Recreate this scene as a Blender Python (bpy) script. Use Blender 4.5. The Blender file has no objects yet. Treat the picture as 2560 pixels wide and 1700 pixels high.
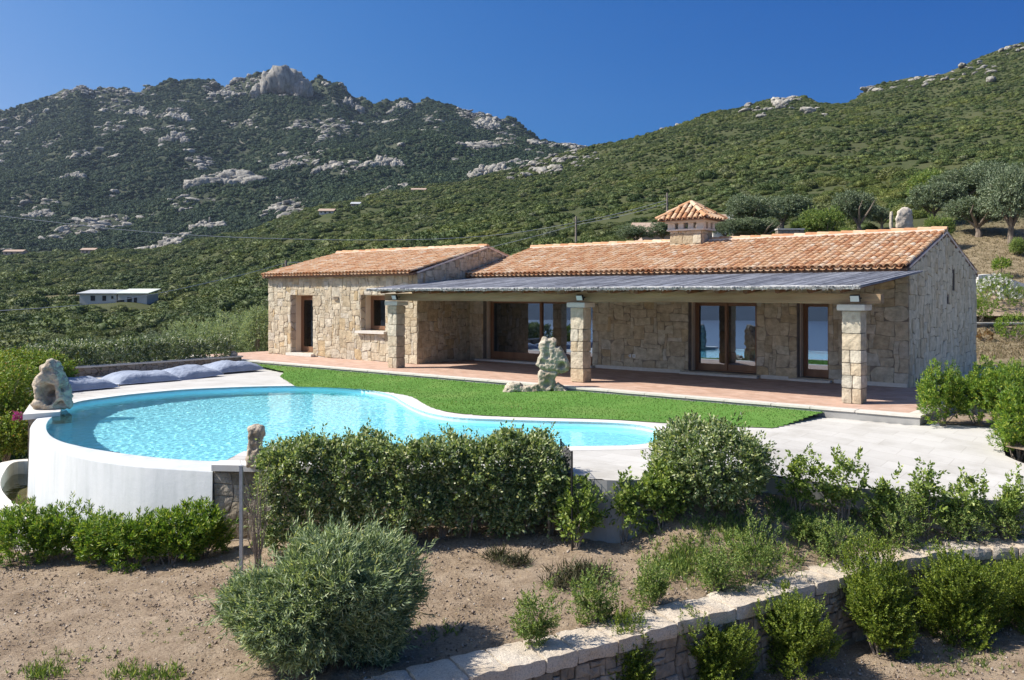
import bpy, bmesh, math, random
import numpy as np
from mathutils import Vector, Matrix, noise, geometry

S = bpy.context.scene
COL = S.collection
F, CX, HY, ZC = 2200.0, 1280.0, 737.0, 2.57      # camera measured from the photograph (2560 px wide)
R = math.radians


def P(px, py, z):
    """point of the horizontal plane z that the photograph shows at (px, py)"""
    d = F * (ZC - z) / (py - HY)
    return Vector(((px - CX) / F * d, d, z))


def PD(px, py, d):
    return Vector(((px - CX) / F * d, d, ZC - (py - HY) / F * d))


# ------------------------------------------------------------------ materials
def N(nt, typ, ins=None, **props):
    n = nt.nodes.new(typ)
    for k, v in props.items():
        setattr(n, k, v)
    for k, v in (ins or {}).items():
        s = n.inputs[k]
        if isinstance(v, bpy.types.NodeSocket):
            nt.links.new(v, s)
        else:
            s.default_value = v
    return n


def new_mat(name):
    m = bpy.data.materials.new(name)
    m.use_nodes = True
    nt = m.node_tree
    nt.nodes.clear()
    return m, nt


def c4(c):
    return (c[0], c[1], c[2], 1.0)


def ramp(nt, fac, stops, interp='LINEAR'):
    r = nt.nodes.new('ShaderNodeValToRGB')
    cr = r.color_ramp
    cr.interpolation = interp
    while len(cr.elements) < len(stops):
        cr.elements.new(0.5)
    for e, (p, c) in zip(cr.elements, stops):
        e.position = p
        e.color = c4(c) if not isinstance(c, (int, float)) else (c, c, c, 1)
    nt.links.new(fac, r.inputs[0])
    return r.outputs[0]


def coord(nt, kind='Object'):
    return nt.nodes.new('ShaderNodeTexCoord').outputs[kind]


def tex_noise(nt, vec, scale, detail=4, rough=.55, dist=0):
    return N(nt, 'ShaderNodeTexNoise', {'Vector': vec, 'Scale': scale, 'Detail': detail, 'Roughness': rough, 'Distortion': dist}).outputs[0]


def mixc(nt, fac, a, b, mode='MIX'):
    n = nt.nodes.new('ShaderNodeMix')
    n.data_type = 'RGBA'
    n.blend_type = mode
    for i, v in ((0, fac), (6, a), (7, b)):
        s = n.inputs[i]
        if isinstance(v, bpy.types.NodeSocket):
            nt.links.new(v, s)
        else:
            s.default_value = v if i == 0 else c4(v)
    return n.outputs[2]


def math_n(nt, op, a, b=0.0, c=None, clamp=False):
    n = nt.nodes.new('ShaderNodeMath')
    n.operation = op
    n.use_clamp = clamp
    for i, v in enumerate((a, b) if c is None else (a, b, c)):
        if isinstance(v, bpy.types.NodeSocket):
            nt.links.new(v, n.inputs[i])
        else:
            n.inputs[i].default_value = v
    return n.outputs[0]


def mapv(nt, vec, scale=(1, 1, 1), rot=(0, 0, 0)):
    return N(nt, 'ShaderNodeMapping', {'Vector': vec, 'Scale': scale, 'Rotation': rot}).outputs[0]


def finish(nt, color, rough=.8, bump=None, bstr=.5, bdist=.02, spec=.3, metal=0.0, trans=None):
    p = N(nt, 'ShaderNodeBsdfPrincipled', {'Roughness': rough, 'Specular IOR Level': spec, 'Metallic': metal})
    if isinstance(color, bpy.types.NodeSocket):
        nt.links.new(color, p.inputs['Base Color'])
    else:
        p.inputs['Base Color'].default_value = c4(color)
    if bump is not None:
        b = N(nt, 'ShaderNodeBump', {'Height': bump, 'Strength': bstr, 'Distance': bdist})
        nt.links.new(b.outputs[0], p.inputs['Normal'])
    out = p.outputs[0]
    if trans is not None:
        t = nt.nodes.new('ShaderNodeBsdfTranslucent')
        if isinstance(color, bpy.types.NodeSocket):
            nt.links.new(mixc(nt, 1.0, color, (1.0, 1.0, .45), 'MULTIPLY'), t.inputs[0])
        mx = N(nt, 'ShaderNodeMixShader', {0: trans, 1: out, 2: t.outputs[0]})
        out = mx.outputs[0]
    o = nt.nodes.new('ShaderNodeOutputMaterial')
    nt.links.new(out, o.inputs[0])
    return p


def m_simple(name, c1, c2=None, scale=5, rough=.8, bump=.0, bd=.02, bscale=None, stretch=(1, 1, 1), spec=.3, metal=0, stops=(.3, .7)):
    m, nt = new_mat(name)
    v = mapv(nt, coord(nt), stretch)
    n = tex_noise(nt, v, scale, 6)
    col = ramp(nt, n, [(stops[0], c1), (stops[1], c2)]) if c2 else c1
    h = tex_noise(nt, v, bscale or scale * 4, 5) if bump else None
    finish(nt, col, rough, h, bump, bd, spec, metal)
    return m


def rnd_island(nt):
    return nt.nodes.new('ShaderNodeNewGeometry').outputs['Random Per Island']


def m_island(name, stops, rough=.8, nscale=8, namt=.35, bump=.4, bd=.01, bscale=30, spec=.3, stretch=(1, 1, 1)):
    """each loose piece of the mesh (tile, block, reed) takes its own shade"""
    m, nt = new_mat(name)
    r = ramp(nt, rnd_island(nt), stops)
    v = mapv(nt, coord(nt), stretch)
    n = tex_noise(nt, v, nscale, 5)
    dark = ramp(nt, n, [(.3, (1 - namt,) * 3), (.7, (1, 1, 1))])
    col = mixc(nt, 1.0, r, dark, 'MULTIPLY')
    finish(nt, col, rough, tex_noise(nt, v, bscale, 5), bump, bd, spec)
    return m


def m_stone(name, sx=2.3, sz=2.9, pal=None, joint=.06, jdark=(.14, .115, .09), warp=.16, bd=.05, plane='xz'):
    """random rubble masonry: irregular squared stones with narrow joints"""
    m, nt = new_mat(name)
    co = coord(nt)
    sp = N(nt, 'ShaderNodeSeparateXYZ', {0: co})
    u = math_n(nt, 'ADD', sp.outputs[0], sp.outputs[1])
    cb = N(nt, 'ShaderNodeCombineXYZ', {0: u, 1: sp.outputs[2], 2: 0.0}).outputs[0]
    wn = N(nt, 'ShaderNodeTexNoise', {'Vector': cb, 'Scale': 1.3, 'Detail': 3})
    off = N(nt, 'ShaderNodeVectorMath', {0: wn.outputs['Color'], 1: (.5, .5, .5)}, operation='SUBTRACT').outputs[0]
    off = N(nt, 'ShaderNodeVectorMath', {0: off, 'Scale': warp * 2}, operation='SCALE').outputs[0]
    vv = N(nt, 'ShaderNodeVectorMath', {0: cb, 1: off}, operation='ADD').outputs[0]
    vv = mapv(nt, vv, (sx, sz, 1))
    kw = dict(voronoi_dimensions='2D', distance='CHEBYCHEV')
    f1 = N(nt, 'ShaderNodeTexVoronoi', {'Vector': vv, 'Scale': 1.0, 'Randomness': .82}, feature='F1', **kw)
    f2 = N(nt, 'ShaderNodeTexVoronoi', {'Vector': vv, 'Scale': 1.0, 'Randomness': .82}, feature='F2', **kw)
    edge = math_n(nt, 'SUBTRACT', f2.outputs['Distance'], f1.outputs['Distance'])
    rag = tex_noise(nt, co, 11, 4)
    edge = math_n(nt, 'ADD', edge, math_n(nt, 'MULTIPLY', math_n(nt, 'SUBTRACT', rag, .5), .07))
    rs = N(nt, 'ShaderNodeSeparateColor', {0: f1.outputs['Color']})
    pal = pal or [(0, (.45, .36, .27)), (.22, (.55, .47, .38)), (.45, (.52, .46, .39)), (.62, (.62, .55, .46)), (.8, (.50, .38, .24)), (.9, (.56, .50, .43)), (1, (.47, .44, .40))]
    base = ramp(nt, rs.outputs[0], pal)
    n1 = ramp(nt, tex_noise(nt, co, 5, 8, .65), [(.25, (.72, .70, .68)), (.75, (1.1, 1.09, 1.06))])
    base = mixc(nt, 1.0, base, n1, 'MULTIPLY')
    stain = ramp(nt, tex_noise(nt, co, 1.6, 6, .6), [(.55, (1, 1, 1)), (.75, (.86, .76, .6))])
    base = mixc(nt, .8, base, stain, 'MULTIPLY')
    j = ramp(nt, edge, [(joint * .2, 0.0), (joint * .7, 1.0)])
    col = mixc(nt, j, jdark, base)
    dome = ramp(nt, edge, [(0, 0.0), (.05, .8), (.2, 1.0)])
    hh = math_n(nt, 'ADD', math_n(nt, 'MULTIPLY', dome, 1.0), math_n(nt, 'MULTIPLY', tex_noise(nt, co, 9, 9, .72), .9))
    hh = math_n(nt, 'ADD', hh, math_n(nt, 'MULTIPLY', rs.outputs[1], .5))
    finish(nt, col, .88, hh, .9, bd, .2)
    return m


def m_leaf(name, stops, rough=.5, trans=.25, spec=.4, objrand=False, big=None):
    m, nt = new_mat(name)
    r = rnd_island(nt)
    if objrand:
        oi = nt.nodes.new('ShaderNodeObjectInfo').outputs['Random']
        r = math_n(nt, 'ADD', math_n(nt, 'MULTIPLY', r, .30), math_n(nt, 'MULTIPLY', oi, .70))
    col = ramp(nt, r, stops)
    if big:
        v = nt.nodes.new('ShaderNodeNewGeometry').outputs['Position']
        n = tex_noise(nt, v, big, 3)
        col = mixc(nt, 1.0, col, ramp(nt, n, [(.33, (.68, .74, .80)), (.5, (1, 1, 1)), (.67, (1.24, 1.15, .92))]), 'MULTIPLY')
    finish(nt, col, rough, None, spec=spec, trans=trans)
    return m


# ------------------------------------------------------------------ objects
def tag(o, label=None, cat=None, group=None, kind=None):
    for k, v in (('label', label), ('category', cat), ('group', group), ('kind', kind)):
        if v:
            o[k] = v
    return o


def link(name, me, parent=None, loc=None, rot=None):
    o = bpy.data.objects.new(name, me)
    COL.objects.link(o)
    if parent is not None:
        o.parent = parent
    if loc is not None:
        o.location = loc
    if rot is not None:
        o.rotation_euler = rot
    return o


def empty(name, loc=(0, 0, 0), rz=0.0):
    o = bpy.data.objects.new(name, None)
    COL.objects.link(o)
    o.location = loc
    o.rotation_euler = (0, 0, rz)
    o.empty_display_size = .2
    return o


def copy_tree(o, parent=None):
    c = o.copy()
    COL.objects.link(c)
    if parent is not None:
        c.parent = parent
    for ch in list(o.children):
        copy_tree(ch, c)
    return c


def np_mesh(name, V, Fa, mats, smooth=False, mi=None):
    V = np.asarray(V, np.float32)
    Fa = np.asarray(Fa, np.int32)
    me = bpy.data.meshes.new(name)
    me.vertices.add(len(V))
    me.vertices.foreach_set('co', V.ravel())
    k = Fa.shape[1]
    me.loops.add(Fa.size)
    me.loops.foreach_set('vertex_index', Fa.ravel())
    me.polygons.add(len(Fa))
    me.polygons.foreach_set('loop_start', np.arange(0, Fa.size, k, dtype=np.int32))
    for m in (mats if isinstance(mats, (list, tuple)) else [mats]):
        me.materials.append(m)
    if mi is not None:
        me.polygons.foreach_set('material_index', np.asarray(mi, np.int32))
    if smooth:
        me.polygons.foreach_set('use_smooth', np.ones(len(Fa), bool))
    me.update(calc_edges=True)
    me.validate()
    return me


class MB:
    """collects pieces of ONE mesh"""

    def __init__(self):
        self.V, self.F, self.M = [], [], []
        self.m = 0

    def add(self, vs, fs):
        b = len(self.V)
        self.V += [tuple(v) for v in vs]
        for f in fs:
            self.F.append([b + i for i in f])
            self.M.append(self.m)

    def box(self, x0, y0, z0, x1, y1, z1):
        self.add([(x0, y0, z0), (x1, y0, z0), (x1, y1, z0), (x0, y1, z0), (x0, y0, z1), (x1, y0, z1), (x1, y1, z1), (x0, y1, z1)],
                 [(3, 2, 1, 0), (4, 5, 6, 7), (0, 1, 5, 4), (1, 2, 6, 5), (2, 3, 7, 6), (3, 0, 4, 7)])

    def hexa(self, p):
        self.add(p, [(3, 2, 1, 0), (4, 5, 6, 7), (0, 1, 5, 4), (1, 2, 6, 5), (2, 3, 7, 6), (3, 0, 4, 7)])

    def tube(self, pts, rad, n=8, caps=True):
        pts = [Vector(p) for p in pts]
        if not isinstance(rad, (list, tuple)):
            rad = [rad] * len(pts)
        b = len(self.V)
        ref = None
        for i, p in enumerate(pts):
            d = (pts[min(i + 1, len(pts) - 1)] - pts[max(i - 1, 0)]).normalized()
            if ref is None:
                ref = d.orthogonal().normalized()
            ref = (ref - d * ref.dot(d)).normalized()
            q = d.cross(ref)
            for k in range(n):
                a = 2 * math.pi * k / n
                self.V.append(tuple(p + (ref * math.cos(a) + q * math.sin(a)) * rad[i]))
        for i in range(len(pts) - 1):
            for k in range(n):
                a, c = b + i * n + k, b + i * n + (k + 1) % n
                self.F.append([a, c, c + n, a + n])
                self.M.append(self.m)
        if caps:
            self.F.append([b + k for k in range(n)][::-1])
            self.F.append([b + (len(pts) - 1) * n + k for k in range(n)])
            self.M += [self.m] * 2

    def rough(self, cx, cy, cz, lx, ly, lz, rz=0.0, amp=.02, seg=(3, 3, 2), freq=3.0, seed=0.0, rnd=.25):
        """a hewn block: subdivided box, corners rounded a little, faces uneven"""
        bm = bmesh.new()
        sx, sy, sz = seg
        idx = {}

        def vert(i, j, k):
            if (i, j, k) in idx:
                return idx[(i, j, k)]
            x, y, z = i / sx - .5, j / sy - .5, k / sz - .5
            e = [abs(x) > .49, abs(y) > .49, abs(z) > .49]
            q = Vector((x * lx, y * ly, z * lz))
            if sum(e) >= 2:
                sh = amp * rnd * 4 * (1 if sum(e) == 2 else 1.5)
                q -= Vector((math.copysign(sh, x) if e[0] else 0, math.copysign(sh, y) if e[1] else 0, math.copysign(sh, z) if e[2] else 0))
            nz = noise.noise_vector(q * freq + Vector((seed * 7.1, seed * 3.3, seed)))
            q += nz * amp
            c, s = math.cos(rz), math.sin(rz)
            self.V.append((cx + q.x * c - q.y * s, cy + q.x * s + q.y * c, cz + q.z))
            idx[(i, j, k)] = len(self.V) - 1
            return idx[(i, j, k)]

        def quad(a, b, c, d):
            self.F.append([vert(*a), vert(*b), vert(*c), vert(*d)])
            self.M.append(self.m)
        for i in range(sx):
            for j in range(sy):
                quad((i, j + 1, 0), (i + 1, j + 1, 0), (i + 1, j, 0), (i, j, 0))
                quad((i, j, sz), (i + 1, j, sz), (i + 1, j + 1, sz), (i, j + 1, sz))
        for i in range(sx):
            for k in range(sz):
                quad((i, 0, k), (i + 1, 0, k), (i + 1, 0, k + 1), (i, 0, k + 1))
                quad((i + 1, sy, k), (i, sy, k), (i, sy, k + 1), (i + 1, sy, k + 1))
        for j in range(sy):
            for k in range(sz):
                quad((0, j + 1, k), (0, j, k), (0, j, k + 1), (0, j + 1, k + 1))
                quad((sx, j, k), (sx, j + 1, k), (sx, j + 1, k + 1), (sx, j, k + 1))
        bm.free()

    def build(self, name, mats, parent=None, smooth=False, loc=None, rz=None):
        me = bpy.data.meshes.new(name)
        me.from_pydata(self.V, [], self.F)
        for m in (mats if isinstance(mats, (list, tuple)) else [mats]):
            me.materials.append(m)
        me.polygons.foreach_set('material_index', self.M)
        if smooth:
            me.polygons.foreach_set('use_smooth', [True] * len(self.F))
        me.update()
        return link(name, me, parent, loc, None if rz is None else (0, 0, rz))


def poly_mesh(loop, zfun=None):
    """tessellated flat polygon -> (verts, tris)"""
    pts = [Vector((p[0], p[1], 0)) for p in loop]
    tris = geometry.tessellate_polygon([pts])
    V = [(p[0], p[1], (zfun(p[0], p[1]) if zfun else (p[2] if len(p) > 2 else 0))) for p in loop]
    out = []
    for t in tris:
        a, b, c = (Vector(V[i]) for i in t)
        out.append(t if (b - a).cross(c - a).z > 0 else (t[0], t[2], t[1]))
    return V, out


def in_poly(x, y, loop):
    c = np.zeros(len(x), bool)
    n = len(loop)
    for i in range(n):
        x0, y0, x1, y1 = loop[i][0], loop[i][1], loop[i - 1][0], loop[i - 1][1]
        with np.errstate(divide='ignore', invalid='ignore'):
            t = ((y0 > y) != (y1 > y)) & (x < (x1 - x0) * (y - y0) / (y1 - y0 + 1e-12) + x0)
        c ^= t
    return c


def smooth_line(pts, n=6):
    """Catmull-Rom through the points"""
    out = []
    p = [Vector(q) for q in pts]
    for i in range(len(p) - 1):
        a, b, c, d = p[max(i - 1, 0)], p[i], p[i + 1], p[min(i + 2, len(p) - 1)]
        for k in range(n):
            t = k / n
            out.append(.5 * ((2 * b) + (c - a) * t + (2 * a - 5 * b + 4 * c - d) * t * t + (3 * b - a - 3 * c + d) * t ** 3))
    out.append(p[-1])
    return out


def sstep(a, b, x):
    t = min(1, max(0, (x - a) / (b - a)))
    return t * t * (3 - 2 * t)


# ------------------------------------------------------------------ camera, sun, sky
cam = bpy.data.cameras.new('camera')
cam.sensor_width, cam.lens = 36.0, 36.0 * F / 2560
cam.shift_y = -(850 - HY) / 2560
cam.clip_start, cam.clip_end = .1, 9000
co = bpy.data.objects.new('camera', cam)
COL.objects.link(co)
co.location, co.rotation_euler = (0, 0, ZC), (math.pi / 2, 0, 0)
S.camera = co

SUN = Vector((-.92, -.05, 1.0)).normalized()
sl = bpy.data.lights.new('sun', 'SUN')
sl.energy, sl.angle, sl.color = 4.35, R(.5), (1, .95, .865)
so = bpy.data.objects.new('sun', sl)
COL.objects.link(so)
so.location = SUN * 60
so.rotation_euler = (-SUN).to_track_quat('-Z', 'Y').to_euler()
sl.cycles.is_caustics_light = True

W = bpy.data.worlds.new('World')
S.world = W
W.use_nodes = True
wn = W.node_tree
sky = wn.nodes.new('ShaderNodeTexSky')
sky.sky_type = 'NISHITA'
sky.sun_disc = False
sky.sun_elevation = math.asin(SUN.z)
sky.sun_rotation = math.atan2(SUN.x, SUN.y)
sky.altitude, sky.air_density, sky.dust_density, sky.ozone_density = 300, 1.0, .6, 2.0
# sky graded to a polarised look: deepest blue in the band at right angles to the sun
sp_ = N(wn, 'ShaderNodeSeparateColor', {0: sky.outputs[0]})
dv_ = N(wn, 'ShaderNodeVectorMath', {0: wn.nodes.new('ShaderNodeTexCoord').outputs['Generated'], 1: tuple(SUN)}, operation='DOT_PRODUCT').outputs['Value']
chan = [math_n(wn, 'MULTIPLY', math_n(wn, 'MULTIPLY', math_n(wn, 'POWER', sp_.outputs[i], p), k_), math_n(wn, 'POWER', math.e, math_n(wn, 'MULTIPLY', dv_, q))) for i, (p, q, k_) in enumerate(((2.03, 2.98, .031), (1.087, 1.149, .2408), (.703, .489, .8697)))]
cb_ = N(wn, 'ShaderNodeCombineColor', {0: chan[0], 1: chan[1], 2: chan[2]})


def band(lo, hi, sign):
    n = N(wn, 'ShaderNodeMapRange', {0: math_n(wn, 'MULTIPLY', dv_, sign), 1: lo, 2: hi, 3: 1.0, 4: 0.0}, interpolation_type='SMOOTHSTEP')
    return n.outputs[0]


wt_ = math_n(wn, 'MULTIPLY', band(.52, .74, 1.0), band(.28, .60, -1.0))  # away from that band the raw, brighter sky stays, shaped as neutral fill
wn.links.new(mixc(wn, wt_, sky.outputs[0], cb_.outputs[0]), wn.nodes['Background'].inputs[0])
wn.nodes['Background'].inputs[1].default_value = .11
S.view_settings.view_transform = 'Standard'
S.view_settings.look = 'None'
S.view_settings.exposure = .78
S.view_settings.gamma = 1.0
S.cycles.max_bounces = 8
S.cycles.diffuse_bounces = 4
S.cycles.glossy_bounces = 4
S.cycles.transmission_bounces = 6
S.cycles.transparent_max_bounces = 12
S.cycles.volume_bounces = 0
S.cycles.sample_clamp_indirect = 6.0
S.cycles.use_denoising = True
HAZE = .00006
# ------------------------------------------------------------------ terrain
AC = np.array([-1500, -500, 0, 400, 800, 1280, 1700, 2000, 2300, 2560, 3100, 4200], float)
AR = np.array([22, 30, 40, 46, 60, 100, 150, 220, 300, 400], float)
AZ = np.array([
    [-5, -7, -10, -11.5, -15, -16, -16, -16, -14, -10],
    [-4.5, -6, -8, -8.6, -10, -11, -9, -3, 4, 12],
    [-3.5, -4, -4.5, -4.65, -5, -5, -3.5, 0.2, 5, 12],
    [-3.5, -4, -4, -4, -4, -4, -2, 1.5, 9, 19],
    [-2.5, -1.5, -1.2, -1.29, -1.5, 0, 5, 13, 25, 40],
    [-1, -0.3, -0.25, 0.42, 2, 7.5, 14, 23, 34.5, 51],
    [-0.6, -0.35, 0.3, 1.71, 5, 10, 19, 32, 48, 73],
    [-0.5, -0.3, 0.8, 2.42, 6.2, 12.5, 23, 37, 57, 83],
    [-0.5, -0.25, 0.35, 2.4, 7.4, 14.5, 23.5, 39, 61, 90],
    [-0.5, -0.1, 0.45, 3.1, 8.2, 16, 25.6, 42, 65, 99],
    [-0.5, 0.3, 0.6, 3.3, 9, 18, 30, 50, 80, 120],
    [-0.5, 0.3, 0.6, 3.3, 9, 18, 30, 50, 80, 120]], float)
SKX = np.array([-1500, -400, 0, 358, 650, 824, 1030, 1166, 1280, 1410, 1518, 1670, 1822, 1919, 2017, 2050, 2125, 2180, 2255, 2364, 2429, 2560, 2900, 4200], float)
SKY_ = np.array([700, 632, 629, 623, 575, 510, 466, 450, 423, 374, 352, 314, 271, 247, 241, 255, 247, 211, 195, 179, 152, 100, 40, 0], float) + 5


def hill_profile(px, Y):
    ra = np.interp(px, [0, 2000], [500, 550])
    zs = ZC + (HY - np.interp(px, SKX, SKY_)) / F * ra
    j = int(np.clip(np.searchsorted(AC, px) - 1, 0, len(AC) - 2))
    t = (px - AC[j]) / (AC[j + 1] - AC[j])
    col = AZ[j] * (1 - t) + AZ[j + 1] * t
    rows = np.append(AR, [ra, ra + 60, ra + 200])
    z = np.append(col, [zs, zs - 14, zs - 60])
    return np.interp(Y, rows, z)


HY_ = np.geomspace(24, 640, 170)
HP = np.linspace(-1500, 4200, 330)
HZ = np.array([hill_profile(p, HY_) for p in HP])          # [px, Y]
SM = HZ.copy()
for _ in range(6):
    SM[1:-1, 1:-1] = (SM[:-2, 1:-1] + SM[2:, 1:-1] + SM[1:-1, :-2] + SM[1:-1, 2:] + 2 * SM[1:-1, 1:-1]) / 6
wgt = np.clip((np.abs(HY_ - 525) - 30) / 40, 0, 1)[None, :]
HZ = SM * wgt + HZ * (1 - wgt)
for i, p in enumerate(HP):
    for j, Y in enumerate(HY_):
        X = (p - CX) / F * Y
        a = np.clip((Y - 45) / 60, 0, 1)
        if a > 0:
            HZ[i, j] += a * (noise.fractal(Vector((X / 45, Y / 45, 2)), .9, 2.1, 4) * .012 * min(Y, 300) + noise.noise(Vector((X / 9, Y / 9, 7))) * .35)


def hz(X, Y):
    px = np.asarray(X) / Y * F + CX
    i = np.clip((px - HP[0]) / (HP[1] - HP[0]), 0, len(HP) - 1.001)
    j = np.interp(Y, HY_, np.arange(len(HY_)))
    j = np.clip(j, 0, len(HY_) - 1.001)
    i0, j0 = np.floor(i).astype(int), np.floor(j).astype(int)
    u, v = i - i0, j - j0
    return (HZ[i0, j0] * (1 - u) * (1 - v) + HZ[i0 + 1, j0] * u * (1 - v) + HZ[i0, j0 + 1] * (1 - u) * v + HZ[i0 + 1, j0 + 1] * u * v)


def find_on(fun, px, py, y0, y1, n=1500):
    """where the terrain shows at (px, py): first crossing going away"""
    Y = np.linspace(y0, y1, n)
    X = (px - CX) / F * Y
    sy = HY + (ZC - fun(X, Y)) / Y * F
    k = np.argmax(sy <= py) if (sy <= py).any() else int(np.argmin(sy))
    return Vector((X[k], Y[k], float(fun(X[k:k + 1], Y[k:k + 1])[0])))


def grid_mesh(name, XS, YS, ZS, mat):
    n, m = XS.shape
    V = np.stack([XS, YS, ZS], -1).reshape(-1, 3)
    idx = np.arange(n * m).reshape(n, m)
    Fq = np.stack([idx[:-1, :-1], idx[1:, :-1], idx[1:, 1:], idx[:-1, 1:]], -1).reshape(-1, 4)
    return np_mesh(name, V, Fq, mat, True)


# ground under the scrub: olive brown earth and low growth, dry straw on the slope beside the house
M_HILL, nt = new_mat('hill_ground')
v = coord(nt)
n1 = tex_noise(nt, v, .06, 6, .6)
n2 = tex_noise(nt, v, .9, 5, .65)
g = mixc(nt, ramp(nt, n1, [(.38, 0.0), (.62, 1.0)]), (.045, .064, .022), (.085, .088, .038))
g = mixc(nt, ramp(nt, n2, [(.35, 0.0), (.7, 1.0)]), g, (.075, .08, .035))
at = N(nt, 'ShaderNodeAttribute', attribute_name='dry')
straw = ramp(nt, tex_noise(nt, mapv(nt, v, (1, 1, 2)), 1.8, 7, .7), [(.3, (.13, .11, .055)), (.48, (.235, .185, .115)), (.72, (.33, .265, .17))])
g = mixc(nt, at.outputs['Fac'], g, straw)
finish(nt, g, .95, tex_noise(nt, v, 3, 6, .7), .6, .25, .1)

XS = (HP[:, None] - CX) / F * HY_[None, :]
YS = np.repeat(HY_[None, :], len(HP), 0)
me = grid_mesh('hillside', XS, YS, HZ, M_HILL)
hill = tag(link('hillside', me), 'long scrub covered hillside rising behind the villa', None, None, 'structure')


def dryness(X, Y):
    px = X / Y * F + CX
    a = np.clip((px - 2320) / 90, 0, 1) * np.clip((Y - 30) / 4, 0, 1) * np.clip((62 - Y) / 7, 0, 1)
    b = np.clip(1 - ((px - 235) / 190) ** 2, 0, 1) * np.clip(1 - ((Y - 214) / 10) ** 2, 0, 1) * .7
    c = np.clip(1 - ((px - 40) / 160) ** 2, 0, 1) * np.clip(1 - ((Y - 232) / 9) ** 2, 0, 1) * .6
    return np.clip(a + b + c, 0, 1)


at = me.attributes.new('dry', 'FLOAT', 'POINT')
at.data.foreach_set('value', dryness(XS, YS).astype(np.float32).ravel())

# far mountain
BX = np.array([-900, -400, -200, 0, 65, 152, 190, 205, 228, 304, 358, 423, 455, 520, 607, 640, 672, 748, 775, 835, 900, 954, 992, 1030, 1068, 1149, 1187, 1280, 1345, 1410, 1500, 1700, 2200], float)
BY = np.array([360, 330, 300, 276, 262, 235, 213, 213, 230, 223, 226, 204, 210, 203, 203, 185, 178, 180, 196, 196, 244, 255, 240, 255, 248, 271, 284, 300, 353, 372, 405, 430, 470], float) + 6
MP = np.linspace(-900, 2200, 420)
MY = np.concatenate([np.linspace(600, 1400, 170), np.linspace(1410, 1900, 20)])
MZ = np.zeros((len(MP), len(MY)))
for i, p in enumerate(MP):
    sky_y = np.interp(p, BX, BY)
    base = min(np.interp(p, SKX, SKY_) + 14, 655)
    for j, Y in enumerate(MY):
        X = (p - CX) / F * Y
        t = min(1, (Y - 600) / 800)
        y = base + (sky_y - base) * t ** .92
        z = ZC + (HY - y) / F * Y
        if Y > 1400:
            z = ZC + (HY - sky_y) / F * 1400 - (Y - 1400) * .5
        w = math.sin(math.pi * min(1, t)) ** .6 if t > 0 else 0
        z += w * (noise.fractal(Vector((X / 210, Y / 260, 1.7)), .85, 2.0, 5) * 20)
        z += noise.fractal(Vector((X / 40, Y / 60, 9)), .7, 2.1, 4) * 3.0
        z += sstep(.80, 1.0, t) * (.30 - abs(noise.noise(Vector((X / 34, Y / 70, 2))))) * 26
        MZ[i, j] = z


def mz(X, Y):
    px = np.asarray(X) / Y * F + CX
    i = np.clip((px - MP[0]) / (MP[1] - MP[0]), 0, len(MP) - 1.001)
    j = np.clip(np.interp(Y, MY, np.arange(len(MY))), 0, len(MY) - 1.001)
    i0, j0 = np.floor(i).astype(int), np.floor(j).astype(int)
    u, v = i - i0, j - j0
    return (MZ[i0, j0] * (1 - u) * (1 - v) + MZ[i0 + 1, j0] * u * (1 - v) + MZ[i0, j0 + 1] * (1 - u) * v + MZ[i0 + 1, j0 + 1] * u * v)


M_MOUNT, nt = new_mat('mountain_ground')
v = coord(nt)
n1 = tex_noise(nt, v, .018, 7, .62)
n2 = tex_noise(nt, v, .12, 6, .7)
g = mixc(nt, ramp(nt, n2, [(.35, 0.0), (.65, 1.0)]), (.038, .054, .030), (.072, .076, .048))
g = mixc(nt, ramp(nt, n1, [(.60, 0.0), (.68, 1.0)]), g, (.24, .215, .18))
finish(nt, g, .95, tex_noise(nt, v, .3, 7, .7), .8, 2.0, .1)
XM = (MP[:, None] - CX) / F * MY[None, :]
YM = np.repeat(MY[None, :], len(MP), 0)
tag(link('mountain', grid_mesh('mountain', XM, YM, MZ, M_MOUNT)), 'steep rocky mountain with wooded flanks beyond the valley', None, None, 'structure')

# the lower country to the left and behind the camera, out to the horizon (the panes mirror it)
rr = np.concatenate([[3.0], np.geomspace(14, 800, 46)])
th = np.linspace(0, 2 * math.pi, 97)
XV, YV = rr[:, None] * np.cos(th)[None, :], rr[:, None] * np.sin(th)[None, :]
ZV = -5 - np.clip((rr - 12) / 60, 0, 1)[:, None] * 13 - np.clip((rr - 90) / 700, 0, 1)[:, None] * 45 + 0 * XV
for i in range(len(rr)):
    for j in range(len(th)):
        ZV[i, j] += noise.fractal(Vector((math.cos(th[j]) * rr[i] / 300, math.sin(th[j]) * rr[i] / 300, 4)), .9, 2, 4) * min(14, rr[i] * .02)
M_VAL, nt = new_mat('valley_ground')
v = coord(nt)
g = ramp(nt, tex_noise(nt, v, .012, 8, .62), [(.32, (.020, .034, .026)), (.5, (.035, .048, .034)), (.6, (.028, .042, .030)), (.72, (.10, .10, .08))])
finish(nt, g, .95, None, spec=.1)
tag(link('valley_ground', grid_mesh('valley_ground', XV.T.copy(), YV.T.copy(), ZV.T.copy(), M_VAL)), None, None, None, 'structure')


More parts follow.
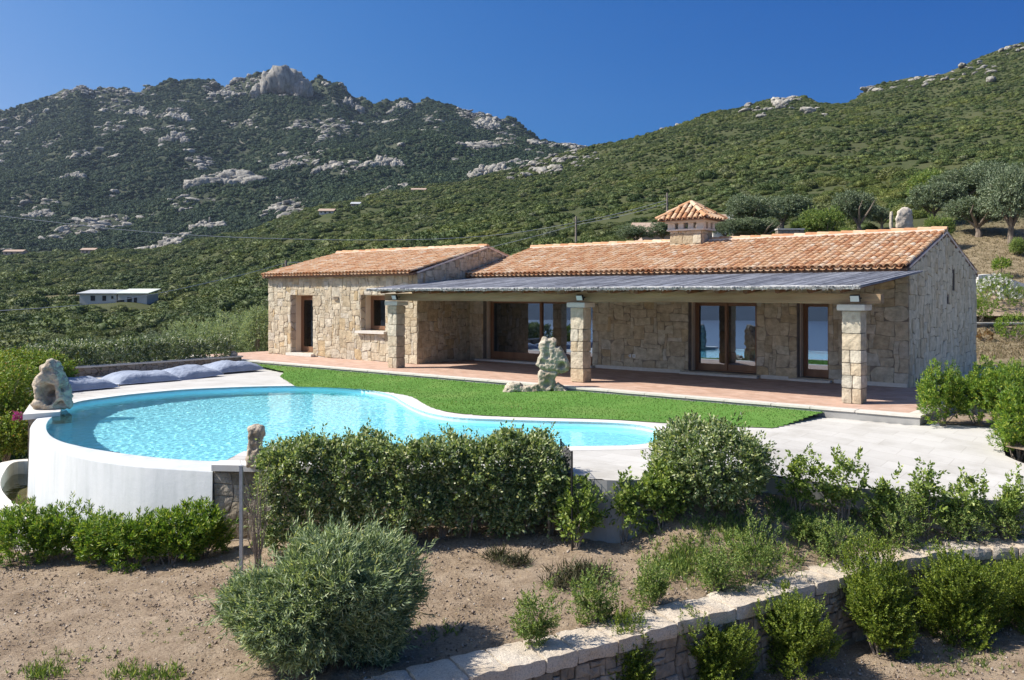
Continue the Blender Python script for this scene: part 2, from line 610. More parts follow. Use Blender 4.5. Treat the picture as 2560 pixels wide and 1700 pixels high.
# blue sheet added round the plain, only for the panes to mirror
M_REFL_SHEET, nt = new_mat('reflected_blue')
finish(nt, (.012, .045, .10), .28, tex_noise(nt, coord(nt), .05, 6, .7), .25, 1.0, .5)
rs_ = np.geomspace(500, 2650, 14)
ts_ = np.linspace(0, 2 * math.pi, 65)
tag(link('reflected_sheet', grid_mesh('reflected_sheet', (rs_[:, None] * np.cos(ts_)[None]).T.copy(), (rs_[:, None] * np.sin(ts_)[None]).T.copy(), np.full((65, 14), -57.0), M_REFL_SHEET)), 'blue sheet added for the panes to mirror', None, None, 'structure')

# bluish rim added to cover the horizon sky mirrored in the panes
r2_ = np.array([2050, 2200, 2350, 2500, 2640.])
prof = np.array([-57.5, -20, 25, 70, 40.])
zc2 = prof[None, :] * (1 + .35 * np.array([noise.fractal(Vector((math.cos(t) * 6, math.sin(t) * 6, 1)), .8, 2, 4) for t in ts_]))[:, None]
zc2[:, 0] = -58
front = (np.sin(ts_) > .25)[:, None]
zc2 = np.where(front, np.minimum(zc2, -50), zc2)
M_REFL_RIM = m_simple('reflected_rim_blue', (.022, .036, .055), (.035, .05, .06), .01, .95)
tag(link('reflected_rim', grid_mesh('reflected_rim', (r2_[:, None] * np.cos(ts_)[None]).T.copy(), (r2_[:, None] * np.sin(ts_)[None]).T.copy(), zc2, M_REFL_RIM)), 'bluish rim added behind the blue sheet for the panes to mirror', None, None, 'structure')


# ------------------------------------------------------------------ foliage tools
def unit(a):
    return a / np.maximum(np.linalg.norm(a, axis=-1, keepdims=True), 1e-9)


def leaf_arrays(base, axis, side, L, Wd, fold=.25):
    """folded two-triangle leaves"""
    up = np.cross(axis, side)
    L, Wd = np.asarray(L)[:, None], np.asarray(Wd)[:, None]
    a = base
    t = base + axis * L - up * L * .12
    l = base + axis * L * .48 + side * Wd * .5 + up * Wd * fold
    r = base + axis * L * .48 - side * Wd * .5 + up * Wd * fold
    V = np.stack([a, l, t, r], 1).reshape(-1, 3)
    n = len(base)
    b = (np.arange(n) * 4)[:, None]
    Fa = np.concatenate([b + [0, 2, 1], b + [0, 3, 2]], 1).reshape(-1, 3)
    return V, Fa


def ell(rng, n, rx, ry, rz, cz=0.0, low=-.35, lump=.16, inner=.25):
    """points on a lumpy ellipsoid shell (some pulled inside) and outward normals"""
    d = unit(rng.normal(size=(n * 3, 3)))
    d = d[d[:, 2] > low][:n]
    k = rng.normal(size=(7, 3)) * 2.3
    ph = rng.uniform(0, 6.28, 7)
    f = 1 + lump * np.sin(d @ k.T + ph).sum(1) / 2.6
    f = f / np.percentile(f, 88)
    f = f * (1 - inner * rng.uniform(0, 1, len(d)) ** 2)
    p = d * f[:, None] * [rx, ry, rz] + [0, 0, cz]
    nn = unit(d / [rx, ry, rz])
    return p, nn


def hedge_section(rng, n, fr=.56, bk=.04, k=3.4):
    """evenly spread points on a clipped hedge's cross section: (across, up) in -1..1, with normals"""
    t = rng.uniform(0, 1, n)
    v = rng.uniform(-1, 1, n)
    side = (1 - np.abs(v) ** k) ** (1 / k)
    y = np.where(t < fr, -side, np.where(t > 1 - bk, side, v))
    z = np.where((t < fr) | (t > 1 - bk), v, side)
    ny, nz = np.sign(y) * np.abs(y) ** (k - 1), np.sign(z) * np.abs(z) ** (k - 1)
    l = np.sqrt(ny ** 2 + nz ** 2) + 1e-6
    return y, z, ny / l, nz / l


def shoots(rng, pts, nrm, L=.3, m=12, leaf=.06, wid=.03, up=.5, ang=55, jit=.35, tipw=.6, droop=0.0, ljit=.3):
    n = len(pts)
    d = unit(nrm * .75 + np.array([0, 0, up]) + rng.normal(size=(n, 3)) * jit)
    Ls = L * rng.uniform(.6, 1.15, n)
    far_ = rng.uniform(0, 1, n) < .07
    Ls = Ls * np.where(far_, 1.5, 1.0)
    pts = pts + d * (Ls * .40 * far_)[:, None]
    st = pts - d * Ls[:, None] * .7
    ref = unit(np.cross(d, unit(rng.normal(size=(n, 3)))))
    q = np.cross(d, ref)
    B, A, Sd, LL, WW = [], [], [], [], []
    a0 = rng.uniform(0, 6.28, n)
    for k in range(m):
        t = (k + .5) / m
        t = t ** tipw
        az = a0 + k * 2.4 + rng.normal(size=n) * .3
        pr = ref * np.cos(az)[:, None] + q * np.sin(az)[:, None]
        an = np.radians(ang * (1.15 - .55 * t) + rng.normal(size=n) * 12)[:, None]
        ax = unit(d * np.cos(an) + pr * np.sin(an) - np.array([0, 0, droop]))
        B.append(st + d * (Ls * t)[:, None])
        A.append(ax)
        Sd.append(unit(np.cross(ax, d) + rng.normal(size=(n, 3)) * .25))
        s = rng.uniform(1 - ljit, 1 + ljit, n) * (1 - .25 * t)
        LL.append(leaf * s)
        WW.append(wid * s)
    B, A, Sd = np.concatenate(B), np.concatenate(A), np.concatenate(Sd)
    Sd = unit(Sd - A * (Sd * A).sum(1, keepdims=True))
    return leaf_arrays(B, A, Sd, np.concatenate(LL), np.concatenate(WW))


def join(parts):
    V, Fa, b = [], [], 0
    for v, f in parts:
        V.append(v)
        Fa.append(f + b)
        b += len(v)
    return np.concatenate(V), np.concatenate(Fa)


def gn_scatter(name, pos, rot, scl, var, protos):
    """one object of uncountable growth: its own points, each drawn as one of a few plants"""
    me = bpy.data.meshes.new(name)
    me.vertices.add(len(pos))
    me.vertices.foreach_set('co', np.asarray(pos, np.float32).ravel())
    for nm, typ, dat, key in (('rot', 'FLOAT_VECTOR', rot, 'vector'), ('scl', 'FLOAT_VECTOR', scl, 'vector'), ('var', 'INT', var, 'value')):
        a = me.attributes.new(nm, typ, 'POINT')
        a.data.foreach_set(key, np.asarray(dat, np.int32 if typ == 'INT' else np.float32).ravel())
    o = link(name, me)
    ng = bpy.data.node_groups.new(name + '_nodes', 'GeometryNodeTree')
    ng.interface.new_socket('Geometry', in_out='INPUT', socket_type='NodeSocketGeometry')
    ng.interface.new_socket('Geometry', in_out='OUTPUT', socket_type='NodeSocketGeometry')
    gi, go = ng.nodes.new('NodeGroupInput'), ng.nodes.new('NodeGroupOutput')
    jn = ng.nodes.new('GeometryNodeJoinGeometry')

    def attr(nm, typ):
        n = ng.nodes.new('GeometryNodeInputNamedAttribute')
        n.data_type = typ
        n.inputs['Name'].default_value = nm
        return n.outputs[0]
    ra, sa, va = attr('rot', 'FLOAT_VECTOR'), attr('scl', 'FLOAT_VECTOR'), attr('var', 'INT')
    for i, p in enumerate(protos):
        cmp = ng.nodes.new('FunctionNodeCompare')
        cmp.data_type, cmp.operation = 'INT', 'EQUAL'
        ng.links.new(va, cmp.inputs[2])
        cmp.inputs[3].default_value = i
        oi = ng.nodes.new('GeometryNodeObjectInfo')
        oi.inputs['Object'].default_value = p
        oi.inputs['As Instance'].default_value = True
        ip = ng.nodes.new('GeometryNodeInstanceOnPoints')
        ng.links.new(gi.outputs[0], ip.inputs['Points'])
        ng.links.new(cmp.outputs[0], ip.inputs['Selection'])
        ng.links.new(oi.outputs['Geometry'], ip.inputs['Instance'])
        ng.links.new(ra, ip.inputs['Rotation'])
        ng.links.new(sa, ip.inputs['Scale'])
        ng.links.new(ip.outputs[0], jn.inputs[0])
    ng.links.new(jn.outputs[0], go.inputs[0])
    md = o.modifiers.new('growth', 'NODES')
    md.node_group = ng
    return o


def blob_core(rng, n_lump, r, mat_i):
    """low dark heart of a bush: a lumpy ball"""
    bm = bmesh.new()
    bmesh.ops.create_icosphere(bm, subdivisions=2, radius=r)
    sd = Vector(rng.uniform(0, 50, 3))
    V = []
    for v in bm.verts:
        k = 1 + .28 * noise.noise(v.co * (1.6 / r) + sd)
        V.append(tuple(v.co * k))
    Fa = [[v.index for v in f.verts] for f in bm.faces]
    bm.free()
    return np.array(V), np.array(Fa)


def scrub_proto(name, seed, n, q, mat, flat=.75):
    """round maquis bush, unit radius, leaf sprays standing off a lumpy heart"""
    rng = np.random.default_rng(seed)
    cs = unit(rng.normal(size=(9, 3))) * [.55, .55, .35] * rng.uniform(.5, 1, (9, 1))
    cs[:, 2] = np.abs(cs[:, 2]) * .9 + .12
    rs = rng.uniform(.38, .62, 9)
    parts = []
    for c, r in zip(cs, rs):
        k = int(n / 9)
        d = unit(rng.normal(size=(k, 3)))
        d[:, 2] = np.abs(d[:, 2]) * 1.0 - .25
        d = unit(d)
        p = c + d * r * rng.uniform(.8, 1.08, (k, 1))
        ax = unit(d * .6 + rng.normal(size=(k, 3)) * .6 + [0, 0, .25])
        sd = unit(np.cross(ax, d + rng.normal(size=(k, 3)) * .4))
        s = q * rng.uniform(.6, 1.3, k)
        parts.append(leaf_arrays(p - ax * s[:, None] * .5, ax, sd, s, s * .62, .2))
        cv, cf = blob_core(rng, 0, r * .86, 0)
        parts.append((cv + c, cf))
    V, Fa = join(parts)
    V[:, 2] = V[:, 2] * flat
    return bpy.data.objects.new(name, np_mesh(name, V, Fa, mat))


M_SCRUB = m_leaf('scrub_leaves', [(0, (.040, .066, .022)), (.3, (.078, .112, .034)), (.55, (.118, .152, .044)), (.75, (.150, .172, .054)), (.9, (.140, .155, .085)), (1, (.21, .205, .08))], .6, .15, .2, True, .035)
M_SCRUB2 = m_leaf('mountain_leaves', [(0, (.024, .046, .028)), (.5, (.050, .082, .045)), (.85, (.072, .105, .054)), (1, (.11, .13, .065))], .7, .1, .15, True, .012)
pn = [scrub_proto('near_scrub', 10 + i, 5200, .105, M_SCRUB, .72) for i in range(4)]
pf = [scrub_proto('far_scrub', 30 + i, 1500, .17, M_SCRUB, .72) for i in range(4)]
pm = [scrub_proto('mountain_tree', 50 + i, 420, .28, M_SCRUB2, .95) for i in range(3)]

rng = np.random.default_rng(3)


def hill_points(n, y0, y1, p0=-450, p1=3050):
    Y = np.sqrt(rng.uniform(y0 ** 2, y1 ** 2, n))
    px = rng.uniform(p0, p1, n)
    return (px - CX) / F * Y, Y, px


KEEP = []          # (px, Y, half width px, half depth) spots left free for houses, trees, walls


def free(px, Y):
    ok = np.ones(len(px), bool)
    for a, b, c, d in KEEP:
        ok &= ~((np.abs(px - a) < c) & (np.abs(Y - b) < d))
    return ok
# ------------------------------------------------------------------ the villa (own frame: x along the front, y into the house)
HRZ = math.atan2(-.639, .769)
HLOC = Vector((10.96, 24.30, 0.0))
HM = Matrix.Translation(HLOC) @ Matrix.Rotation(HRZ, 4, 'Z')


def H(x, y, z=0.0):
    return HM @ Vector((x, y, z))


M_STONE = m_stone('rubble_stone')
M_STONE2 = m_stone('gable_stone', 2.6, 2.0, [(0, (.42, .36, .29)), (.3, (.50, .45, .38)), (.6, (.46, .42, .37)), (.8, (.53, .49, .43)), (1, (.44, .37, .28))], .045, (.17, .145, .12), .14, .06)
M_BLOCK = m_island('column_stone', [(0, (0.507, 0.414, 0.291)), (.3, (0.601, 0.524, 0.402)), (.55, (0.648, 0.580, 0.462)), (.75, (0.581, 0.460, 0.308)), (1, (0.545, 0.515, 0.428))], .88, 7, .4, .9, .03, 14, .2)
M_MORTAR = m_simple('mortar', (.34, .29, .23), (.24, .20, .16), 6, .95, .5)
M_SLAB = m_simple('pale_granite', (0.546, 0.502, 0.440), (0.616, 0.581, 0.519), 9, .7, .15, .004, 60)
M_TILE = m_island('roof_tile_clay', [(0, (0.460, 0.221, 0.111)), (.14, (0.561, 0.304, 0.158)), (.3, (0.616, 0.389, 0.222)), (.5, (0.644, 0.442, 0.281)), (.65, (0.515, 0.265, 0.134)), (.8, (0.681, 0.521, 0.364)), (.93, (0.598, 0.345, 0.186)), (1, (0.718, 0.591, 0.443))], .85, 7, .22, .5, .012, 40, .2)
M_ROOFBED = m_simple('roof_bedding', (.20, .11, .07), (.13, .08, .055), 6, .95)
M_LIME = m_simple('lime_mortar', (.76, .66, .57), (.66, .53, .43), 4, .9, .4, .01)
M_WOOD = m_simple('dark_wood', (.17, .08, .04), (.26, .135, .07), 3, .5, .25, .004, 20, (1, 1, .12), .4)
M_BEAM = m_simple('old_beam_wood', (.20, .125, .07), (.46, .33, .20), 2.2, .8, .9, .03, 7, (.22, 1, 1.6), .2, stops=(.25, .75))
M_RAFTER = m_simple('rafter_wood', (.09, .045, .025), (.20, .10, .055), 2.5, .8, .6, .02, 8, (1, .2, 1), .2)
M_REED = m_island('weathered_reed', [(0, (.09, .095, .115)), (.35, (.18, .188, .22)), (.7, (.29, .298, .335)), (1, (.46, .465, .49))], .8, 5, .5, .5, .01, 30, .2)
M_REEDEND = m_island('reed_ends', [(0, (.22, .21, .20)), (.5, (.45, .44, .42)), (1, (.66, .65, .62))], .85, 9, .5)
M_PLASTER = m_simple('cream_plaster', (.66, .52, .37), (.72, .58, .42), 3, .9)
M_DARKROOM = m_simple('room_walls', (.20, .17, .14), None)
M_CURTAIN = m_simple('curtain_cloth', (.34, .29, .24), (.45, .40, .34), 6, .9, 0, stretch=(4, 4, .1))
M_BLACK = m_simple('black_metal', (.015, .015, .017), None, rough=.5)
M_WHITEPL = m_simple('white_plastic', (.75, .74, .72), None, rough=.4)
M_LAMPGLASS = m_simple('lamp_glass', (.55, .60, .62), None, rough=.15, spec=.6)
M_STEEL = m_simple('zinc_steel', (.35, .38, .40), (.45, .48, .50), 12, .45, metal=.6)

M_GLASS, nt = new_mat('solar_glass')
gl = N(nt, 'ShaderNodeBsdfGlossy', {'Color': (.62, .76, .95, 1), 'Roughness': .004})
tr = N(nt, 'ShaderNodeBsdfTransparent', {'Color': (.30, .32, .32, 1)})
lw = N(nt, 'ShaderNodeFresnel', {'IOR': 1.9})
fac = math_n(nt, 'ADD', math_n(nt, 'MULTIPLY', lw.outputs[0], .7), .30, clamp=True)
mx = N(nt, 'ShaderNodeMixShader', {0: fac, 1: tr.outputs[0], 2: gl.outputs[0]})
nt.links.new(mx.outputs[0], nt.nodes.new('ShaderNodeOutputMaterial').inputs[0])

M_PANE, nt = new_mat('clear_glass')
gl = N(nt, 'ShaderNodeBsdfGlossy', {'Color': (.9, .93, .97, 1), 'Roughness': .004})
tr = N(nt, 'ShaderNodeBsdfTransparent', {'Color': (.62, .62, .60, 1)})
mx = N(nt, 'ShaderNodeMixShader', {0: N(nt, 'ShaderNodeFresnel', {'IOR': 1.5}).outputs[0], 1: tr.outputs[0], 2: gl.outputs[0]})
nt.links.new(mx.outputs[0], nt.nodes.new('ShaderNodeOutputMaterial').inputs[0])

villa = empty('stone_villa', HLOC, HRZ)
tag(villa, 'low natural stone villa with terracotta tile roofs and a reed covered porch', 'house')

X0, XR, XW, WY = -16.43, 0.0, -25.75, -2.85      # wing/main junction, right end, wing's left end, wing's front
T = .56


def wall_cells(mb, ax, lo, hi, z0, z1, c0, c1, openings):
    """wall between planes c0 (outer) and c1 (inner) along axis ax ('x' or 'y'), with rectangular openings (lo,hi,z0,z1)"""
    us = sorted({lo, hi} | {v for o in openings for v in o[:2]})
    zs = sorted({z0, z1} | {v for o in openings for v in o[2:]})

    def solid(i, k):
        if not (0 <= i < len(us) - 1 and 0 <= k < len(zs) - 1):
            return False
        u, z = (us[i] + us[i + 1]) / 2, (zs[k] + zs[k + 1]) / 2
        return not any(o[0] < u < o[1] and o[2] < z < o[3] for o in openings)

    def pt(u, c, z):
        return (u, c, z) if ax == 'x' else (c, u, z)
    for i in range(len(us) - 1):
        for k in range(len(zs) - 1):
            if not solid(i, k):
                continue
            a, b, c, d = us[i], us[i + 1], zs[k], zs[k + 1]
            mb.add([pt(a, c0, c), pt(b, c0, c), pt(b, c0, d), pt(a, c0, d)], [(0, 1, 2, 3)])
            mb.add([pt(a, c1, c), pt(b, c1, c), pt(b, c1, d), pt(a, c1, d)], [(3, 2, 1, 0)])
            for (di, dk, q) in ((-1, 0, (a, a, c, d)), (1, 0, (b, b, c, d)), (0, -1, (a, b, c, c)), (0, 1, (a, b, d, d))):
                if not solid(i + di, k + dk):
                    u0, u1, w0, w1 = q
                    if di:
                        mb.add([pt(u0, c0, w0), pt(u0, c1, w0), pt(u0, c1, w1), pt(u0, c0, w1)], [(0, 1, 2, 3)])
                    else:
                        mb.add([pt(u0, c0, w0), pt(u1, c0, w0), pt(u1, c1, w0), pt(u0, c1, w0)], [(0, 1, 2, 3)])


M_FACE = m_island('facing_stone', [(0, (0.455, 0.359, 0.233)), (.12, (0.559, 0.469, 0.330)), (.3, (0.607, 0.524, 0.385)), (.48, (0.569, 0.474, 0.339)), (.6, (0.625, 0.557, 0.423)), (.74, (0.550, 0.414, 0.241)), (.84, (0.587, 0.515, 0.397)), (.93, (0.625, 0.561, 0.449)), (1, (0.492, 0.391, 0.262))], .9, 5, .42, 1.0, .035, 13, .15)
M_FACE_LIFTED = m_island('shade_lifted_gable_stone', [(0, (0.594, 0.490, 0.328)), (.2, (0.700, 0.600, 0.420)), (.45, (0.742, 0.650, 0.470)), (.7, (0.774, 0.680, 0.504)), (.88, (0.678, 0.550, 0.361)), (1, (0.721, 0.650, 0.496))], .9, 5, .35, 1.0, .035, 13, .15)  # paler gable stone, lightened and warmed further to offset the wall's shade
M_JOINT = m_simple('joint_mortar', (.20, .165, .13), (.29, .245, .195), 5, .95, .4)


def facing(mb, to3, u0, u1, z0, z1, holes, seed, mi, cell=.13, ws=(1, 2, 3, 3, 4, 4, 5), hs=(1, 2, 2, 3, 3, 4), inside=None, amp=.055):
    """squared rubble: stones of many sizes packed over the wall, each a loose raised block"""
    rnd = random.Random(seed)
    nu, nz = max(1, int(round((u1 - u0) / cell))), max(1, int(round((z1 - z0) / cell)))
    cu, cz = (u1 - u0) / nu, (z1 - z0) / nz
    occ = [[False] * nz for _ in range(nu)]
    for i in range(nu):
        for k in range(nz):
            u, z = u0 + (i + .5) * cu, z0 + (k + .5) * cz
            if any(a < u < b and c < z < d for a, b, c, d in holes) or (inside and not inside(u, z, .02)):
                occ[i][k] = True
    old = mb.m
    mb.m = mi
    for k in range(nz):
        for i in range(nu):
            if occ[i][k]:
                continue
            w, h = rnd.choice(ws), rnd.choice(hs)
            ww = 0
            while ww < w and i + ww < nu and not occ[i + ww][k]:
                ww += 1
            hh = 0
            while hh < h and k + hh < nz and all(not occ[i + x][k + hh] for x in range(ww)):
                hh += 1
            if i + ww == nu - 1 and not any(occ[nu - 1][k + y] for y in range(hh)):
                ww += 1
            for x in range(ww):
                for y in range(hh):
                    occ[i + x][k + y] = True
            a, b, c, d = u0 + i * cu, u0 + (i + ww) * cu, z0 + k * cz, z0 + (k + hh) * cz
            for (ha, hb_, hc, hd_) in holes:
                if a < hb_ and b > ha and c < hd_ and d > hc:
                    m = min((b - ha, 0), (hb_ - a, 1), (d - hc, 2), (hd_ - c, 3))
                    if m[1] == 0:
                        b = ha
                    elif m[1] == 1:
                        a = hb_
                    elif m[1] == 2:
                        d = hc
                    else:
                        c = hd_
            if b - a < .04 or d - c < .04:
                continue
            pts = []
            for (p, q) in (((a, c), (b, c)), ((b, c), (b, d)), ((b, d), (a, d)), ((a, d), (a, c))):
                n = max(1, int(round((abs(q[0] - p[0]) + abs(q[1] - p[1])) / .15)))
                cut = rnd.random() < .26 and min(b - a, d - c) > .2
                for t in range(n):
                    f = t / n
                    x, y = p[0] + (q[0] - p[0]) * f, p[1] + (q[1] - p[1]) * f
                    if t == 0 and cut:
                        o2 = .35 * min(b - a, d - c) * rnd.uniform(.4, 1)
                        pts.append((x + (o2 if x == a else -o2) * .45, y + (o2 if y == c else -o2) * .45))
                    else:
                        pts.append((x, y))
            W_ = []
            for x, y in pts:
                e = min(x - u0, u1 - x, y - z0 + .3, z1 - y + .3)
                for (ha, hb_, hc, hd_) in holes:
                    dx, dy = max(ha - x, 0, x - hb_), max(hc - y, 0, y - hd_)
                    e = min(e, math.hypot(dx, dy))
                f = min(1, max(0, e) / .2)
                nv = noise.noise_vector(Vector((x * 1.9, y * 1.9, seed * 3.7)))
                W_.append((x + nv.x * amp * f * 1.6 + rnd.uniform(-.007, .007), y + nv.y * amp * f * 1.3 + rnd.uniform(-.007, .007)))
            mx_, my_ = sum(p[0] for p in W_) / len(W_), sum(p[1] for p in W_) / len(W_)
            H_ = rnd.uniform(.012, .032)
            tu, tz = rnd.uniform(-.035, .035), rnd.uniform(-.035, .035)
            rings = []
            for ins, hh_ in ((.004, .0), (.006, .8), (.015, 1.0)):
                for x, y in W_:
                    dx, dy = mx_ - x, my_ - y
                    L = math.hypot(dx, dy) + 1e-6
                    s = min(ins, L * .4) / L
                    X_, Y_ = x + dx * s, y + dy * s
                    rings.append(to3(X_, Y_, max(.002, H_ * hh_ + (hh_ > .5) * (tu * (X_ - mx_) + tz * (Y_ - my_)) + (hh_ > .5) * .006 * noise.noise(Vector((X_ * 9, Y_ * 9, seed))))))
            n = len(W_)
            rings.append(to3(mx_, my_, H_ + .004 + rnd.uniform(0, .006)))
            mb.add(rings, [(r * n + t, r * n + (t + 1) % n, (r + 1) * n + (t + 1) % n, (r + 1) * n + t) for r in range(2) for t in range(n)] + [(2 * n + t, 2 * n + (t + 1) % n, 3 * n) for t in range(n)])
    mb.m = old


# openings: (x0, x1, z0, z1)
OP_MAIN = [(-15.71, -10.55, .06, 2.45), (-6.78, -4.45, .10, 2.40), (-3.16, -2.22, .10, 2.40)]
OP_WING = [(-24.12, -22.62, .12, 2.56), (-19.62, -18.2, 1.17, 2.56)]
mb = MB()
wall_cells(mb, 'x', X0, XR, -.4, 3.30, 0.0, T, OP_MAIN)
facing(mb, lambda u, z, h: (u, -h, z), X0, XR, .0, 3.27, OP_MAIN, 3, 1)
mb.build('front_wall', [M_JOINT, M_FACE], villa)
mb = MB()
wall_cells(mb, 'x', XW, X0, -.4, 3.36, WY, WY + T, OP_WING)
facing(mb, lambda u, z, h: (u, WY - h, z), XW, X0, .0, 3.34, OP_WING, 7, 1, .115)
mb.build('wing_front_wall', [M_STONE, M_FACE], villa)
# right gable wall: rectangle plus gable, with the slit and the vent hole
mb = MB()
wall_cells(mb, 'y', T, 7.9, -.4, 3.30, XR, XR - T, [(4.62, 4.95, 2.72, 3.30), (4.0, 4.2, 2.30, 2.50)])


def gable(mb, x, y0, y1, yr, z0, zr, t, hole=None):
    """triangular gable top, thickness t towards -x; hole (ya, yb, ztop) continues an opening upward"""
    pts = [(y0, z0), (yr, zr), (y1, z0)]
    if hole is None:
        vs = [(x, a, b) for a, b in pts] + [(x - t, a, b) for a, b in pts]
        mb.add(vs, [(0, 2, 1), (3, 4, 5), (0, 1, 4, 3), (1, 2, 5, 4), (0, 3, 5, 2)])
    else:
        ya, yb, zt = hole

        def top(y):
            return z0 + (zr - z0) * ((y - y0) / (yr - y0) if y <= yr else (y1 - y) / (y1 - yr))
        strips = [[(y0, z0), (yr, z0), (yr, zr)], [(yr, z0), (ya, z0), (ya, top(ya)), (yr, zr)], [(ya, zt), (yb, zt), (yb, top(yb)), (ya, top(ya))], [(yb, z0), (y1, z0), (yb, top(yb))]]
        for s in strips:
            n = len(s)
            mb.add([(x, a, b) for a, b in s], [tuple(range(n))])
            mb.add([(x - t, a, b) for a, b in s], [tuple(range(n))[::-1]])
        mb.add([(x, y0, z0), (x, yr, zr), (x, y1, z0), (x - t, y0, z0), (x - t, yr, zr), (x - t, y1, z0)], [(0, 1, 4, 3), (1, 2, 5, 4)])
        mb.add([(x, ya, z0), (x - t, ya, z0), (x - t, ya, zt), (x, ya, zt)], [(0, 1, 2, 3)])
        mb.add([(x, yb, z0), (x - t, yb, z0), (x - t, yb, zt), (x, yb, zt)], [(0, 1, 2, 3)])
        mb.add([(x, ya, zt), (x, yb, zt), (x - t, yb, zt), (x - t, ya, zt)], [(0, 1, 2, 3)])


gable(mb, XR, 0.0, 7.9, 3.95, 3.30, 4.48, T, (4.62, 4.95, 3.36))
def in_gable(y0, y1, yr, z0, zr):
    def f(y, z, e=0.0):
        return z < z0 - e or z < z0 + (zr - z0) * ((y - y0) / (yr - y0) if y <= yr else (y1 - y) / (y1 - yr)) - e
    return f


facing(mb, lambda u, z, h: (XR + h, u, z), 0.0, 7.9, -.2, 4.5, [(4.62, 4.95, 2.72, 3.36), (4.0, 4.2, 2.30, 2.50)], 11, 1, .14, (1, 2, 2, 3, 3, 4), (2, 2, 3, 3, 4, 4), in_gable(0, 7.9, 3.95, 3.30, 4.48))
gw = mb.build('gable_wall', [M_JOINT, M_FACE_LIFTED], villa)
mb = MB()
mb.add([(XR - .2, 4.62, 2.72), (XR - .2, 4.95, 2.72), (XR - .2, 4.95, 3.36), (XR - .2, 4.62, 3.36)], [(0, 1, 2, 3)])
mb.build('slit_window', M_BLACK, gw)
mb = MB()
mb.add([(XR - .15, 4.0, 2.3), (XR - .15, 4.2, 2.3), (XR - .15, 4.2, 2.5), (XR - .15, 4.0, 2.5)], [(0, 1, 2, 3)])
mb.build('air_vent', M_BLACK, gw)
# back and inner walls
mb = MB()
mb.box(X0, 7.5, -.4, XR - T, 7.9, 3.30)
mb.build('back_wall', M_STONE, villa)
WYB, WYR, WZR = 5.05, 1.1, 4.40
mb = MB()
wall_cells(mb, 'y', WY + T, WYB, -.4, 3.36, X0, X0 - T, [])
gable(mb, X0, WY, WYB, WYR, 3.36, 4.45, T)
facing(mb, lambda u, z, h: (X0 + h, u, z), WY, WYB, .0, 4.46, [], 13, 1, .12, inside=in_gable(WY, WYB, WYR, 3.36, 4.45))
mb.build('wing_gable_wall', [M_JOINT, M_FACE], villa)
mb = MB()
wall_cells(mb, 'y', WY + T, WYB, -.4, 3.36, XW, XW + T, [])
gable(mb, XW + T, WY, WYB, WYR, 3.36, 4.38, T)
mb.box(XW + T, WYB - T, -.4, X0 - T, WYB, 3.36)
mb.build('wing_back_wall', M_STONE, villa)
# verge copings of the gables (pale mortar bands)
for (x, ya, za, yb, zb) in ((XR, -.02, 3.29, 3.95, 4.47), (XR, 7.92, 3.29, 3.95, 4.47), (X0, WY - .02, 3.36, WYR, 4.455), (X0, WYB, 3.36, WYR, 4.455)):
    mb = MB()
    mb.hexa([(x - T, ya, za + .012), (x + .035, ya, za + .012), (x + .035, yb, zb + .012), (x - T, yb, zb + .012), (x - T, ya, za + .07), (x + .035, ya, za + .07), (x + .035, yb, zb + .07), (x - T, yb, zb + .07)])
    mb.build('verge_coping', M_LIME, villa)
# rooms behind the panes
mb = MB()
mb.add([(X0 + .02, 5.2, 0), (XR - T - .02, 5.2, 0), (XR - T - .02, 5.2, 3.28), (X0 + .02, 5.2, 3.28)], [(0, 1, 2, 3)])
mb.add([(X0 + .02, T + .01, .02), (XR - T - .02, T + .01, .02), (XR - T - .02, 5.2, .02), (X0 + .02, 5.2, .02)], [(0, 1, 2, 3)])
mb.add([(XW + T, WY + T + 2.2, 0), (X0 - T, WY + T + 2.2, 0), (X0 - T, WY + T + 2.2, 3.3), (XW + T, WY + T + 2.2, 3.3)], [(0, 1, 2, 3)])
mb.build('interior', M_DARKROOM, villa)


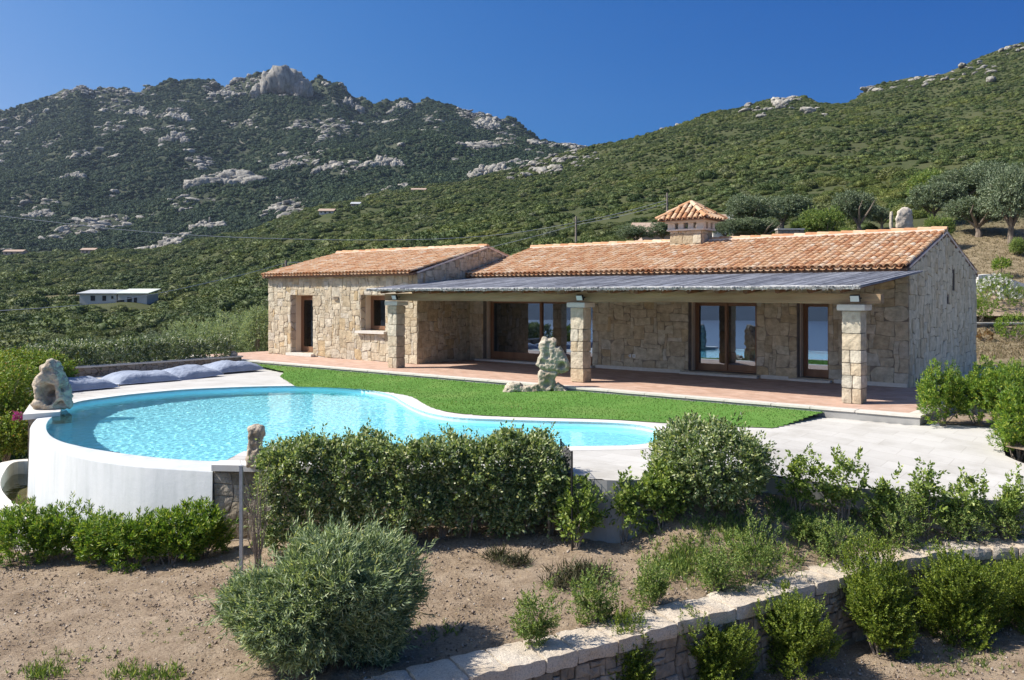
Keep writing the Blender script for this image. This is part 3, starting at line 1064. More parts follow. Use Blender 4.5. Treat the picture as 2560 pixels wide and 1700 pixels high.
# ---- roofs
def roof_tiles(mb, x0, x1, ye, ze, yr, zr, seed, skip=None, pitch=.212):
    rnd = random.Random(seed)
    sl = Vector((0, yr - ye, zr - ze))
    Ls = sl.length
    s = sl / Ls
    n = Vector((0, -s.z, s.y)) if s.y > 0 else Vector((0, s.z, -s.y))
    if n.z < 0:
        n = -n
    nc = int(round((x1 - x0) / pitch))
    pitch = (x1 - x0) / nc
    rows = int(round(Ls / .345))
    ex = Ls / rows
    O = Vector((0, ye, ze))

    def arc(cx, sp, r, h, a0, a1, k, sq=.85):
        c = O + s * sp + n * h
        return [c + Vector((cx + r * math.cos(a0 + (a1 - a0) * i / k), 0, 0)) + n * (r * sq * math.sin(a0 + (a1 - a0) * i / k)) for i in range(k + 1)]
    for c in range(nc + 1):
        cx = x0 + pitch * c
        wob = rnd.uniform(-.012, .012)
        for j in range(rows):
            sp = j * ex - .06
            if skip and skip(cx, O.y + s.y * (sp + .2)):
                continue
            dx, dh = wob + rnd.uniform(-.01, .01), rnd.uniform(-.006, .010)
            tw = rnd.uniform(-.012, .012)
            k = 6
            A = arc(cx + dx, sp, .099, .078 + dh, math.pi, 0, k)
            B = arc(cx + dx + tw, min(sp + ex + .07, Ls), .078, .062 + dh, math.pi, 0, k)
            A2 = arc(cx + dx, sp, .084, .074 + dh, math.pi, 0, k)
            A3 = arc(cx + dx, sp + .12, .080, .07 + dh, math.pi, 0, k)
            vs = A + B + A2 + A3
            m = k + 1
            fs = [(i, i + 1, m + i + 1, m + i) for i in range(k)] + [(2 * m + i, 2 * m + i + 1, i + 1, i) for i in range(k)] + [(3 * m + i, 3 * m + i + 1, 2 * m + i + 1, 2 * m + i) for i in range(k)]
            mb.add(vs, fs)
        if c < nc:
            for j in range(rows):
                sp = j * ex - .085
                if skip and skip(cx + pitch / 2, O.y + s.y * (sp + .2)):
                    continue
                k = 4
                A = arc(cx + pitch / 2, sp, .098, .088, math.pi, 2 * math.pi, k, .7)
                B = arc(cx + pitch / 2, min(sp + ex + .05, Ls), .085, .075, math.pi, 2 * math.pi, k, .7)
                A2 = [p - n * .016 for p in A]
                vs = A + B + A2
                m = k + 1
                mb.add(vs, [(i, i + 1, m + i + 1, m + i) for i in range(k)] + [(i + 1, i, 2 * m + i, 2 * m + i + 1) for i in range(k)])


def ridge_tiles(mb, x0, x1, y, z, seed):
    rnd = random.Random(seed)
    nn = int((x1 - x0) / .40)
    L = (x1 - x0) / nn
    for i in range(nn):
        a, b = x0 + i * L - .03, x0 + (i + 1) * L + .02
        dz = rnd.uniform(-.008, .012)
        k = 7
        A = [(a, y + .125 * math.cos(math.pi * t / k), z + dz + .105 * math.sin(math.pi * t / k)) for t in range(k + 1)]
        B = [(b, y + .105 * math.cos(math.pi * t / k), z + dz - .012 + .09 * math.sin(math.pi * t / k)) for t in range(k + 1)]
        mb.add(A + B, [(t, t + 1, k + 2 + t, k + 1 + t) for t in range(k)])
        mb.add(A, [tuple(range(k + 1))[::-1]])
        mb.add(B, [tuple(range(k + 1))])


def roof(x0, x1, ye, ze, yr, zr, yb, zb, seed, skip=None):
    mb = MB()
    mb.m = 0
    t = .09
    e = .02
    mb.hexa([(x0, ye, ze - t), (x1, ye, ze - t), (x1, yr, zr - t), (x0, yr, zr - t), (x0, ye, ze), (x1, ye, ze), (x1, yr, zr), (x0, yr, zr)])
    mb.hexa([(x1, yb, zb - t), (x0, yb, zb - t), (x0, yr, zr - t), (x1, yr, zr - t), (x1, yb, zb), (x0, yb, zb), (x0, yr, zr), (x1, yr, zr)])
    mb.m = 1
    roof_tiles(mb, x0 + .1, x1 - .08, ye, ze, yr, zr, seed, skip)
    roof_tiles(mb, x0 + .1, x1 - .08, yb, zb, yr, zr, seed + 1, skip)
    o = mb.build('roof', [M_ROOFBED, M_TILE], villa)
    mb = MB()
    ridge_tiles(mb, x0, x1, yr, zr + .115, seed)
    rt = mb.build('ridge_tiles', M_TILE, o)
    mb = MB()
    mb.box(x0 + .02, yr - .19, zr + .005, x1 - .02, yr + .19, zr + .118)
    mb.build('ridge_mortar', M_LIME, o)
    return o


CH = (-9.36, -7.98, 3.25, 4.15)       # chimney footprint x0,x1,y0,y1
roof(X0 + .03, XR + .02, -.24, 3.30, 3.95, 4.49, 8.15, 3.28, 5, lambda x, y: CH[0] - .05 < x < CH[1] + .05 and CH[2] - .1 < y < CH[3] + .1)
roof(XW - .12, X0 - .02, WY - .24, 3.38, WYR, 4.44, WYB + .25, 3.38, 8)

# ---- chimney
ch = empty('chimney')
ch.parent = villa
cx0, cx1, cy0, cy1 = CH
mb = MB()
mb.hexa([(cx0, cy0, 4.0), (cx1, cy0, 4.0), (cx1, cy1, 4.0), (cx0, cy1, 4.0), (cx0 + .06, cy0 + .04, 4.93), (cx1 - .06, cy0 + .04, 4.93), (cx1 - .06, cy1 - .04, 4.93), (cx0 + .06, cy1 - .04, 4.93)])
facing(mb, lambda u, z, h: (u, cy0 + .04 * (z - 4) - h, z), cx0 + .05, cx1 - .05, 4.1, 4.92, [], 17, 1, .11)
facing(mb, lambda u, z, h: (cx1 - .06 * (z - 4) + h, u, z), cy0 + .04, cy1 - .04, 4.1, 4.92, [], 19, 1, .11)
mb.build('chimney_shaft', [M_JOINT, M_FACE], ch)
mb = MB()
mb.box(cx0 - .06, cy0 - .06, 4.93, cx1 + .06, cy1 + .06, 4.99)
mb.box(cx0 - .10, cy0 - .10, 5.22, cx1 + .10, cy1 + .10, 5.30)
mb.build('chimney_slab', M_SLAB, ch)
mb = MB()
for fx in (0, .34, .68, 1):
    for fy in (0, .5, 1):
        if 0 < fx < 1 and fy == .5:
            continue
        x, y = cx0 + .10 + (cx1 - cx0 - .2) * fx, cy0 + .10 + (cy1 - cy0 - .2) * fy
        w = .15 if fx in (0, 1) else .11
        mb.box(x - w, y - .09, 4.99, x + w, y + .09, 5.22)
mb.build('chimney_pier', M_SLAB, ch)
mb = MB()
xa, xb, ya, yb = cx0 - .32, cx1 + .32, cy0 - .34, cy1 + .34
xm, ym, zt, ze = (xa + xb) / 2, (ya + yb) / 2, 6.0, 5.30
mb.m = 0
mb.add([(xa, ya, ze), (xb, ya, ze), (xb, yb, ze), (xa, yb, ze), (xm, ym, zt - .06)], [(0, 1, 4), (1, 2, 4), (2, 3, 4), (3, 0, 4), (3, 2, 1, 0)])
mb.m = 1


def hip_tile(p, q, r0, r1, up):
    """barrel tile from p (low end) to q"""
    p, q = Vector(p), Vector(q)
    d = (q - p).normalized()
    sx = d.cross(Vector((0, 0, 1))).normalized()
    n = sx.cross(d)
    k = 6
    A = [p + sx * r0 * math.cos(math.pi * t / k) + n * (r0 * .9 * math.sin(math.pi * t / k) + up) for t in range(k + 1)]
    B = [q + sx * r1 * math.cos(math.pi * t / k) + n * (r1 * .9 * math.sin(math.pi * t / k) + up * .6) for t in range(k + 1)]
    A2 = [p + (a - p) * .8 for a in A]
    m = k + 1
    mb.add(A + B + A2, [(t, t + 1, m + t + 1, m + t) for t in range(k)] + [(2 * m + t, 2 * m + t + 1, t + 1, t) for t in range(k)])


apex = Vector((xm, ym, zt))
for (p, q, nn) in (((xa, ya), (xb, ya), 9), ((xb, ya), (xb, yb), 7), ((xb, yb), (xa, yb), 9), ((xa, yb), (xa, ya), 7)):
    for i in range(1, nn):
        t = i / nn
        lo = Vector((p[0] + (q[0] - p[0]) * t, p[1] + (q[1] - p[1]) * t, ze + .02))
        mid = Vector(((p[0] + q[0]) / 2, (p[1] + q[1]) / 2, ze))
        up = (apex - mid)
        dist = 1 - abs(t - .5) * 2
        span = dist * .97
        rows = max(1, int(math.ceil(span / .36)))
        for r_ in range(rows):
            a, b = r_ / rows * span, min(span, (r_ + 1.25) / rows * span)
            if b - a > .05:
                hip_tile(lo + up * a, lo + up * b, .088, .07, .02)
for cpt in ((xa, ya), (xb, ya), (xb, yb), (xa, yb)):
    c0 = Vector((cpt[0], cpt[1], ze + .03))
    for r_ in range(3):
        hip_tile(c0.lerp(apex, r_ / 3), c0.lerp(apex, (r_ + 1.15) / 3 if r_ < 2 else 1.0), .10, .08, .045 - .005 * r_)
mb.build('chimney_roof', [M_ROOFBED, M_TILE], ch)
mb = MB()
for s in range(6):
    mb.tube([(xm, ym, zt - .02), (xm, ym, zt + .04)], [.07, .02], 8)
    break
mb.build('chimney_tip', M_LIME, ch)

# ---- doors, windows
DY = .38


def frame_rect(mb, x0, x1, z0, z1, y0, y1, w, wb=None):
    wb = wb or w
    mb.box(x0, y0, z0, x0 + w, y1, z1)
    mb.box(x1 - w, y0, z0, x1, y1, z1)
    mb.box(x0 + w, y0, z1 - w, x1 - w, y1, z1)
    mb.box(x0 + w, y0, z0, x1 - w, y1, z0 + wb)


def glazed(name, x0, x1, z0, z1, leaves, y=DY, w=.11, wb=.22, label=None, curtain=False):
    mb = MB()
    g = .012
    lw = (x1 - x0 - .1) / leaves
    frame_rect(mb, x0 + g, x1 - g, z0 + .002, z1 - g, y, y + .12, .06, .04)
    o = mb.build(name, M_WOOD, villa)
    if label:
        o['label'] = label
    for i in range(leaves):
        a = x0 + .05 + lw * i - (w * .8 if i else 0)
        yy = y + .022 + (.045 if i % 2 else 0)
        mb = MB()
        frame_rect(mb, a + .004, a + lw - .004, z0 + .045, z1 - .075, yy, yy + .042, w, wb)
        s = mb.build('sash', M_WOOD, o)
        mb = MB()
        mb.box(a + w, yy + .016, z0 + .045 + wb, a + lw - w, yy + .022, z1 - .075 - w)
        mb.build('pane', M_GLASS if not curtain else M_PANE, o)
    if curtain:
        mb = MB()
        n = 40
        vs = []
        for i in range(n + 1):
            xx = x0 + .08 + (x1 - x0 - .16) * i / n
            yy = y + .22 + .03 * math.sin(i * 1.9)
            vs += [(xx, yy, z0 + .02), (xx, yy, z1 - .05)]
        mb.add(vs, [(2 * i, 2 * i + 2, 2 * i + 3, 2 * i + 1) for i in range(n)])
        mb.build('curtain', M_CURTAIN, o)
    return o


def lining(x0, x1, z0, z1, ya, yb):
    mb = MB()
    mb.box(x0 + .002, ya, z0 + .002, x0 + .03, yb, z1 - .002)
    mb.box(x1 - .03, ya, z0 + .002, x1 - .002, yb, z1 - .002)
    mb.box(x0 + .03, ya, z1 - .03, x1 - .03, yb, z1 - .002)
    mb.build('jamb_lining', M_PLASTER, villa)


def reveal(x0, x1, z0, z1, yf, depth=.12, side=.30):
    """pale plaster lining of the opening's left jamb"""
    mb = MB()
    mb.box(x0 + .002, yf, z0 + .002, x0 + side, yf + depth, z1 - .002)
    return mb


d1 = glazed('sliding_door', -15.68, -10.58, .07, 2.42, 2, w=.10, wb=.24, label='widest sliding door on the porch')
d2 = glazed('sliding_door', -6.75, -4.48, .11, 2.37, 2, w=.085, wb=.18)
d3 = glazed('glass_door', -3.13, -2.25, .11, 2.37, 1, w=.085, wb=.18)
for o_ in OP_MAIN:
    lining(*o_, .20, .40)
for (a, b) in ((-15.98, -10.45), (-7.0, -4.33), (-3.36, -2.1)):
    mb = MB()
    mb.rough((a + b) / 2, -.02, .04, b - a, .42, .085, 0, .006, (6, 2, 1), 2)
    mb.build('door_step', M_SLAB, villa)
# plinth course under the porch wall
for (a, b) in ((-10.40, -7.04), (-4.30, -3.40), (-2.06, -.02)):
    mb = MB()
    mb.rough((a + b) / 2, -.035, .06, b - a, .07, .13, 0, .008, (6, 1, 1), 2)
    mb.build('plinth', M_SLAB, villa)
dw = glazed('wooden_door', -24.09, -22.65, .14, 2.53, 1, WY + .48, w=.11, wb=.18, curtain=True)
ww = glazed('window', -19.59, -18.23, 1.20, 2.53, 1, WY + .48, w=.09, wb=.10, curtain=True)
for o_ in OP_WING:
    lining(*o_, WY + .24, WY + .50)
mb = MB()
mb.rough(-23.35, WY - .03, .06, 1.75, .40, .125, 0, .006, (5, 2, 1), 2)
mb.build('door_step', M_SLAB, villa)
mb = MB()
mb.rough(-18.93, WY + .03, 1.115, 1.72, .46, .11, 0, .006, (5, 2, 1), 2)
mb.build('window_sill', M_SLAB, villa)
# half round wall lamp of stone
mb = MB()
k = 10
for (z, r) in ((2.33, .05), (2.40, .15), (2.50, .21)):
    mb.V += [(-21.14 + r * math.cos(math.pi + math.pi * i / k), WY + r * .8 * math.sin(math.pi + math.pi * i / k), z) for i in range(k + 1)]
for l in range(2):
    for i in range(k):
        a = l * (k + 1) + i
        mb.F.append([a, a + 1, a + k + 2, a + k + 1])
        mb.M.append(0)
mb.F += [list(range(k + 1))[::-1], [2 * (k + 1) + i for i in range(k + 1)]]
mb.M += [0, 0]
mb.build('wall_lamp', M_BLOCK, villa)
for x in (-9.02, -8.84):
    mb = MB()
    mb.rough(x, -.012, .49, .125, .03, .115, 0, .003, (2, 1, 2), 1)
    so_ = mb.build('wall_socket', M_WHITEPL, villa)
    mb = MB()
    mb.box(x - .035, -.031, .465, x + .035, -.028, .515)
    mb.build('socket_cover', M_STEEL, so_)

# ---- porch: columns, beam, rafters, reeds
rnd = random.Random(4)
CXS = (-15.93, -7.97, -.02)
for ci, cx in enumerate(CXS):
    mb = MB()
    mb.m = 1
    mb.box(cx - .185, -4.56, 0, cx + .185, -4.19, 2.19)
    mb.m = 0
    z = 0.0
    j = 0
    while z < 2.15:
        h = min(rnd.choice([.30, .36, .40, .46, .5]), 2.19 - z)
        if 2.19 - z - h < .16:
            h = 2.19 - z
        if rnd.random() < .35 and h < .45:
            sp = rnd.uniform(-.06, .06)
            for (a, b) in ((-.225, sp - .006), (sp + .006, .225)):
                mb.rough(cx + (a + b) / 2, -4.375, z + h / 2, b - a, .43 + rnd.uniform(-.02, .02), h - .009, 0, .013, (4, 5, 4), 7, rnd.random() * 9, .10)
        else:
            mb.rough(cx + rnd.uniform(-.008, .008), -4.375, z + h / 2, .45 + rnd.uniform(-.02, .02), .43 + rnd.uniform(-.02, .02), h - .009, 0, .013, (5, 5, 4), 7, rnd.random() * 9, .10)
        z += h
        j += 1
    o = mb.build('porch_column', [M_BLOCK, M_MORTAR], villa)
    mb = MB()
    mb.rough(cx, -4.375, 2.27, .66, .54, .155, 0, .006, (4, 4, 2), 2, ci)
    mb.build('capital', M_SLAB, o)
for (a, b) in ((-16.40, -8.01), (-7.97, .62)):
    mb = MB()
    n = 30
    pts = []
    seedv = rnd.random() * 20
    for i in range(n + 1):
        t = i / n
        x = a + (b - a) * t
        dz = .018 * noise.noise(Vector((x * .7, seedv, 0)))
        h = .235 + .02 * noise.noise(Vector((x * .5, seedv, 5))) + .03 * math.sin(math.pi * t)
        w = .12 + .012 * noise.noise(Vector((x, seedv, 9)))
        pts.append([(x, -4.375 - w, 2.365 + dz), (x, -4.375 + w, 2.365 + dz), (x, -4.375 + w * 1.02, 2.365 + dz + h), (x, -4.375 - w * .98, 2.365 + dz + h)])
        pts[-1] = [(p[0], p[1] + .012 * noise.noise(Vector((x * 2, k_ * 3, seedv))), p[2]) for k_, p in enumerate(pts[-1])]
    for q in pts:
        mb.V += q
    for i in range(n):
        for k_ in range(4):
            c_ = (k_ + 1) % 4
            mb.F.append([i * 4 + k_, i * 4 + 4 + k_, i * 4 + 4 + c_, i * 4 + c_])
            mb.M.append(0)
    mb.F += [[3, 2, 1, 0], [n * 4, n * 4 + 1, n * 4 + 2, n * 4 + 3]]
    mb.M += [0, 0]
    mb.build('porch_beam', M_BEAM, villa)


def canz(y):
    return 2.735 + .0905 * (y + 5.05)


xx = -16.1
while xx < .55:
    mb = MB()
    r0 = rnd.uniform(.055, .07)
    ya, yb = -4.95, (-.02 if xx > -16.3 else -2.9)
    pts = [(xx + rnd.uniform(-.02, .02), ya + (yb - ya) * t, canz(ya + (yb - ya) * t) - r0 - .012) for t in (0, .25, .5, .75, 1)]
    mb.tube(pts, [r0 * rnd.uniform(.9, 1.1) for _ in pts], 8)
    mb.build('rafter', M_RAFTER, villa)
    xx += .80
# reed mat: thousands of stalks read as ~700 rods laid down the slope
mb = MB()
x = -16.72
while x < .36:
    for layer in range(2):
        ya = -5.08 + rnd.uniform(-.05, .03)
        yb = -.015 if x > X0 + .03 else WY - .02
        xo = x + rnd.uniform(-.012, .012)
        pts = []
        y = ya
        nseg = 6
        for i in range(nseg + 1):
            y = ya + (yb - ya) * i / nseg
            sag = .018 * noise.noise(Vector((x * .9, y * .6, layer)))
            pts.append((xo + rnd.uniform(-.012, .012) + (.0), y, canz(y) + .012 + layer * .022 + sag + rnd.uniform(0, .008)))
        mb.tube(pts, rnd.uniform(.011, .017), 5, True)
    x += .027
for (xa_, xb_, yb_) in ((-16.70, X0 + .04, WY - .03), (X0 + .04, .34, -.02)):  # thin opaque sheet added inside the mat to block sun streaks
    mb.hexa([(xa_, -5.04, canz(-5.04) - .008), (xb_, -5.04, canz(-5.04) - .008), (xb_, yb_, canz(yb_) - .008), (xa_, yb_, canz(yb_) - .008), (xa_, -5.04, canz(-5.04) + .006), (xb_, -5.04, canz(-5.04) + .006), (xb_, yb_, canz(yb_) + .006), (xa_, yb_, canz(yb_) + .006)])
reed = mb.build('reed_canopy', M_REED, villa)
mb = MB()
n = 120
for j, (dy, dz, rr_) in enumerate(((0, .0, .022), (-.018, .03, .020), (.01, .055, .020))):
    pts = []
    for i in range(n + 1):
        x = -16.70 + 17.05 * i / n
        pts.append((x, -5.07 + dy + .012 * noise.noise(Vector((x * 3, j, 1))), canz(-5.07) - .012 + dz + .024 * noise.noise(Vector((x * .5, 2, 3))) + .008 * noise.noise(Vector((x * 4, j, 0)))))
    mb.tube(pts, [rr_ * rnd.uniform(.7, 1.2) for _ in pts], 6)
for i in range(900):
    x = rnd.uniform(-16.7, .33)
    z = canz(-5.07) - .02 + rnd.uniform(-.02, .05) + .024 * noise.noise(Vector((x * .5, 2, 3)))
    mb.tube([(x, -5.05, z), (x + rnd.uniform(-.02, .02), -5.10 - rnd.uniform(0, .03), z + rnd.uniform(-.025, .01))], rnd.uniform(.006, .012), 4)
mb.build('reed_edging', M_REEDEND, reed)

# ---- floodlights resting over the columns
fl0 = None
for i, (cx, lab) in enumerate(zip((-15.62, -7.74, .12), ('small square floodlight above the porch column nearest the left wing', 'small square floodlight above the middle porch column', 'small square floodlight above the rightmost porch column'))):
    if fl0 is None:
        fl = fl0 = empty('floodlight', H(cx, -4.74, 2.49), HRZ)
        mb = MB()
        mb.rough(0, 0, 0, .23, .07, .17, 0, .004, (3, 2, 2), 1)
        hd = mb.build('lamp_head', M_BLACK, fl)
        hd.rotation_euler = (R(18), 0, 0)
        mb = MB()
        mb.box(-.10, -.045, -.07, .10, -.036, .07)
        g_ = mb.build('lamp_glass', M_LAMPGLASS, hd)
        mb = MB()
        mb.box(-.02, .04, -.02, .02, .24, .02)
        mb.box(-.13, -.01, -.015, -.118, .06, .015)
        mb.box(.118, -.01, -.015, .13, .06, .015)
        mb.build('bracket', M_BLACK, fl)
    else:
        fl = copy_tree(fl0)
        fl.location = H(cx, -4.74, 2.49)
    tag(fl, lab, 'lamp', 'floodlights on the porch beam')

# ---- terrace
M_TERR, nt = new_mat('terracotta_paving')
v = coord(nt)
br = N(nt, 'ShaderNodeTexBrick', {'Vector': v, 'Color1': (.47, .295, .215, 1), 'Color2': (.56, .385, .30, 1), 'Mortar': (.42, .34, .27, 1), 'Scale': 1.0, 'Mortar Size': .008, 'Brick Width': .30, 'Row Height': .15, 'Bias': 0.0})
nz = ramp(nt, tex_noise(nt, v, 2.2, 7, .65), [(.3, (.78, .76, .75)), (.7, (1.12, 1.12, 1.12))])
finish(nt, mixc(nt, 1.0, br.outputs[0], nz, 'MULTIPLY'), .75, br.outputs[1], -.3, .004, .25)
mb = MB()
TX0, TX1, TY = -27.6, 1.83, -5.75
mb.box(TX0 + .36, TY + .34, -.5, TX1 - .34, 0.0, -.004)
mb.box(TX0 + .36, 0.0, -.5, XW + .3, 6.0, -.004)
mb.box(0.0, 0.0, -.5, TX1 - .34, .9, -.004)
tag(mb.build('terrace', M_TERR, None, loc=HLOC, rz=HRZ), 'reddish brick tile terrace in front of the villa', None, None, 'structure')
mb = MB()
x = TX0
rnd = random.Random(9)
while x < TX1 - .01:
    L = min(rnd.uniform(.9, 1.3), TX1 - x)
    if TX1 - x - L < .4:
        L = TX1 - x
    mb.rough(x + L / 2, TY + .17, -.028, L - .006, .345, .056, 0, .004, (3, 2, 1), 2, x)
    x += L
y = TY + .345
while y < .9:
    mb.rough(TX1 - .17, y + .5, -.028, .345, .994, .056, 0, .004, (2, 3, 1), 2, y)
    y += 1.0
mb.m = 1
mb.box(TX0 + .02, TY + .03, -.6, TX1 - .03, TY + .33, -.06)
mb.box(TX1 - .33, TY + .33, -.6, TX1 - .03, .9, -.06)
M_RGREY = m_simple('grey_render', (.27, .26, .245), (.35, .34, .32), 2.5, .9, .25, .006, 30)
tag(mb.build('terrace_edge', [M_SLAB, M_RGREY], None, loc=HLOC, rz=HRZ), 'pale stone edging of the terrace', None, None, 'structure')
# ------------------------------------------------------------------ pool, deck, lawn
ZWAT, ZRIM, ZDECK = -.32, -.315, -.22
far_px = [(136, 1037.5), (195, 1014.6), (268, 1003), (344, 993.5), (459, 983), (574, 977.4), (670, 974.4), (781, 973.4), (858, 977), (931, 986), (979, 997), (1004, 1012), (1036, 1030), (1080, 1045), (1150, 1056), (1259, 1061), (1369, 1064.5), (1500, 1068), (1590, 1074)]
right_px = [(1640, 1086), (1656, 1104), (1625, 1121), (1560, 1128)]
near_px = [(1432, 1130), (1200, 1136), (900, 1142), (700, 1144), (609, 1143)]
rimin_px = [(559, 1154), (459, 1150), (344, 1139), (237, 1123.6), (191, 1114), (153, 1104), (125, 1089), (115, 1070), (120, 1053)]
rimout_px = [(97, 1041), (80, 1060), (77, 1077), (92, 1097), (126, 1118), (172, 1135), (237, 1150), (344, 1164.6), (459, 1172.6), (532, 1176.5)]
W2 = lambda pts, z: [P(a, b, z) for a, b in pts]
FARL = smooth_line(W2(far_px, ZWAT) + W2(right_px, ZWAT), 5)
NEARL = W2(near_px, ZWAT)
RIMI = smooth_line(W2(rimin_px, ZWAT) + [P(136, 1037.5, ZWAT)], 5)[:-1]
POOL = FARL + NEARL + RIMI                     # clockwise closed water line
RIMO = smooth_line(W2(rimout_px, ZWAT), 5)

M_DECK, nt = new_mat('pale_paving')
v = coord(nt)
vr = mapv(nt, v, (1, 1, 1), (0, 0, R(39.7)))
br = N(nt, 'ShaderNodeTexBrick', {'Vector': vr, 'Color1': (.50, .475, .43, 1), 'Color2': (.56, .535, .49, 1), 'Mortar': (.42, .39, .345, 1), 'Scale': 1.0, 'Mortar Size': .006, 'Brick Width': .90, 'Row Height': .45})
nz = ramp(nt, tex_noise(nt, v, 1.1, 8, .65), [(.28, (.78, .765, .74)), (.48, (.96, .955, .95)), (.7, (1.05, 1.05, 1.05))])
finish(nt, mixc(nt, 1.0, br.outputs[0], nz, 'MULTIPLY'), .7, tex_noise(nt, v, 40, 4), .12, .004, .3)
M_COPING = m_simple('pool_coping_stone', (0.616, 0.581, 0.528), (0.686, 0.660, 0.616), 3, .6, .1, .003, 50)
M_RENDER, nt = new_mat('white_render')
v = coord(nt)
a_ = ramp(nt, tex_noise(nt, mapv(nt, v, (1, 1, .22)), 1.7, 8, .68), [(.28, (.42, .44, .44)), (.5, (.50, .515, .515)), (.7, (.54, .55, .545))])
drip = ramp(nt, tex_noise(nt, mapv(nt, v, (1, 1, .06)), 6, 5, .7), [(.38, (.93, .94, .93)), (.55, (1, 1, 1))])
a_ = mixc(nt, 1.0, a_, drip, 'MULTIPLY')
finish(nt, a_, .75, tex_noise(nt, v, 7, 8, .68), .35, .02, .2)
M_BASIN = m_simple('pool_lining', (.50, .84, .90), (.58, .88, .93), 9, .5)

pool = empty('swimming_pool', (0, 0, 0))
tag(pool, 'free form infinity pool with a curved white wall and turquoise water', 'pool')


def floor_z(x, y):
    return -1.5 + .85 * sstep(-5.5, 2.5, x)


mb = MB()
V_, T_ = poly_mesh(POOL, lambda x, y: floor_z(x, y))
mb.add(V_, T_)
n = len(POOL)
mb.add([(p.x, p.y, floor_z(p.x, p.y)) for p in POOL] + [(p.x, p.y, ZDECK + .01 if i < len(FARL) + len(NEARL) else ZRIM) for i, p in enumerate(POOL)], [(i, (i + 1) % n, n + (i + 1) % n, n + i) for i in range(n)])
o = mb.build('basin', M_BASIN, pool)
o.cycles.is_caustics_receiver = True
# entry steps in the shallow arm
mb = MB()
for i, (zt, rr_) in enumerate(((-1.02, 2.3), (-.84, 1.6))):
    c = P(1250, 1090, ZWAT)
# infinity wall: rim + outer face leaning out a little towards the foot
mb = MB()
ni, no = len(RIMI), len(RIMO)
rim_in = [Vector((p.x, p.y, ZRIM)) for p in RIMI[::-1]]
rim_out = [Vector((p.x, p.y, ZRIM - .012)) for p in RIMO]


def resample(line, n):
    L = [0]
    for a, b in zip(line[:-1], line[1:]):
        L.append(L[-1] + (b - a).length)
    out = []
    for i in range(n):
        s = L[-1] * i / (n - 1)
        k = max(0, min(len(line) - 2, int(np.searchsorted(L, s) - 1)))
        t = (s - L[k]) / max(1e-9, L[k + 1] - L[k])
        out.append(line[k].lerp(line[k + 1], t))
    return out


K = 80
ri, ro = resample(rim_in, K), resample(rim_out, K)
cen = Vector((-4.5, 20.5, 0))
foot = []
mid1, mid2 = [], []
for p in ro:
    d = (p - cen)
    d.z = 0
    d.normalize()
    mid1.append(p + d * .012 - Vector((0, 0, .02)))
    foot.append(Vector((p.x + d.x * .07, p.y + d.y * .07, -2.1)))
mb.add(ri + ro + mid1 + foot, [(r_ * K + i, r_ * K + i + 1, (r_ + 1) * K + i + 1, (r_ + 1) * K + i) for r_ in range(3) for i in range(K - 1)])
# closed end by the stone wall
mb.add([ri[-1], ro[-1], foot[-1], Vector((ri[-1].x, ri[-1].y, -2.1))], [(0, 1, 2, 3)])
o = mb.build('infinity_wall', M_RENDER, pool)
for p in o.data.polygons:
    p.use_smooth = True

# coping band round the far and near edges
CW = .42


def offset_line(line, w):
    out = []
    for i, p in enumerate(line):
        a, b = line[max(0, i - 1)], line[min(len(line) - 1, i + 1)]
        t = (b - a).normalized()
        out.append(Vector((p.x - t.y * w, p.y + t.x * w, p.z)))
    return out


EDGE = FARL + NEARL
OUT = offset_line(EDGE, CW)
mb = MB()
nE = len(EDGE)
zc_ = ZDECK + .006
vs = [(p.x, p.y, zc_) for p in EDGE] + [(p.x, p.y, zc_) for p in OUT] + [(p.x, p.y, zc_ - .05) for p in EDGE] + [(p.x, p.y, zc_ - .05) for p in OUT]
mb.add(vs, [(i, i + 1, nE + i + 1, nE + i) for i in range(nE - 1)] + [(2 * nE + i, 2 * nE + i + 1, i + 1, i) for i in range(nE - 1)] + [(nE + i, nE + i + 1, 3 * nE + i + 1, 3 * nE + i) for i in range(nE - 1)])
mb.build('coping', M_COPING, pool)

# water: a rippled refracting sheet
M_WATER, nt = new_mat('pool_water')
g_ = N(nt, 'ShaderNodeBsdfGlass', {'Color': (.80, .98, 1.0, 1), 'Roughness': 0.0, 'IOR': 1.33})
nt.links.new(g_.outputs[0], nt.nodes.new('ShaderNodeOutputMaterial').inputs[0])


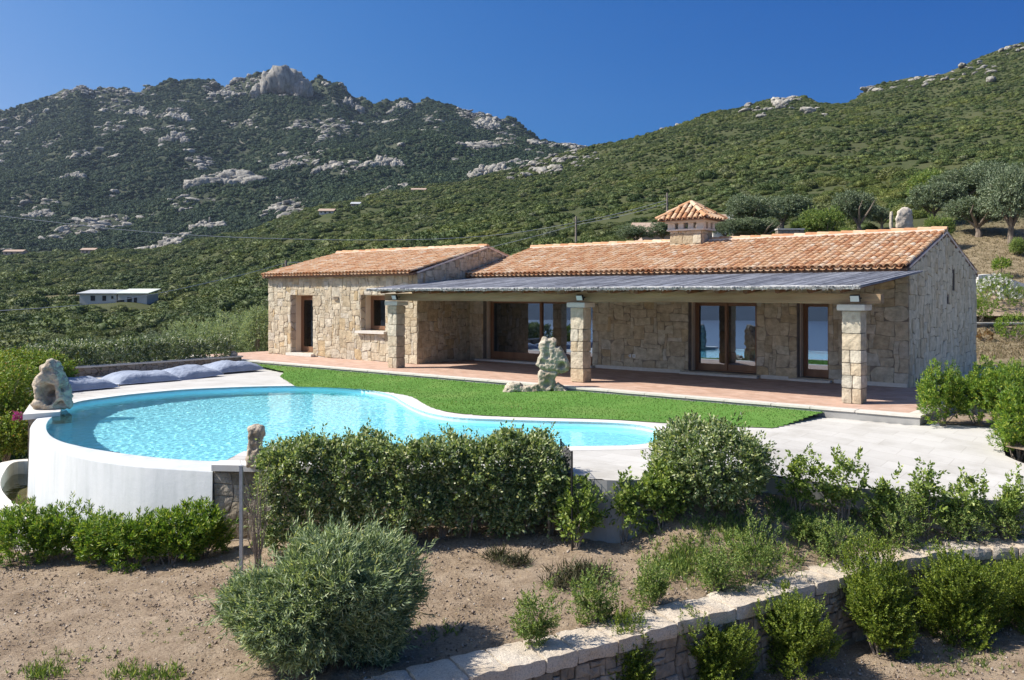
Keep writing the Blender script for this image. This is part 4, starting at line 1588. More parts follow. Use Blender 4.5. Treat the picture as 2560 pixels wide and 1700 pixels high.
def water_sheet(name, loop, z, step, mat, amp=1.0):
    xs = [p[0] for p in loop]
    ys = [p[1] for p in loop]
    nx, ny = int((max(xs) - min(xs)) / step) + 2, int((max(ys) - min(ys)) / step) + 2
    gx = min(xs) - step * .5 + np.arange(nx) * step
    gy = min(ys) - step * .5 + np.arange(ny) * step
    X, Y = np.meshgrid(gx, gy, indexing='ij')
    ins = in_poly(X.ravel(), Y.ravel(), loop).reshape(nx, ny)
    grow = ins.copy()
    grow[1:] |= ins[:-1]
    grow[:-1] |= ins[1:]
    grow[:, 1:] |= ins[:, :-1]
    grow[:, :-1] |= ins[:, 1:]
    idx = -np.ones((nx, ny), int)
    vs = []
    L = [Vector((p[0], p[1], 0)) for p in loop]
    for i in range(nx):
        for j in range(ny):
            if grow[i, j]:
                x, y = X[i, j], Y[i, j]
                if not ins[i, j]:            # pull the border vertices onto the wall line
                    best = None
                    q = Vector((x, y, 0))
                    for k in range(len(L)):
                        a, b = L[k - 1], L[k]
                        ab = b - a
                        t = max(0, min(1, (q - a).dot(ab) / max(ab.length_squared, 1e-9)))
                        c = a + ab * t
                        dd = (q - c).length_squared
                        if best is None or dd < best[0]:
                            best = (dd, c)
                    x, y = best[1].x, best[1].y
                h = .0030 * noise.noise(Vector((x * 2.1, y * 2.1, 0))) + .0040 * noise.noise(Vector((x * 5.5, y * 5.5, 3))) + .0036 * noise.noise(Vector((x * 11.5, y * 11.5, 6)))
                idx[i, j] = len(vs)
                vs.append((x, y, z + amp * h))
    q = [(idx[i, j], idx[i + 1, j], idx[i + 1, j + 1], idx[i, j + 1]) for i in range(nx - 1) for j in range(ny - 1) if min(idx[i, j], idx[i + 1, j], idx[i + 1, j + 1], idx[i, j + 1]) >= 0]
    return link(name, np_mesh(name, vs, q, mat, True))


wat = tag(water_sheet('pool_water', POOL, ZWAT + .002, .031, M_WATER, .8), 'clear rippled water filling the pool', None, None, 'structure')
wat.cycles.is_caustics_caster = True

# lawn outline
lawn_px = [(647, 921), (711, 933), (699, 941), (740, 966.5), (858, 970), (950, 978.5), (1004, 986), (1037, 995), (1059, 1009), (1095, 1024), (1168, 1035), (1277, 1041), (1500, 1047), (1621, 1054), (1744, 1062), (1940, 1069.6), (2093, 1035)]
LZ = -.205
LAWN = [P(a, b, LZ) for a, b in lawn_px]
LAWN = LAWN[:3] + smooth_line(LAWN[3:16], 4) + [LAWN[16]]
LAWN = [H(-25.6, TY + .025)] + LAWN + [H(-1.6, TY + .025)]
for p in LAWN:
    p.z = LZ


def deck_z(x, y):
    return ZDECK - .38 * sstep(3.2, 7, x) * sstep(18.2, 14.2, y)


# deck outline
BUL = [Vector((1.62 + .86 * math.cos(a), 14.02 - .80 * math.sin(a), 0)) for a in np.linspace(0, math.pi, 15)]
FRONT = [Vector((11.5, 13.55, 0)), Vector((9, 13.55, 0)), Vector((7, 13.6, 0)), Vector((5, 13.75, 0)), Vector((3.4, 13.95, 0))] + BUL + [Vector((-1.2, 14.12, 0)), Vector((-4.9, 14.44, 0))]
DECK = [P(57, 1034, ZDECK), P(140, 955, ZDECK), H(-25.9, TY + .04), H(1.7, TY + .04), P(2331, 1060, ZDECK), P(2493, 1067, ZDECK), P(2514, 1116, ZDECK), P(2640, 1140, ZDECK)] + FRONT + [P(559, 1154, ZDECK)] + NEARL[::-1] + FARL[::-1] + [P(150, 1026.5, ZDECK)]
dk = water_sheet('pool_deck', DECK, 0, .22, M_DECK, 0.0)
for v_ in dk.data.vertices:
    v_.co.z = deck_z(v_.co.x, v_.co.y)
tag(dk, 'pale stone paving round the pool', None, None, 'structure')

M_ROUGHFACE = m_island('rough_facing_stone', [(0, (.30, .25, .18)), (.3, (.42, .35, .26)), (.6, (.38, .33, .27)), (.8, (.48, .41, .32)), (1, (.34, .27, .19))], .93, 6, .5, 1.0, .05, 12, .15)
# bearing wall of the deck: rubble stone behind the hedge, smooth grey render round the bulge and to the right
mb = MB()
mb.m = 0
st = [Vector((-4.9, 14.44, 0)), Vector((-1.2, 14.12, 0)), BUL[-1]]
for a, b in zip(st[:-1], st[1:]):
    i0 = Vector((0, .05, 0))
    mb.add([a + i0 + Vector((0, 0, -2.2)), b + i0 + Vector((0, 0, -2.2)), b + i0 + Vector((0, 0, ZDECK - .10)), a + i0 + Vector((0, 0, ZDECK - .10))], [(0, 1, 2, 3)])
a, b = st[0], st[1]
dq = (b - a).normalized()
nq = Vector((dq.y, -dq.x, 0))
facing(mb, lambda u, z, h: a + Vector((0, .05, 0)) + dq * u + nq * h + Vector((0, 0, z)), 0, (b - a).length, -2.0, ZDECK - .11, [], 23, 2, .10, (2, 3, 3, 4), (2, 2, 3, 3))
e = st[0]
mb.add([e + Vector((0, .05, -2.2)), e + Vector((.3, 1.2, -2.2)), e + Vector((.3, 1.2, ZDECK - .1)), e + Vector((0, .05, ZDECK - .1))], [(0, 1, 2, 3)])
mb.m = 1
st = BUL[::-1] + [Vector((3.4, 13.95, 0)), Vector((5, 13.75, 0)), Vector((7, 13.6, 0)), Vector((9, 13.55, 0)), Vector((11.5, 13.55, 0))]
for a, b in zip(st[:-1], st[1:]):
    mb.add([a + Vector((0, 0, -2.0)), b + Vector((0, 0, -2.0)), b + Vector((0, 0, deck_z(b.x, b.y) - .002)), a + Vector((0, 0, deck_z(a.x, a.y) - .002))], [(0, 1, 2, 3)])
M_ROUGHST = m_stone('rough_wall_stone', 2.6, 3.4, [(0, (.26, .22, .16)), (.4, (.34, .28, .20)), (.7, (.30, .26, .21)), (1, (.38, .33, .26))], .07, (.10, .085, .065), .2, .08)
tag(mb.build('deck_wall', [M_JOINT, M_RGREY, M_ROUGHFACE]), 'wall carrying the front edge of the pool deck', None, None, 'structure')
# slab edge over the stone wall
mb = MB()
for a, b in ((Vector((-4.92, 14.40, 0)), Vector((-1.2, 14.08, 0))), (Vector((-1.2, 14.08, 0)), Vector((.74, 13.98, 0)))):
    d = (b - a)
    a2, b2 = a + Vector((0, .42, 0)), b + Vector((0, .42, 0))
    z0, z1 = ZDECK - .095, ZDECK + .006
    mb.hexa([Vector((a.x, a.y, z0)), Vector((b.x, b.y, z0)), Vector((b2.x, b2.y, z0)), Vector((a2.x, a2.y, z0)), Vector((a.x, a.y, z1)), Vector((b.x, b.y, z1)), Vector((b2.x, b2.y, z1)), Vector((a2.x, a2.y, z1))])
tag(mb.build('deck_edge', M_COPING), 'pale stone edging slab of the deck', None, None, 'structure')

# ---- lawn
M_LAWN, nt = new_mat('lawn_ground')
v = coord(nt)
a_ = ramp(nt, tex_noise(nt, v, .55, 6, .6), [(.3, (.085, .19, .034)), (.5, (.11, .225, .046)), (.66, (.145, .245, .058)), (.8, (.19, .235, .078))])
worn = N(nt, 'ShaderNodeAttribute', attribute_name='worn').outputs['Fac']
a_ = mixc(nt, worn, a_, (.20, .17, .075))
finish(nt, a_, .95, tex_noise(nt, v, 60, 4), .6, .03, .1)
step = .25
xs, ys = [p.x for p in LAWN], [p.y for p in LAWN]
def lawn_z(x, y):
    yy = (x - HLOC.x) * .639 + (y - HLOC.y) * .769
    return LZ + .10 * sstep(2.2, .1, TY - yy) * 1.0


lawn = water_sheet('lawn', LAWN, LZ, .16, M_LAWN, 0.0)
for v_ in lawn.data.vertices:
    v_.co.z = lawn_z(v_.co.x, v_.co.y)
tag(lawn, 'bright green lawn between pool and terrace', None, None, 'structure')
at = lawn.data.attributes.new('worn', 'FLOAT', 'POINT')
at.data.foreach_set('value', [0.0] * len(lawn.data.vertices))
M_GRASS = m_leaf('grass_blades', [(0, (.085, .19, .032)), (.4, (.112, .235, .044)), (.75, (.148, .275, .06)), (1, (.25, .30, .11))], .6, .35, .15, big=.42)
M_DRYG = m_leaf('dry_grass_blades', [(0, (.17, .16, .05)), (.5, (.26, .21, .09)), (1, (.16, .20, .05))], .7, .3, .2)
rng = np.random.default_rng(11)
n = 120000
gx, gy = rng.uniform(min(xs), max(xs), n), rng.uniform(min(ys), max(ys), n)
ok = in_poly(gx + rng.normal(size=n) * .025, gy + rng.normal(size=n) * .025, LAWN)
gx, gy = gx[ok], gy[ok]
n = len(gx)
d = unit(rng.normal(size=(n, 3)) * [.5, .5, .12] + [0, 0, 1])
side = unit(np.cross(d, rng.normal(size=(n, 3))))
hgt = rng.uniform(.015, .040, n) * np.where(rng.uniform(0, 1, n) < .04, 1.6, 1.0)
w = rng.uniform(.006, .012, n)
base = np.stack([gx, gy, np.array([lawn_z(a, b) for a, b in zip(gx, gy)])], 1)
V_ = np.stack([base - side * w[:, None], base + side * w[:, None], base + d * hgt[:, None]], 1).reshape(-1, 3)
# the worn corner near the left end of the terrace
wl = np.clip(1.25 - np.linalg.norm(np.stack([gx, gy], 1) - np.array([P(655, 915, LZ)[:2]]), axis=1) / 3.2, 0, 1)
pt = np.array([noise.fractal(Vector((a * .9, b * .9, 2)), .8, 2, 3) for a, b in zip(gx, gy)])
mi = (rng.uniform(0, 1, n) < wl * .8 + np.clip(pt - .25, 0, .5) * .8).astype(int)
lg = link('grass', np_mesh('grass', V_, np.arange(3 * n).reshape(n, 3), [M_GRASS, M_DRYG], False, mi))
tag(lg, 'short mown grass of the lawn', 'grass', None, 'stuff')
mb = MB()
c = [P(a, b, LZ) for a, b in ((667, 920), (705, 918), (756, 922.5), (722, 925.5))]
mb.hexa([p + Vector((0, 0, -.04)) for p in c] + [p + Vector((0, 0, .03)) for p in c])
tag(mb.build('stepping_stone', M_COPING), 'flat white stepping stone lying in the worn corner of the lawn', 'stepping stone')

# drain grate in the paving right of the terrace corner
mb = MB()
c = P(2325, 1060.5, ZDECK)
dg = empty('drain_grate', (c.x, c.y, ZDECK + .003), HRZ)
tag(dg, 'dark rectangular drain grate let into the paving beside the terrace corner', 'drain')
mb.m = 0
for i in range(9):
    mb.box(-.21 + i * .05, -.14, 0, -.185 + i * .05, .14, .008)
mb.box(-.24, -.17, 0, .24, -.14, .009)
mb.box(-.24, .14, 0, .24, .17, .009)
mb.build('grille', M_STEEL, dg)
mb = MB()
mb.box(-.235, -.16, -.002, .235, .16, .001)
mb.build('pit', M_BLACK, dg)

# ---- pedestal pier on the left, slab on top
M_PIER = M_ROUGHST
ped = empty('stone_pier', (P(100, 1033, ZDECK).x, P(100, 1033, ZDECK).y, -2))
tag(ped, 'stone pier with a white slab carrying the holed rock left of the pool', 'pier')
A, B = P(57, 1040, -.25), P(150, 1033, -.25)
C, D = P(158, 1010, -.25), P(74, 1014, -.25)


def prism(mb, pts, z0, z1):
    mb.hexa([Vector((p.x, p.y, z0)) for p in pts] + [Vector((p.x, p.y, z1)) for p in pts])


off = ped.location
mb = MB()
prism(mb, [p - off for p in (A, B, C, D)], -.345 + 2, -.215 + 2)
mb.build('slab', M_COPING, ped)
mb = MB()
a1, b1, c1, d1_ = (p - off for p in (A, B, C, D))
k = Vector((.08, .07, 0))
prism(mb, [a1 + k, b1 + Vector((.25, .07, 0)), c1, d1_ + k], -.4, 2 - .345)
mb.build('pier_body', M_PIER, ped)

# ---- overflow basin at the foot of the white wall
ofb = empty('overflow_basin', (0, 0, 0))
tag(ofb, 'narrow curved overflow channel with a pale rim at the foot of the white pool wall', 'water basin')
zb_ = -1.42
inn_px = [(96, 1153), (34, 1156), (6, 1188), (2, 1218), (22, 1247), (50, 1264), (85, 1277), (120, 1290)]
M_BLINE = m_simple('basin_lining', (.48, .53, .49), (.58, .62, .56), 5, .8)
inn = smooth_line([P(a, b, zb_) for a, b in inn_px], 5)
tail = []
for p in foot[26:]:
    d = (p - cen)
    d.z = 0
    d.normalize()
    tail.append(Vector((p.x + d.x * .42, p.y + d.y * .42, zb_)))
inn = [p for p in inn if True]
line = inn + [q for q in tail if q.x > inn[-1].x + .5]
outl = offset_line(line, -.30)
if (outl[10] - cen).length < (line[10] - cen).length:
    outl = offset_line(line, .30)
nL = len(line)
mb = MB()
mb.add([(p.x, p.y, zb_) for p in line] + [(p.x, p.y, zb_) for p in outl] + [(p.x, p.y, zb_ - .08) for p in outl] + [(p.x, p.y, -2.6) for p in outl], [(i, i + 1, nL + i + 1, nL + i) for i in range(nL - 1)] + [(nL + i, nL + i + 1, 2 * nL + i + 1, 2 * nL + i) for i in range(nL - 1)] + [(2 * nL + i, 2 * nL + i + 1, 3 * nL + i + 1, 3 * nL + i) for i in range(nL - 1)])
mb.build('rim', M_COPING, ofb)
mb = MB()
mb.add([(p.x, p.y, zb_ - .002) for p in line] + [(p.x, p.y, -2.3) for p in line], [(i, i + 1, nL + i + 1, nL + i) for i in range(nL - 1)])
mb.build('channel_wall', M_BLINE, ofb)
WL = [Vector((p.x, p.y, 0)) for p in line] + [Vector((p.x, p.y, 0)) for p in foot[::-1]]
mb = MB()
V_, T_ = poly_mesh(WL, lambda x, y: -2.15)
mb.add(V_, T_)
mb.build('channel_floor', M_BLINE, ofb)
mb = MB()
a, b = P(32, 1156, zb_), P(74, 1156, zb_)
mb.add([(line[-1].x, line[-1].y, -2.6), (line[-1].x, line[-1].y, zb_), (foot[-1].x, foot[-1].y, zb_), (foot[-1].x, foot[-1].y, -2.6)], [(0, 1, 2, 3)])
mb.build('end_wall', M_ROUGHST, ofb)
M_CHWAT, nt = new_mat('channel_water')
tr = N(nt, 'ShaderNodeBsdfTransparent', {'Color': (.62, .68, .60, 1)})
gl = N(nt, 'ShaderNodeBsdfGlossy', {'Color': (1, 1, 1, 1), 'Roughness': .02})
mx = N(nt, 'ShaderNodeMixShader', {0: N(nt, 'ShaderNodeFresnel', {'IOR': 1.33}).outputs[0], 1: tr.outputs[0], 2: gl.outputs[0]})
nt.links.new(mx.outputs[0], nt.nodes.new('ShaderNodeOutputMaterial').inputs[0])
tag(water_sheet('channel_water', WL, -1.72, .06, M_CHWAT, 2.2), 'dark rippled water standing in the overflow channel', None, None, 'structure')

# ---- low wall behind the cushions
wl_ = empty('garden_wall', (0, 0, 0))
tag(wl_, 'low stone garden wall with pale capping behind the floor cushions', 'wall')
a, b = P(120, 950, ZDECK), P(604, 913, ZDECK)
dv = (b - a).normalized()
nv = Vector((-dv.y, dv.x, 0))
if nv.y < 0:
    nv = -nv
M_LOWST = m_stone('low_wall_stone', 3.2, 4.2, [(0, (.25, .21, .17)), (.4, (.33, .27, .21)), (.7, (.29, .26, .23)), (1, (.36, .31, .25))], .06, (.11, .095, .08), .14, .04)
mb = MB()
prism(mb, [a, b, b + nv * .3, a + nv * .3], -.6, .10)
mb.build('wall_body', M_LOWST, wl_)
mb = MB()
prism(mb, [a - nv * .04, b - nv * .04 + dv * .05, b + nv * .36 + dv * .05, a + nv * .36], .10, .155)
mb.build('capping', M_SLAB, wl_)
GW = (a, b, dv, nv)
# ---- floor cushions
M_CUSH, nt = new_mat('denim_cloth')
v = coord(nt)
cc = ramp(nt, tex_noise(nt, v, 3, 6), [(.3, (.25, .285, .355)), (.7, (.345, .38, .455))])
wv = N(nt, 'ShaderNodeTexNoise', {'Vector': mapv(nt, v, (1, 2.5, 1)), 'Scale': 5.0, 'Detail': 5, 'Distortion': 1.2}).outputs[0]
finish(nt, cc, .9, wv, .55, .05, .1)


M_PIPE = m_simple('piping_cloth', (.36, .40, .50), (.42, .46, .56), 9, .9)


def cushion_mesh(seed, L, Wd, Hh):
    n, m = 44, 34
    vs, fs = [], []
    for s in (1, -1):
        for i in range(n + 1):
            for j in range(m + 1):
                u, w = 2 * i / n - 1, 2 * j / m - 1
                pin = 1 - .07 * (1 - abs(u) ** 2) * abs(w) ** 3
                pin2 = 1 - .07 * (1 - abs(w) ** 2) * abs(u) ** 3
                ea, eb = max(0, 1 - abs(u) ** 3.0), max(0, 1 - abs(w) ** 3.0)
                h = Hh * (ea * eb) ** .48
                if s > 0:
                    h *= 1 + .22 * noise.noise(Vector((u * 1.6, w * 1.6, seed))) + .09 * noise.noise(Vector((u * 4, w * 5, seed + 9)))
                    edge = (1 - ea * eb)
                    h += .014 * edge * math.sin(30 * math.atan2(w, u) + 3 * noise.noise(Vector((u * 3, w * 3, seed)))) * (ea * eb > .02)
                    z = h * .62
                else:
                    z = -h * .14
                vs.append((u * L / 2 * pin2, w * Wd / 2 * pin, z + .05))
    o2 = (n + 1) * (m + 1)
    for i in range(n):
        for j in range(m):
            a = i * (m + 1) + j
            fs.append((a, a + m + 1, a + m + 2, a + 1))
            fs.append((o2 + a, o2 + a + 1, o2 + a + m + 2, o2 + a + m + 1))
    return vs, fs


ang = math.atan2(dv.y, dv.x)
specs = [((118 + 60, 975), 2.15, 'blue grey floor cushion lying behind the holed rock, nearest the pool'),
         ((348, 955), 2.05, 'blue grey floor cushion with a sagging crease, second from the holed rock'),
         ((465, 944), 1.95, 'blue grey floor cushion overlapped by the cushion nearest the lawn'),
         ((575, 930), 1.95, 'blue grey floor cushion nearest the lawn, at the end of the row')]
for i, ((px, py), L, lab) in enumerate(specs):
    c = P(px, py, ZDECK)
    vs, fs = cushion_mesh(i * 5.3 + 2, L, 1.45, .50)
    mb = MB()
    mb.add(vs, fs)
    o = mb.build('floor_cushion', M_CUSH, None, True, (c.x, c.y, ZDECK + (.0 if i < 3 else .03)), ang + (.05, -.04, .10, -.03)[i])
    if i == 2:
        o.rotation_euler = (R(2), R(-3), ang + .10)
    tag(o, lab, 'cushion', 'floor cushions on the deck')
    mb = MB()
    rim = []
    for t in np.linspace(0, 8, 129):
        k_ = int(min(7, t)) // 2
        f_ = (t - 2 * k_) - 1
        u, w = ((f_, -1), (1, f_), (-f_, 1), (-1, -f_))[k_]
        rim.append((u * L / 2 * (1 - .07 * (1 - abs(w) ** 2) * abs(u) ** 3), w * 1.45 / 2 * (1 - .07 * (1 - abs(u) ** 2) * abs(w) ** 3), .05 + .012 * noise.noise(Vector((u * 4, w * 4, i)))))
    mb.tube(rim, .016, 6, False)
    mb.build('piping', M_PIPE, o)

# ---- weathered rocks set up as sculptures
M_ROCK, nt = new_mat('weathered_rock')
v = coord(nt)
c1 = ramp(nt, tex_noise(nt, v, 2.6, 8, .65), [(.3, (.33, .25, .17)), (.5, (.52, .44, .34)), (.7, (.66, .59, .48))])
gm = ramp(nt, tex_noise(nt, v, 2.1, 5, .6), [(.44, 0.0), (.60, .85)])
sp = N(nt, 'ShaderNodeSeparateXYZ', {0: v})
hi = math_n(nt, 'MULTIPLY', math_n(nt, 'MULTIPLY', gm, .75), N(nt, 'ShaderNodeAttribute', attribute_name='patina').outputs['Fac'])
c1 = mixc(nt, math_n(nt, 'MULTIPLY', hi, .75), c1, (.50, .50, .42))
pit = ramp(nt, tex_noise(nt, v, 9, 8, .7), [(.3, (.62, .60, .58)), (.6, (1.08, 1.08, 1.08))])
finish(nt, mixc(nt, 1.0, c1, pit, 'MULTIPLY'), .92, tex_noise(nt, v, 8, 9, .72), 1.0, .05, .15)


def rock_mesh(name, balls, voxel, amp, freq, holes=(), patina=None, seed=0.0, mat=None, prisms=()):
    """stones fused into one water-worn piece; holes are scooped hollows (centre, radius, depth)"""
    bm = bmesh.new()
    for (x, y, z, rx, ry, rz, *rot) in balls:
        m = Matrix.Translation((x, y, z)) @ (Matrix.Rotation(rot[0], 4, 'Y') if rot else Matrix()) @ Matrix.Diagonal((rx, ry, rz, 1))
        bmesh.ops.create_icosphere(bm, subdivisions=3, radius=1, matrix=m)
    for (ol, y0, y1) in prisms:
        cx_, cz_ = sum(p[0] for p in ol) / len(ol), sum(p[1] for p in ol) / len(ol)
        ring = []
        for yy, k_ in ((y0, .80), (y0 + (y1 - y0) * .28, 1.0), (y0 + (y1 - y0) * .72, 1.0), (y1, .80)):
            ring.append([bm.verts.new((cx_ + (x - cx_) * k_, yy, cz_ + (z - cz_) * k_)) for x, z in ol])
        nn_ = len(ol)
        for r_ in range(3):
            for t in range(nn_):
                bm.faces.new((ring[r_][t], ring[r_][(t + 1) % nn_], ring[r_ + 1][(t + 1) % nn_], ring[r_ + 1][t]))
        bm.faces.new(ring[0][::-1])
        bm.faces.new(ring[3])
    bmesh.ops.recalc_face_normals(bm, faces=bm.faces)
    me = bpy.data.meshes.new(name + '_raw')
    bm.to_mesh(me)
    bm.free()
    o = bpy.data.objects.new(name + '_raw', me)
    COL.objects.link(o)
    md = o.modifiers.new('fuse', 'REMESH')
    md.mode, md.voxel_size = 'VOXEL', voxel
    sm = o.modifiers.new('soft', 'SMOOTH')
    sm.iterations, sm.factor = 2, .4
    dg_ = bpy.context.evaluated_depsgraph_get()
    m2 = bpy.data.meshes.new_from_object(o.evaluated_get(dg_))
    bpy.data.objects.remove(o)
    m2.name = name
    nn = [v.normal.copy() for v in m2.vertices]
    for v, nrm in zip(m2.vertices, nn):
        p = v.co.copy()
        q = p * freq + Vector((seed, seed * 2, 0))
        d = noise.fractal(q * 1.3, .7, 2.1, 5) * amp * 1.0 + (.28 - abs(noise.noise(q * .55))) * amp * 2.6 + (.25 - abs(noise.noise(q * 1.4 + Vector((4, 0, 9))))) * amp * 1.3
        for (hx, hy, hz_, hr, hd) in holes:
            k = (p - Vector((hx, hy, hz_))).length / hr
            if k < 1.3:
                d -= hd * (1 - sstep(.55, 1.25, k))
        v.co = p + nrm * d
    m2.materials.clear()
    m2.materials.append(mat or M_ROCK)
    for p in m2.polygons:
        p.use_smooth = True
    a = m2.attributes.new('patina', 'FLOAT', 'POINT')
    a.data.foreach_set('value', [patina(v.co) if patina else 0.0 for v in m2.vertices])
    return m2


# lawn sculpture: arm of rock along the grass, waisted upright stone on it
c = P(1372, 985, LZ)
u_ = .00253
ol = lambda pts: [((x - 700) * u_, (725 - y) * u_) for x, y in pts]
upper = ol([(640, 85), (690, 105), (750, 90), (785, 120), (782, 185), (835, 178), (858, 240), (905, 310), (935, 400), (925, 450), (850, 485), (770, 470), (690, 480), (620, 450), (560, 395), (600, 290), (592, 190), (610, 130)])
lower = ol([(600, 440), (690, 455), (790, 450), (815, 475), (770, 545), (770, 610), (730, 680), (640, 740), (575, 735), (575, 640), (590, 560), (580, 500)])
arm = ol([(180, 725), (215, 640), (260, 592), (380, 595), (415, 630), (520, 632), (600, 600), (640, 700), (500, 705), (330, 690), (250, 735)])
foot = ol([(740, 640), (800, 595), (860, 630), (910, 690), (900, 725), (750, 730)])
me = rock_mesh('rock_sculpture', [], .020, .020, 7.5, [(.38, -.20, .82, .11, .16), (-.02, -.2, 1.1, .10, .06), (-.16, -.2, .92, .10, .06), (.03, -.17, 1.42, .09, .05), (-.05, -.17, .32, .10, .06)], lambda q: min(1, max(0, (q.z - .62) * 2.2)) * (.2 + .35 * (q.z < 1.25)), 3, None, [(upper, -.15, .15), (lower, -.13, .14), (arm, -.17, .15), (foot, -.10, .22)])
o = link('rock_sculpture', me, None, (c.x, c.y, LZ - .02), (0, 0, -.12))
tag(o, 'tall waisted weathered rock standing on the lawn in front of the porch', 'rock sculpture')
# holed rock on the pier
c = P(134, 1021, -.215)
u_ = .00374
ol = lambda pts: [((x - 360) * u_, (1352 - y) * u_) for x, y in pts]
main = ol([(300, 1070), (348, 1026), (392, 1045), (408, 1110), (440, 1185), (468, 1250), (474, 1340), (400, 1350), (262, 1356), (250, 1310), (256, 1250), (243, 1185), (262, 1140), (290, 1115)])
me = rock_mesh('holed_rock', [(-.28, -.05, .14, .20, .26, .17), (-.02, -.12, .10, .24, .22, .13)], .024, .038, 5.0, [(-.07, -.24, .47, .17, .26), (-.02, -.28, .30, .14, .24), (.22, -.26, .10, .12, .26), (.27, -.22, .52, .08, .12)], lambda q: min(1, max(0, .3 + q.x * 1.5 + .5 * noise.noise(q * 2))), 8, None, [(main, -.26, .26)])
o = link('holed_rock', me, None, (c.x, c.y, -.225), (0, 0, .15))
tag(o, 'big greenish rock with eye shaped hollows at the left end of the pool', 'rock sculpture')
# small upright stone at the near corner
c = P(640, 1166, ZDECK)
u_ = .00254
ol = lambda pts: [((x - 1640) * u_, (835 - y) * u_) for x, y in pts]
post_ = ol([(1592, 578), (1636, 560), (1688, 572), (1692, 620), (1672, 670), (1670, 725), (1690, 800), (1680, 835), (1585, 835), (1588, 730), (1604, 660)])
lump_ = ol([(1640, 760), (1690, 715), (1735, 702), (1757, 722), (1730, 770), (1705, 835), (1640, 835)])
me = rock_mesh('standing_rock', [], .016, .014, 9, [(.0, -.12, .33, .05, .03)], None, 5, None, [(post_, -.11, .10), (lump_, -.12, .08)])
o = link('standing_rock', me, None, (c.x, c.y, ZDECK - .01))
tag(o, 'small upright weathered stone at the near corner of the pool', 'rock sculpture')
# ------------------------------------------------------------------ garden soil, retaining wall
cop_px = [(1090, 1714, -1.52), (1300, 1662, -1.50), (1444, 1624, -1.47), (1572, 1592, -1.45), (1711, 1552, -1.42), (1850, 1515, -1.38), (1983, 1475, -1.35), (2100, 1443, -1.31), (2207, 1410, -1.28), (2303, 1390, -1.24), (2453, 1370, -1.18), (2640, 1366, -1.15)]
CL = [P(*c) for c in cop_px]
CL = [CL[0] + (CL[0] - CL[1]) * 3] + CL + [CL[-1] + Vector((1.2, .1, .02))]
CLX, CLY, CLZ = np.array([p.x for p in CL]), np.array([p.y for p in CL]), np.array([p.z for p in CL])
DBX = np.array([-30, -14, -12, -9, -5, -2, 0, 1.6, 2.6, 3.5, 5, 8, 12, 20])
DBZ = np.array([-2.6, -2.3, -1.9, -1.62, -1.5, -1.2, -1.12, -1.08, -.55, -.48, -.62, -.80, -.85, -.8])


def soil_z(X, Y):
    X, Y = np.asarray(X, float), np.asarray(Y, float)
    yc = np.interp(X, CLX, CLY)
    yc = np.where(X < CLX[0], CLY[0] + (X - CLX[0]) * .4, yc)
    zc = np.interp(X, CLX, CLZ) - .05
    zc = np.where(X < CLX[1], np.maximum(-1.85, -1.57 + .03 * X), zc)
    zd = np.interp(X, DBX, DBZ)
    yd = 14.0
    s = np.clip((Y - yc - .4) / np.maximum(yd - yc - .4, .5), 0, 1)
    s = s * s * (3 - 2 * s) * .5 + s * .5
    up = zc + (zd - zc) * s
    back = np.clip((Y - 14.3) / .6, 0, 1) * np.clip((X + 9.5) / .5, 0, 1)
    up = up - back * .6
    up = up - np.clip((Y - 16) / 8, 0, 1) * np.clip((-11 - X) / 3, 0, 1) * 1.4
    lo = -2.38 + .02 * X
    k = np.clip(((Y - yc) * .86 - .10) / .16, 0, 1)
    k = np.where(X < CLX[0] - .5, 1, k)
    return lo + (up - lo) * k


gxs = np.concatenate([np.arange(-30, -12, .5), np.arange(-12, 12, .06), np.arange(12, 20, .4)])
gys = np.concatenate([np.arange(4, 7.4, .3), np.arange(7.4, 15.2, .06), np.arange(15.2, 27, .45)])
GX, GY = np.meshgrid(gxs, gys, indexing='ij')
GZ = soil_z(GX, GY)
for i in range(GX.shape[0]):
    if -12.5 < gxs[i] < 12.5:
        for j in range(GX.shape[1]):
            if gys[j] < 15.3:
                q = Vector((gxs[i], gys[j], 0))
                GZ[i, j] += .035 * noise.noise(q * 1.3) + .022 * noise.fractal(q * 5, .8, 2.0, 4) + .012 * noise.noise(q * 17)
M_SOIL, nt = new_mat('garden_soil')
v = coord(nt)
a_ = ramp(nt, tex_noise(nt, v, 2.0, 8, .65), [(.28, (.225, .163, .108)), (.5, (.345, .262, .182)), (.72, (.445, .352, .255))])
b_ = ramp(nt, tex_noise(nt, v, 28, 6, .75), [(.3, (.55, .52, .50)), (.52, (1, 1, 1)), (.75, (1.22, 1.2, 1.18))])
hgt_ = math_n(nt, 'ADD', tex_noise(nt, v, 22, 8, .75), math_n(nt, 'MULTIPLY', tex_noise(nt, v, 70, 5, .7), .5))
finish(nt, mixc(nt, 1.0, a_, b_, 'MULTIPLY'), .97, hgt_, 1.0, .035, .1)
tag(link('garden_soil', grid_mesh('garden_soil', GX, GY, GZ, M_SOIL)), 'bare brown garden soil sloping below the pool', None, None, 'structure')
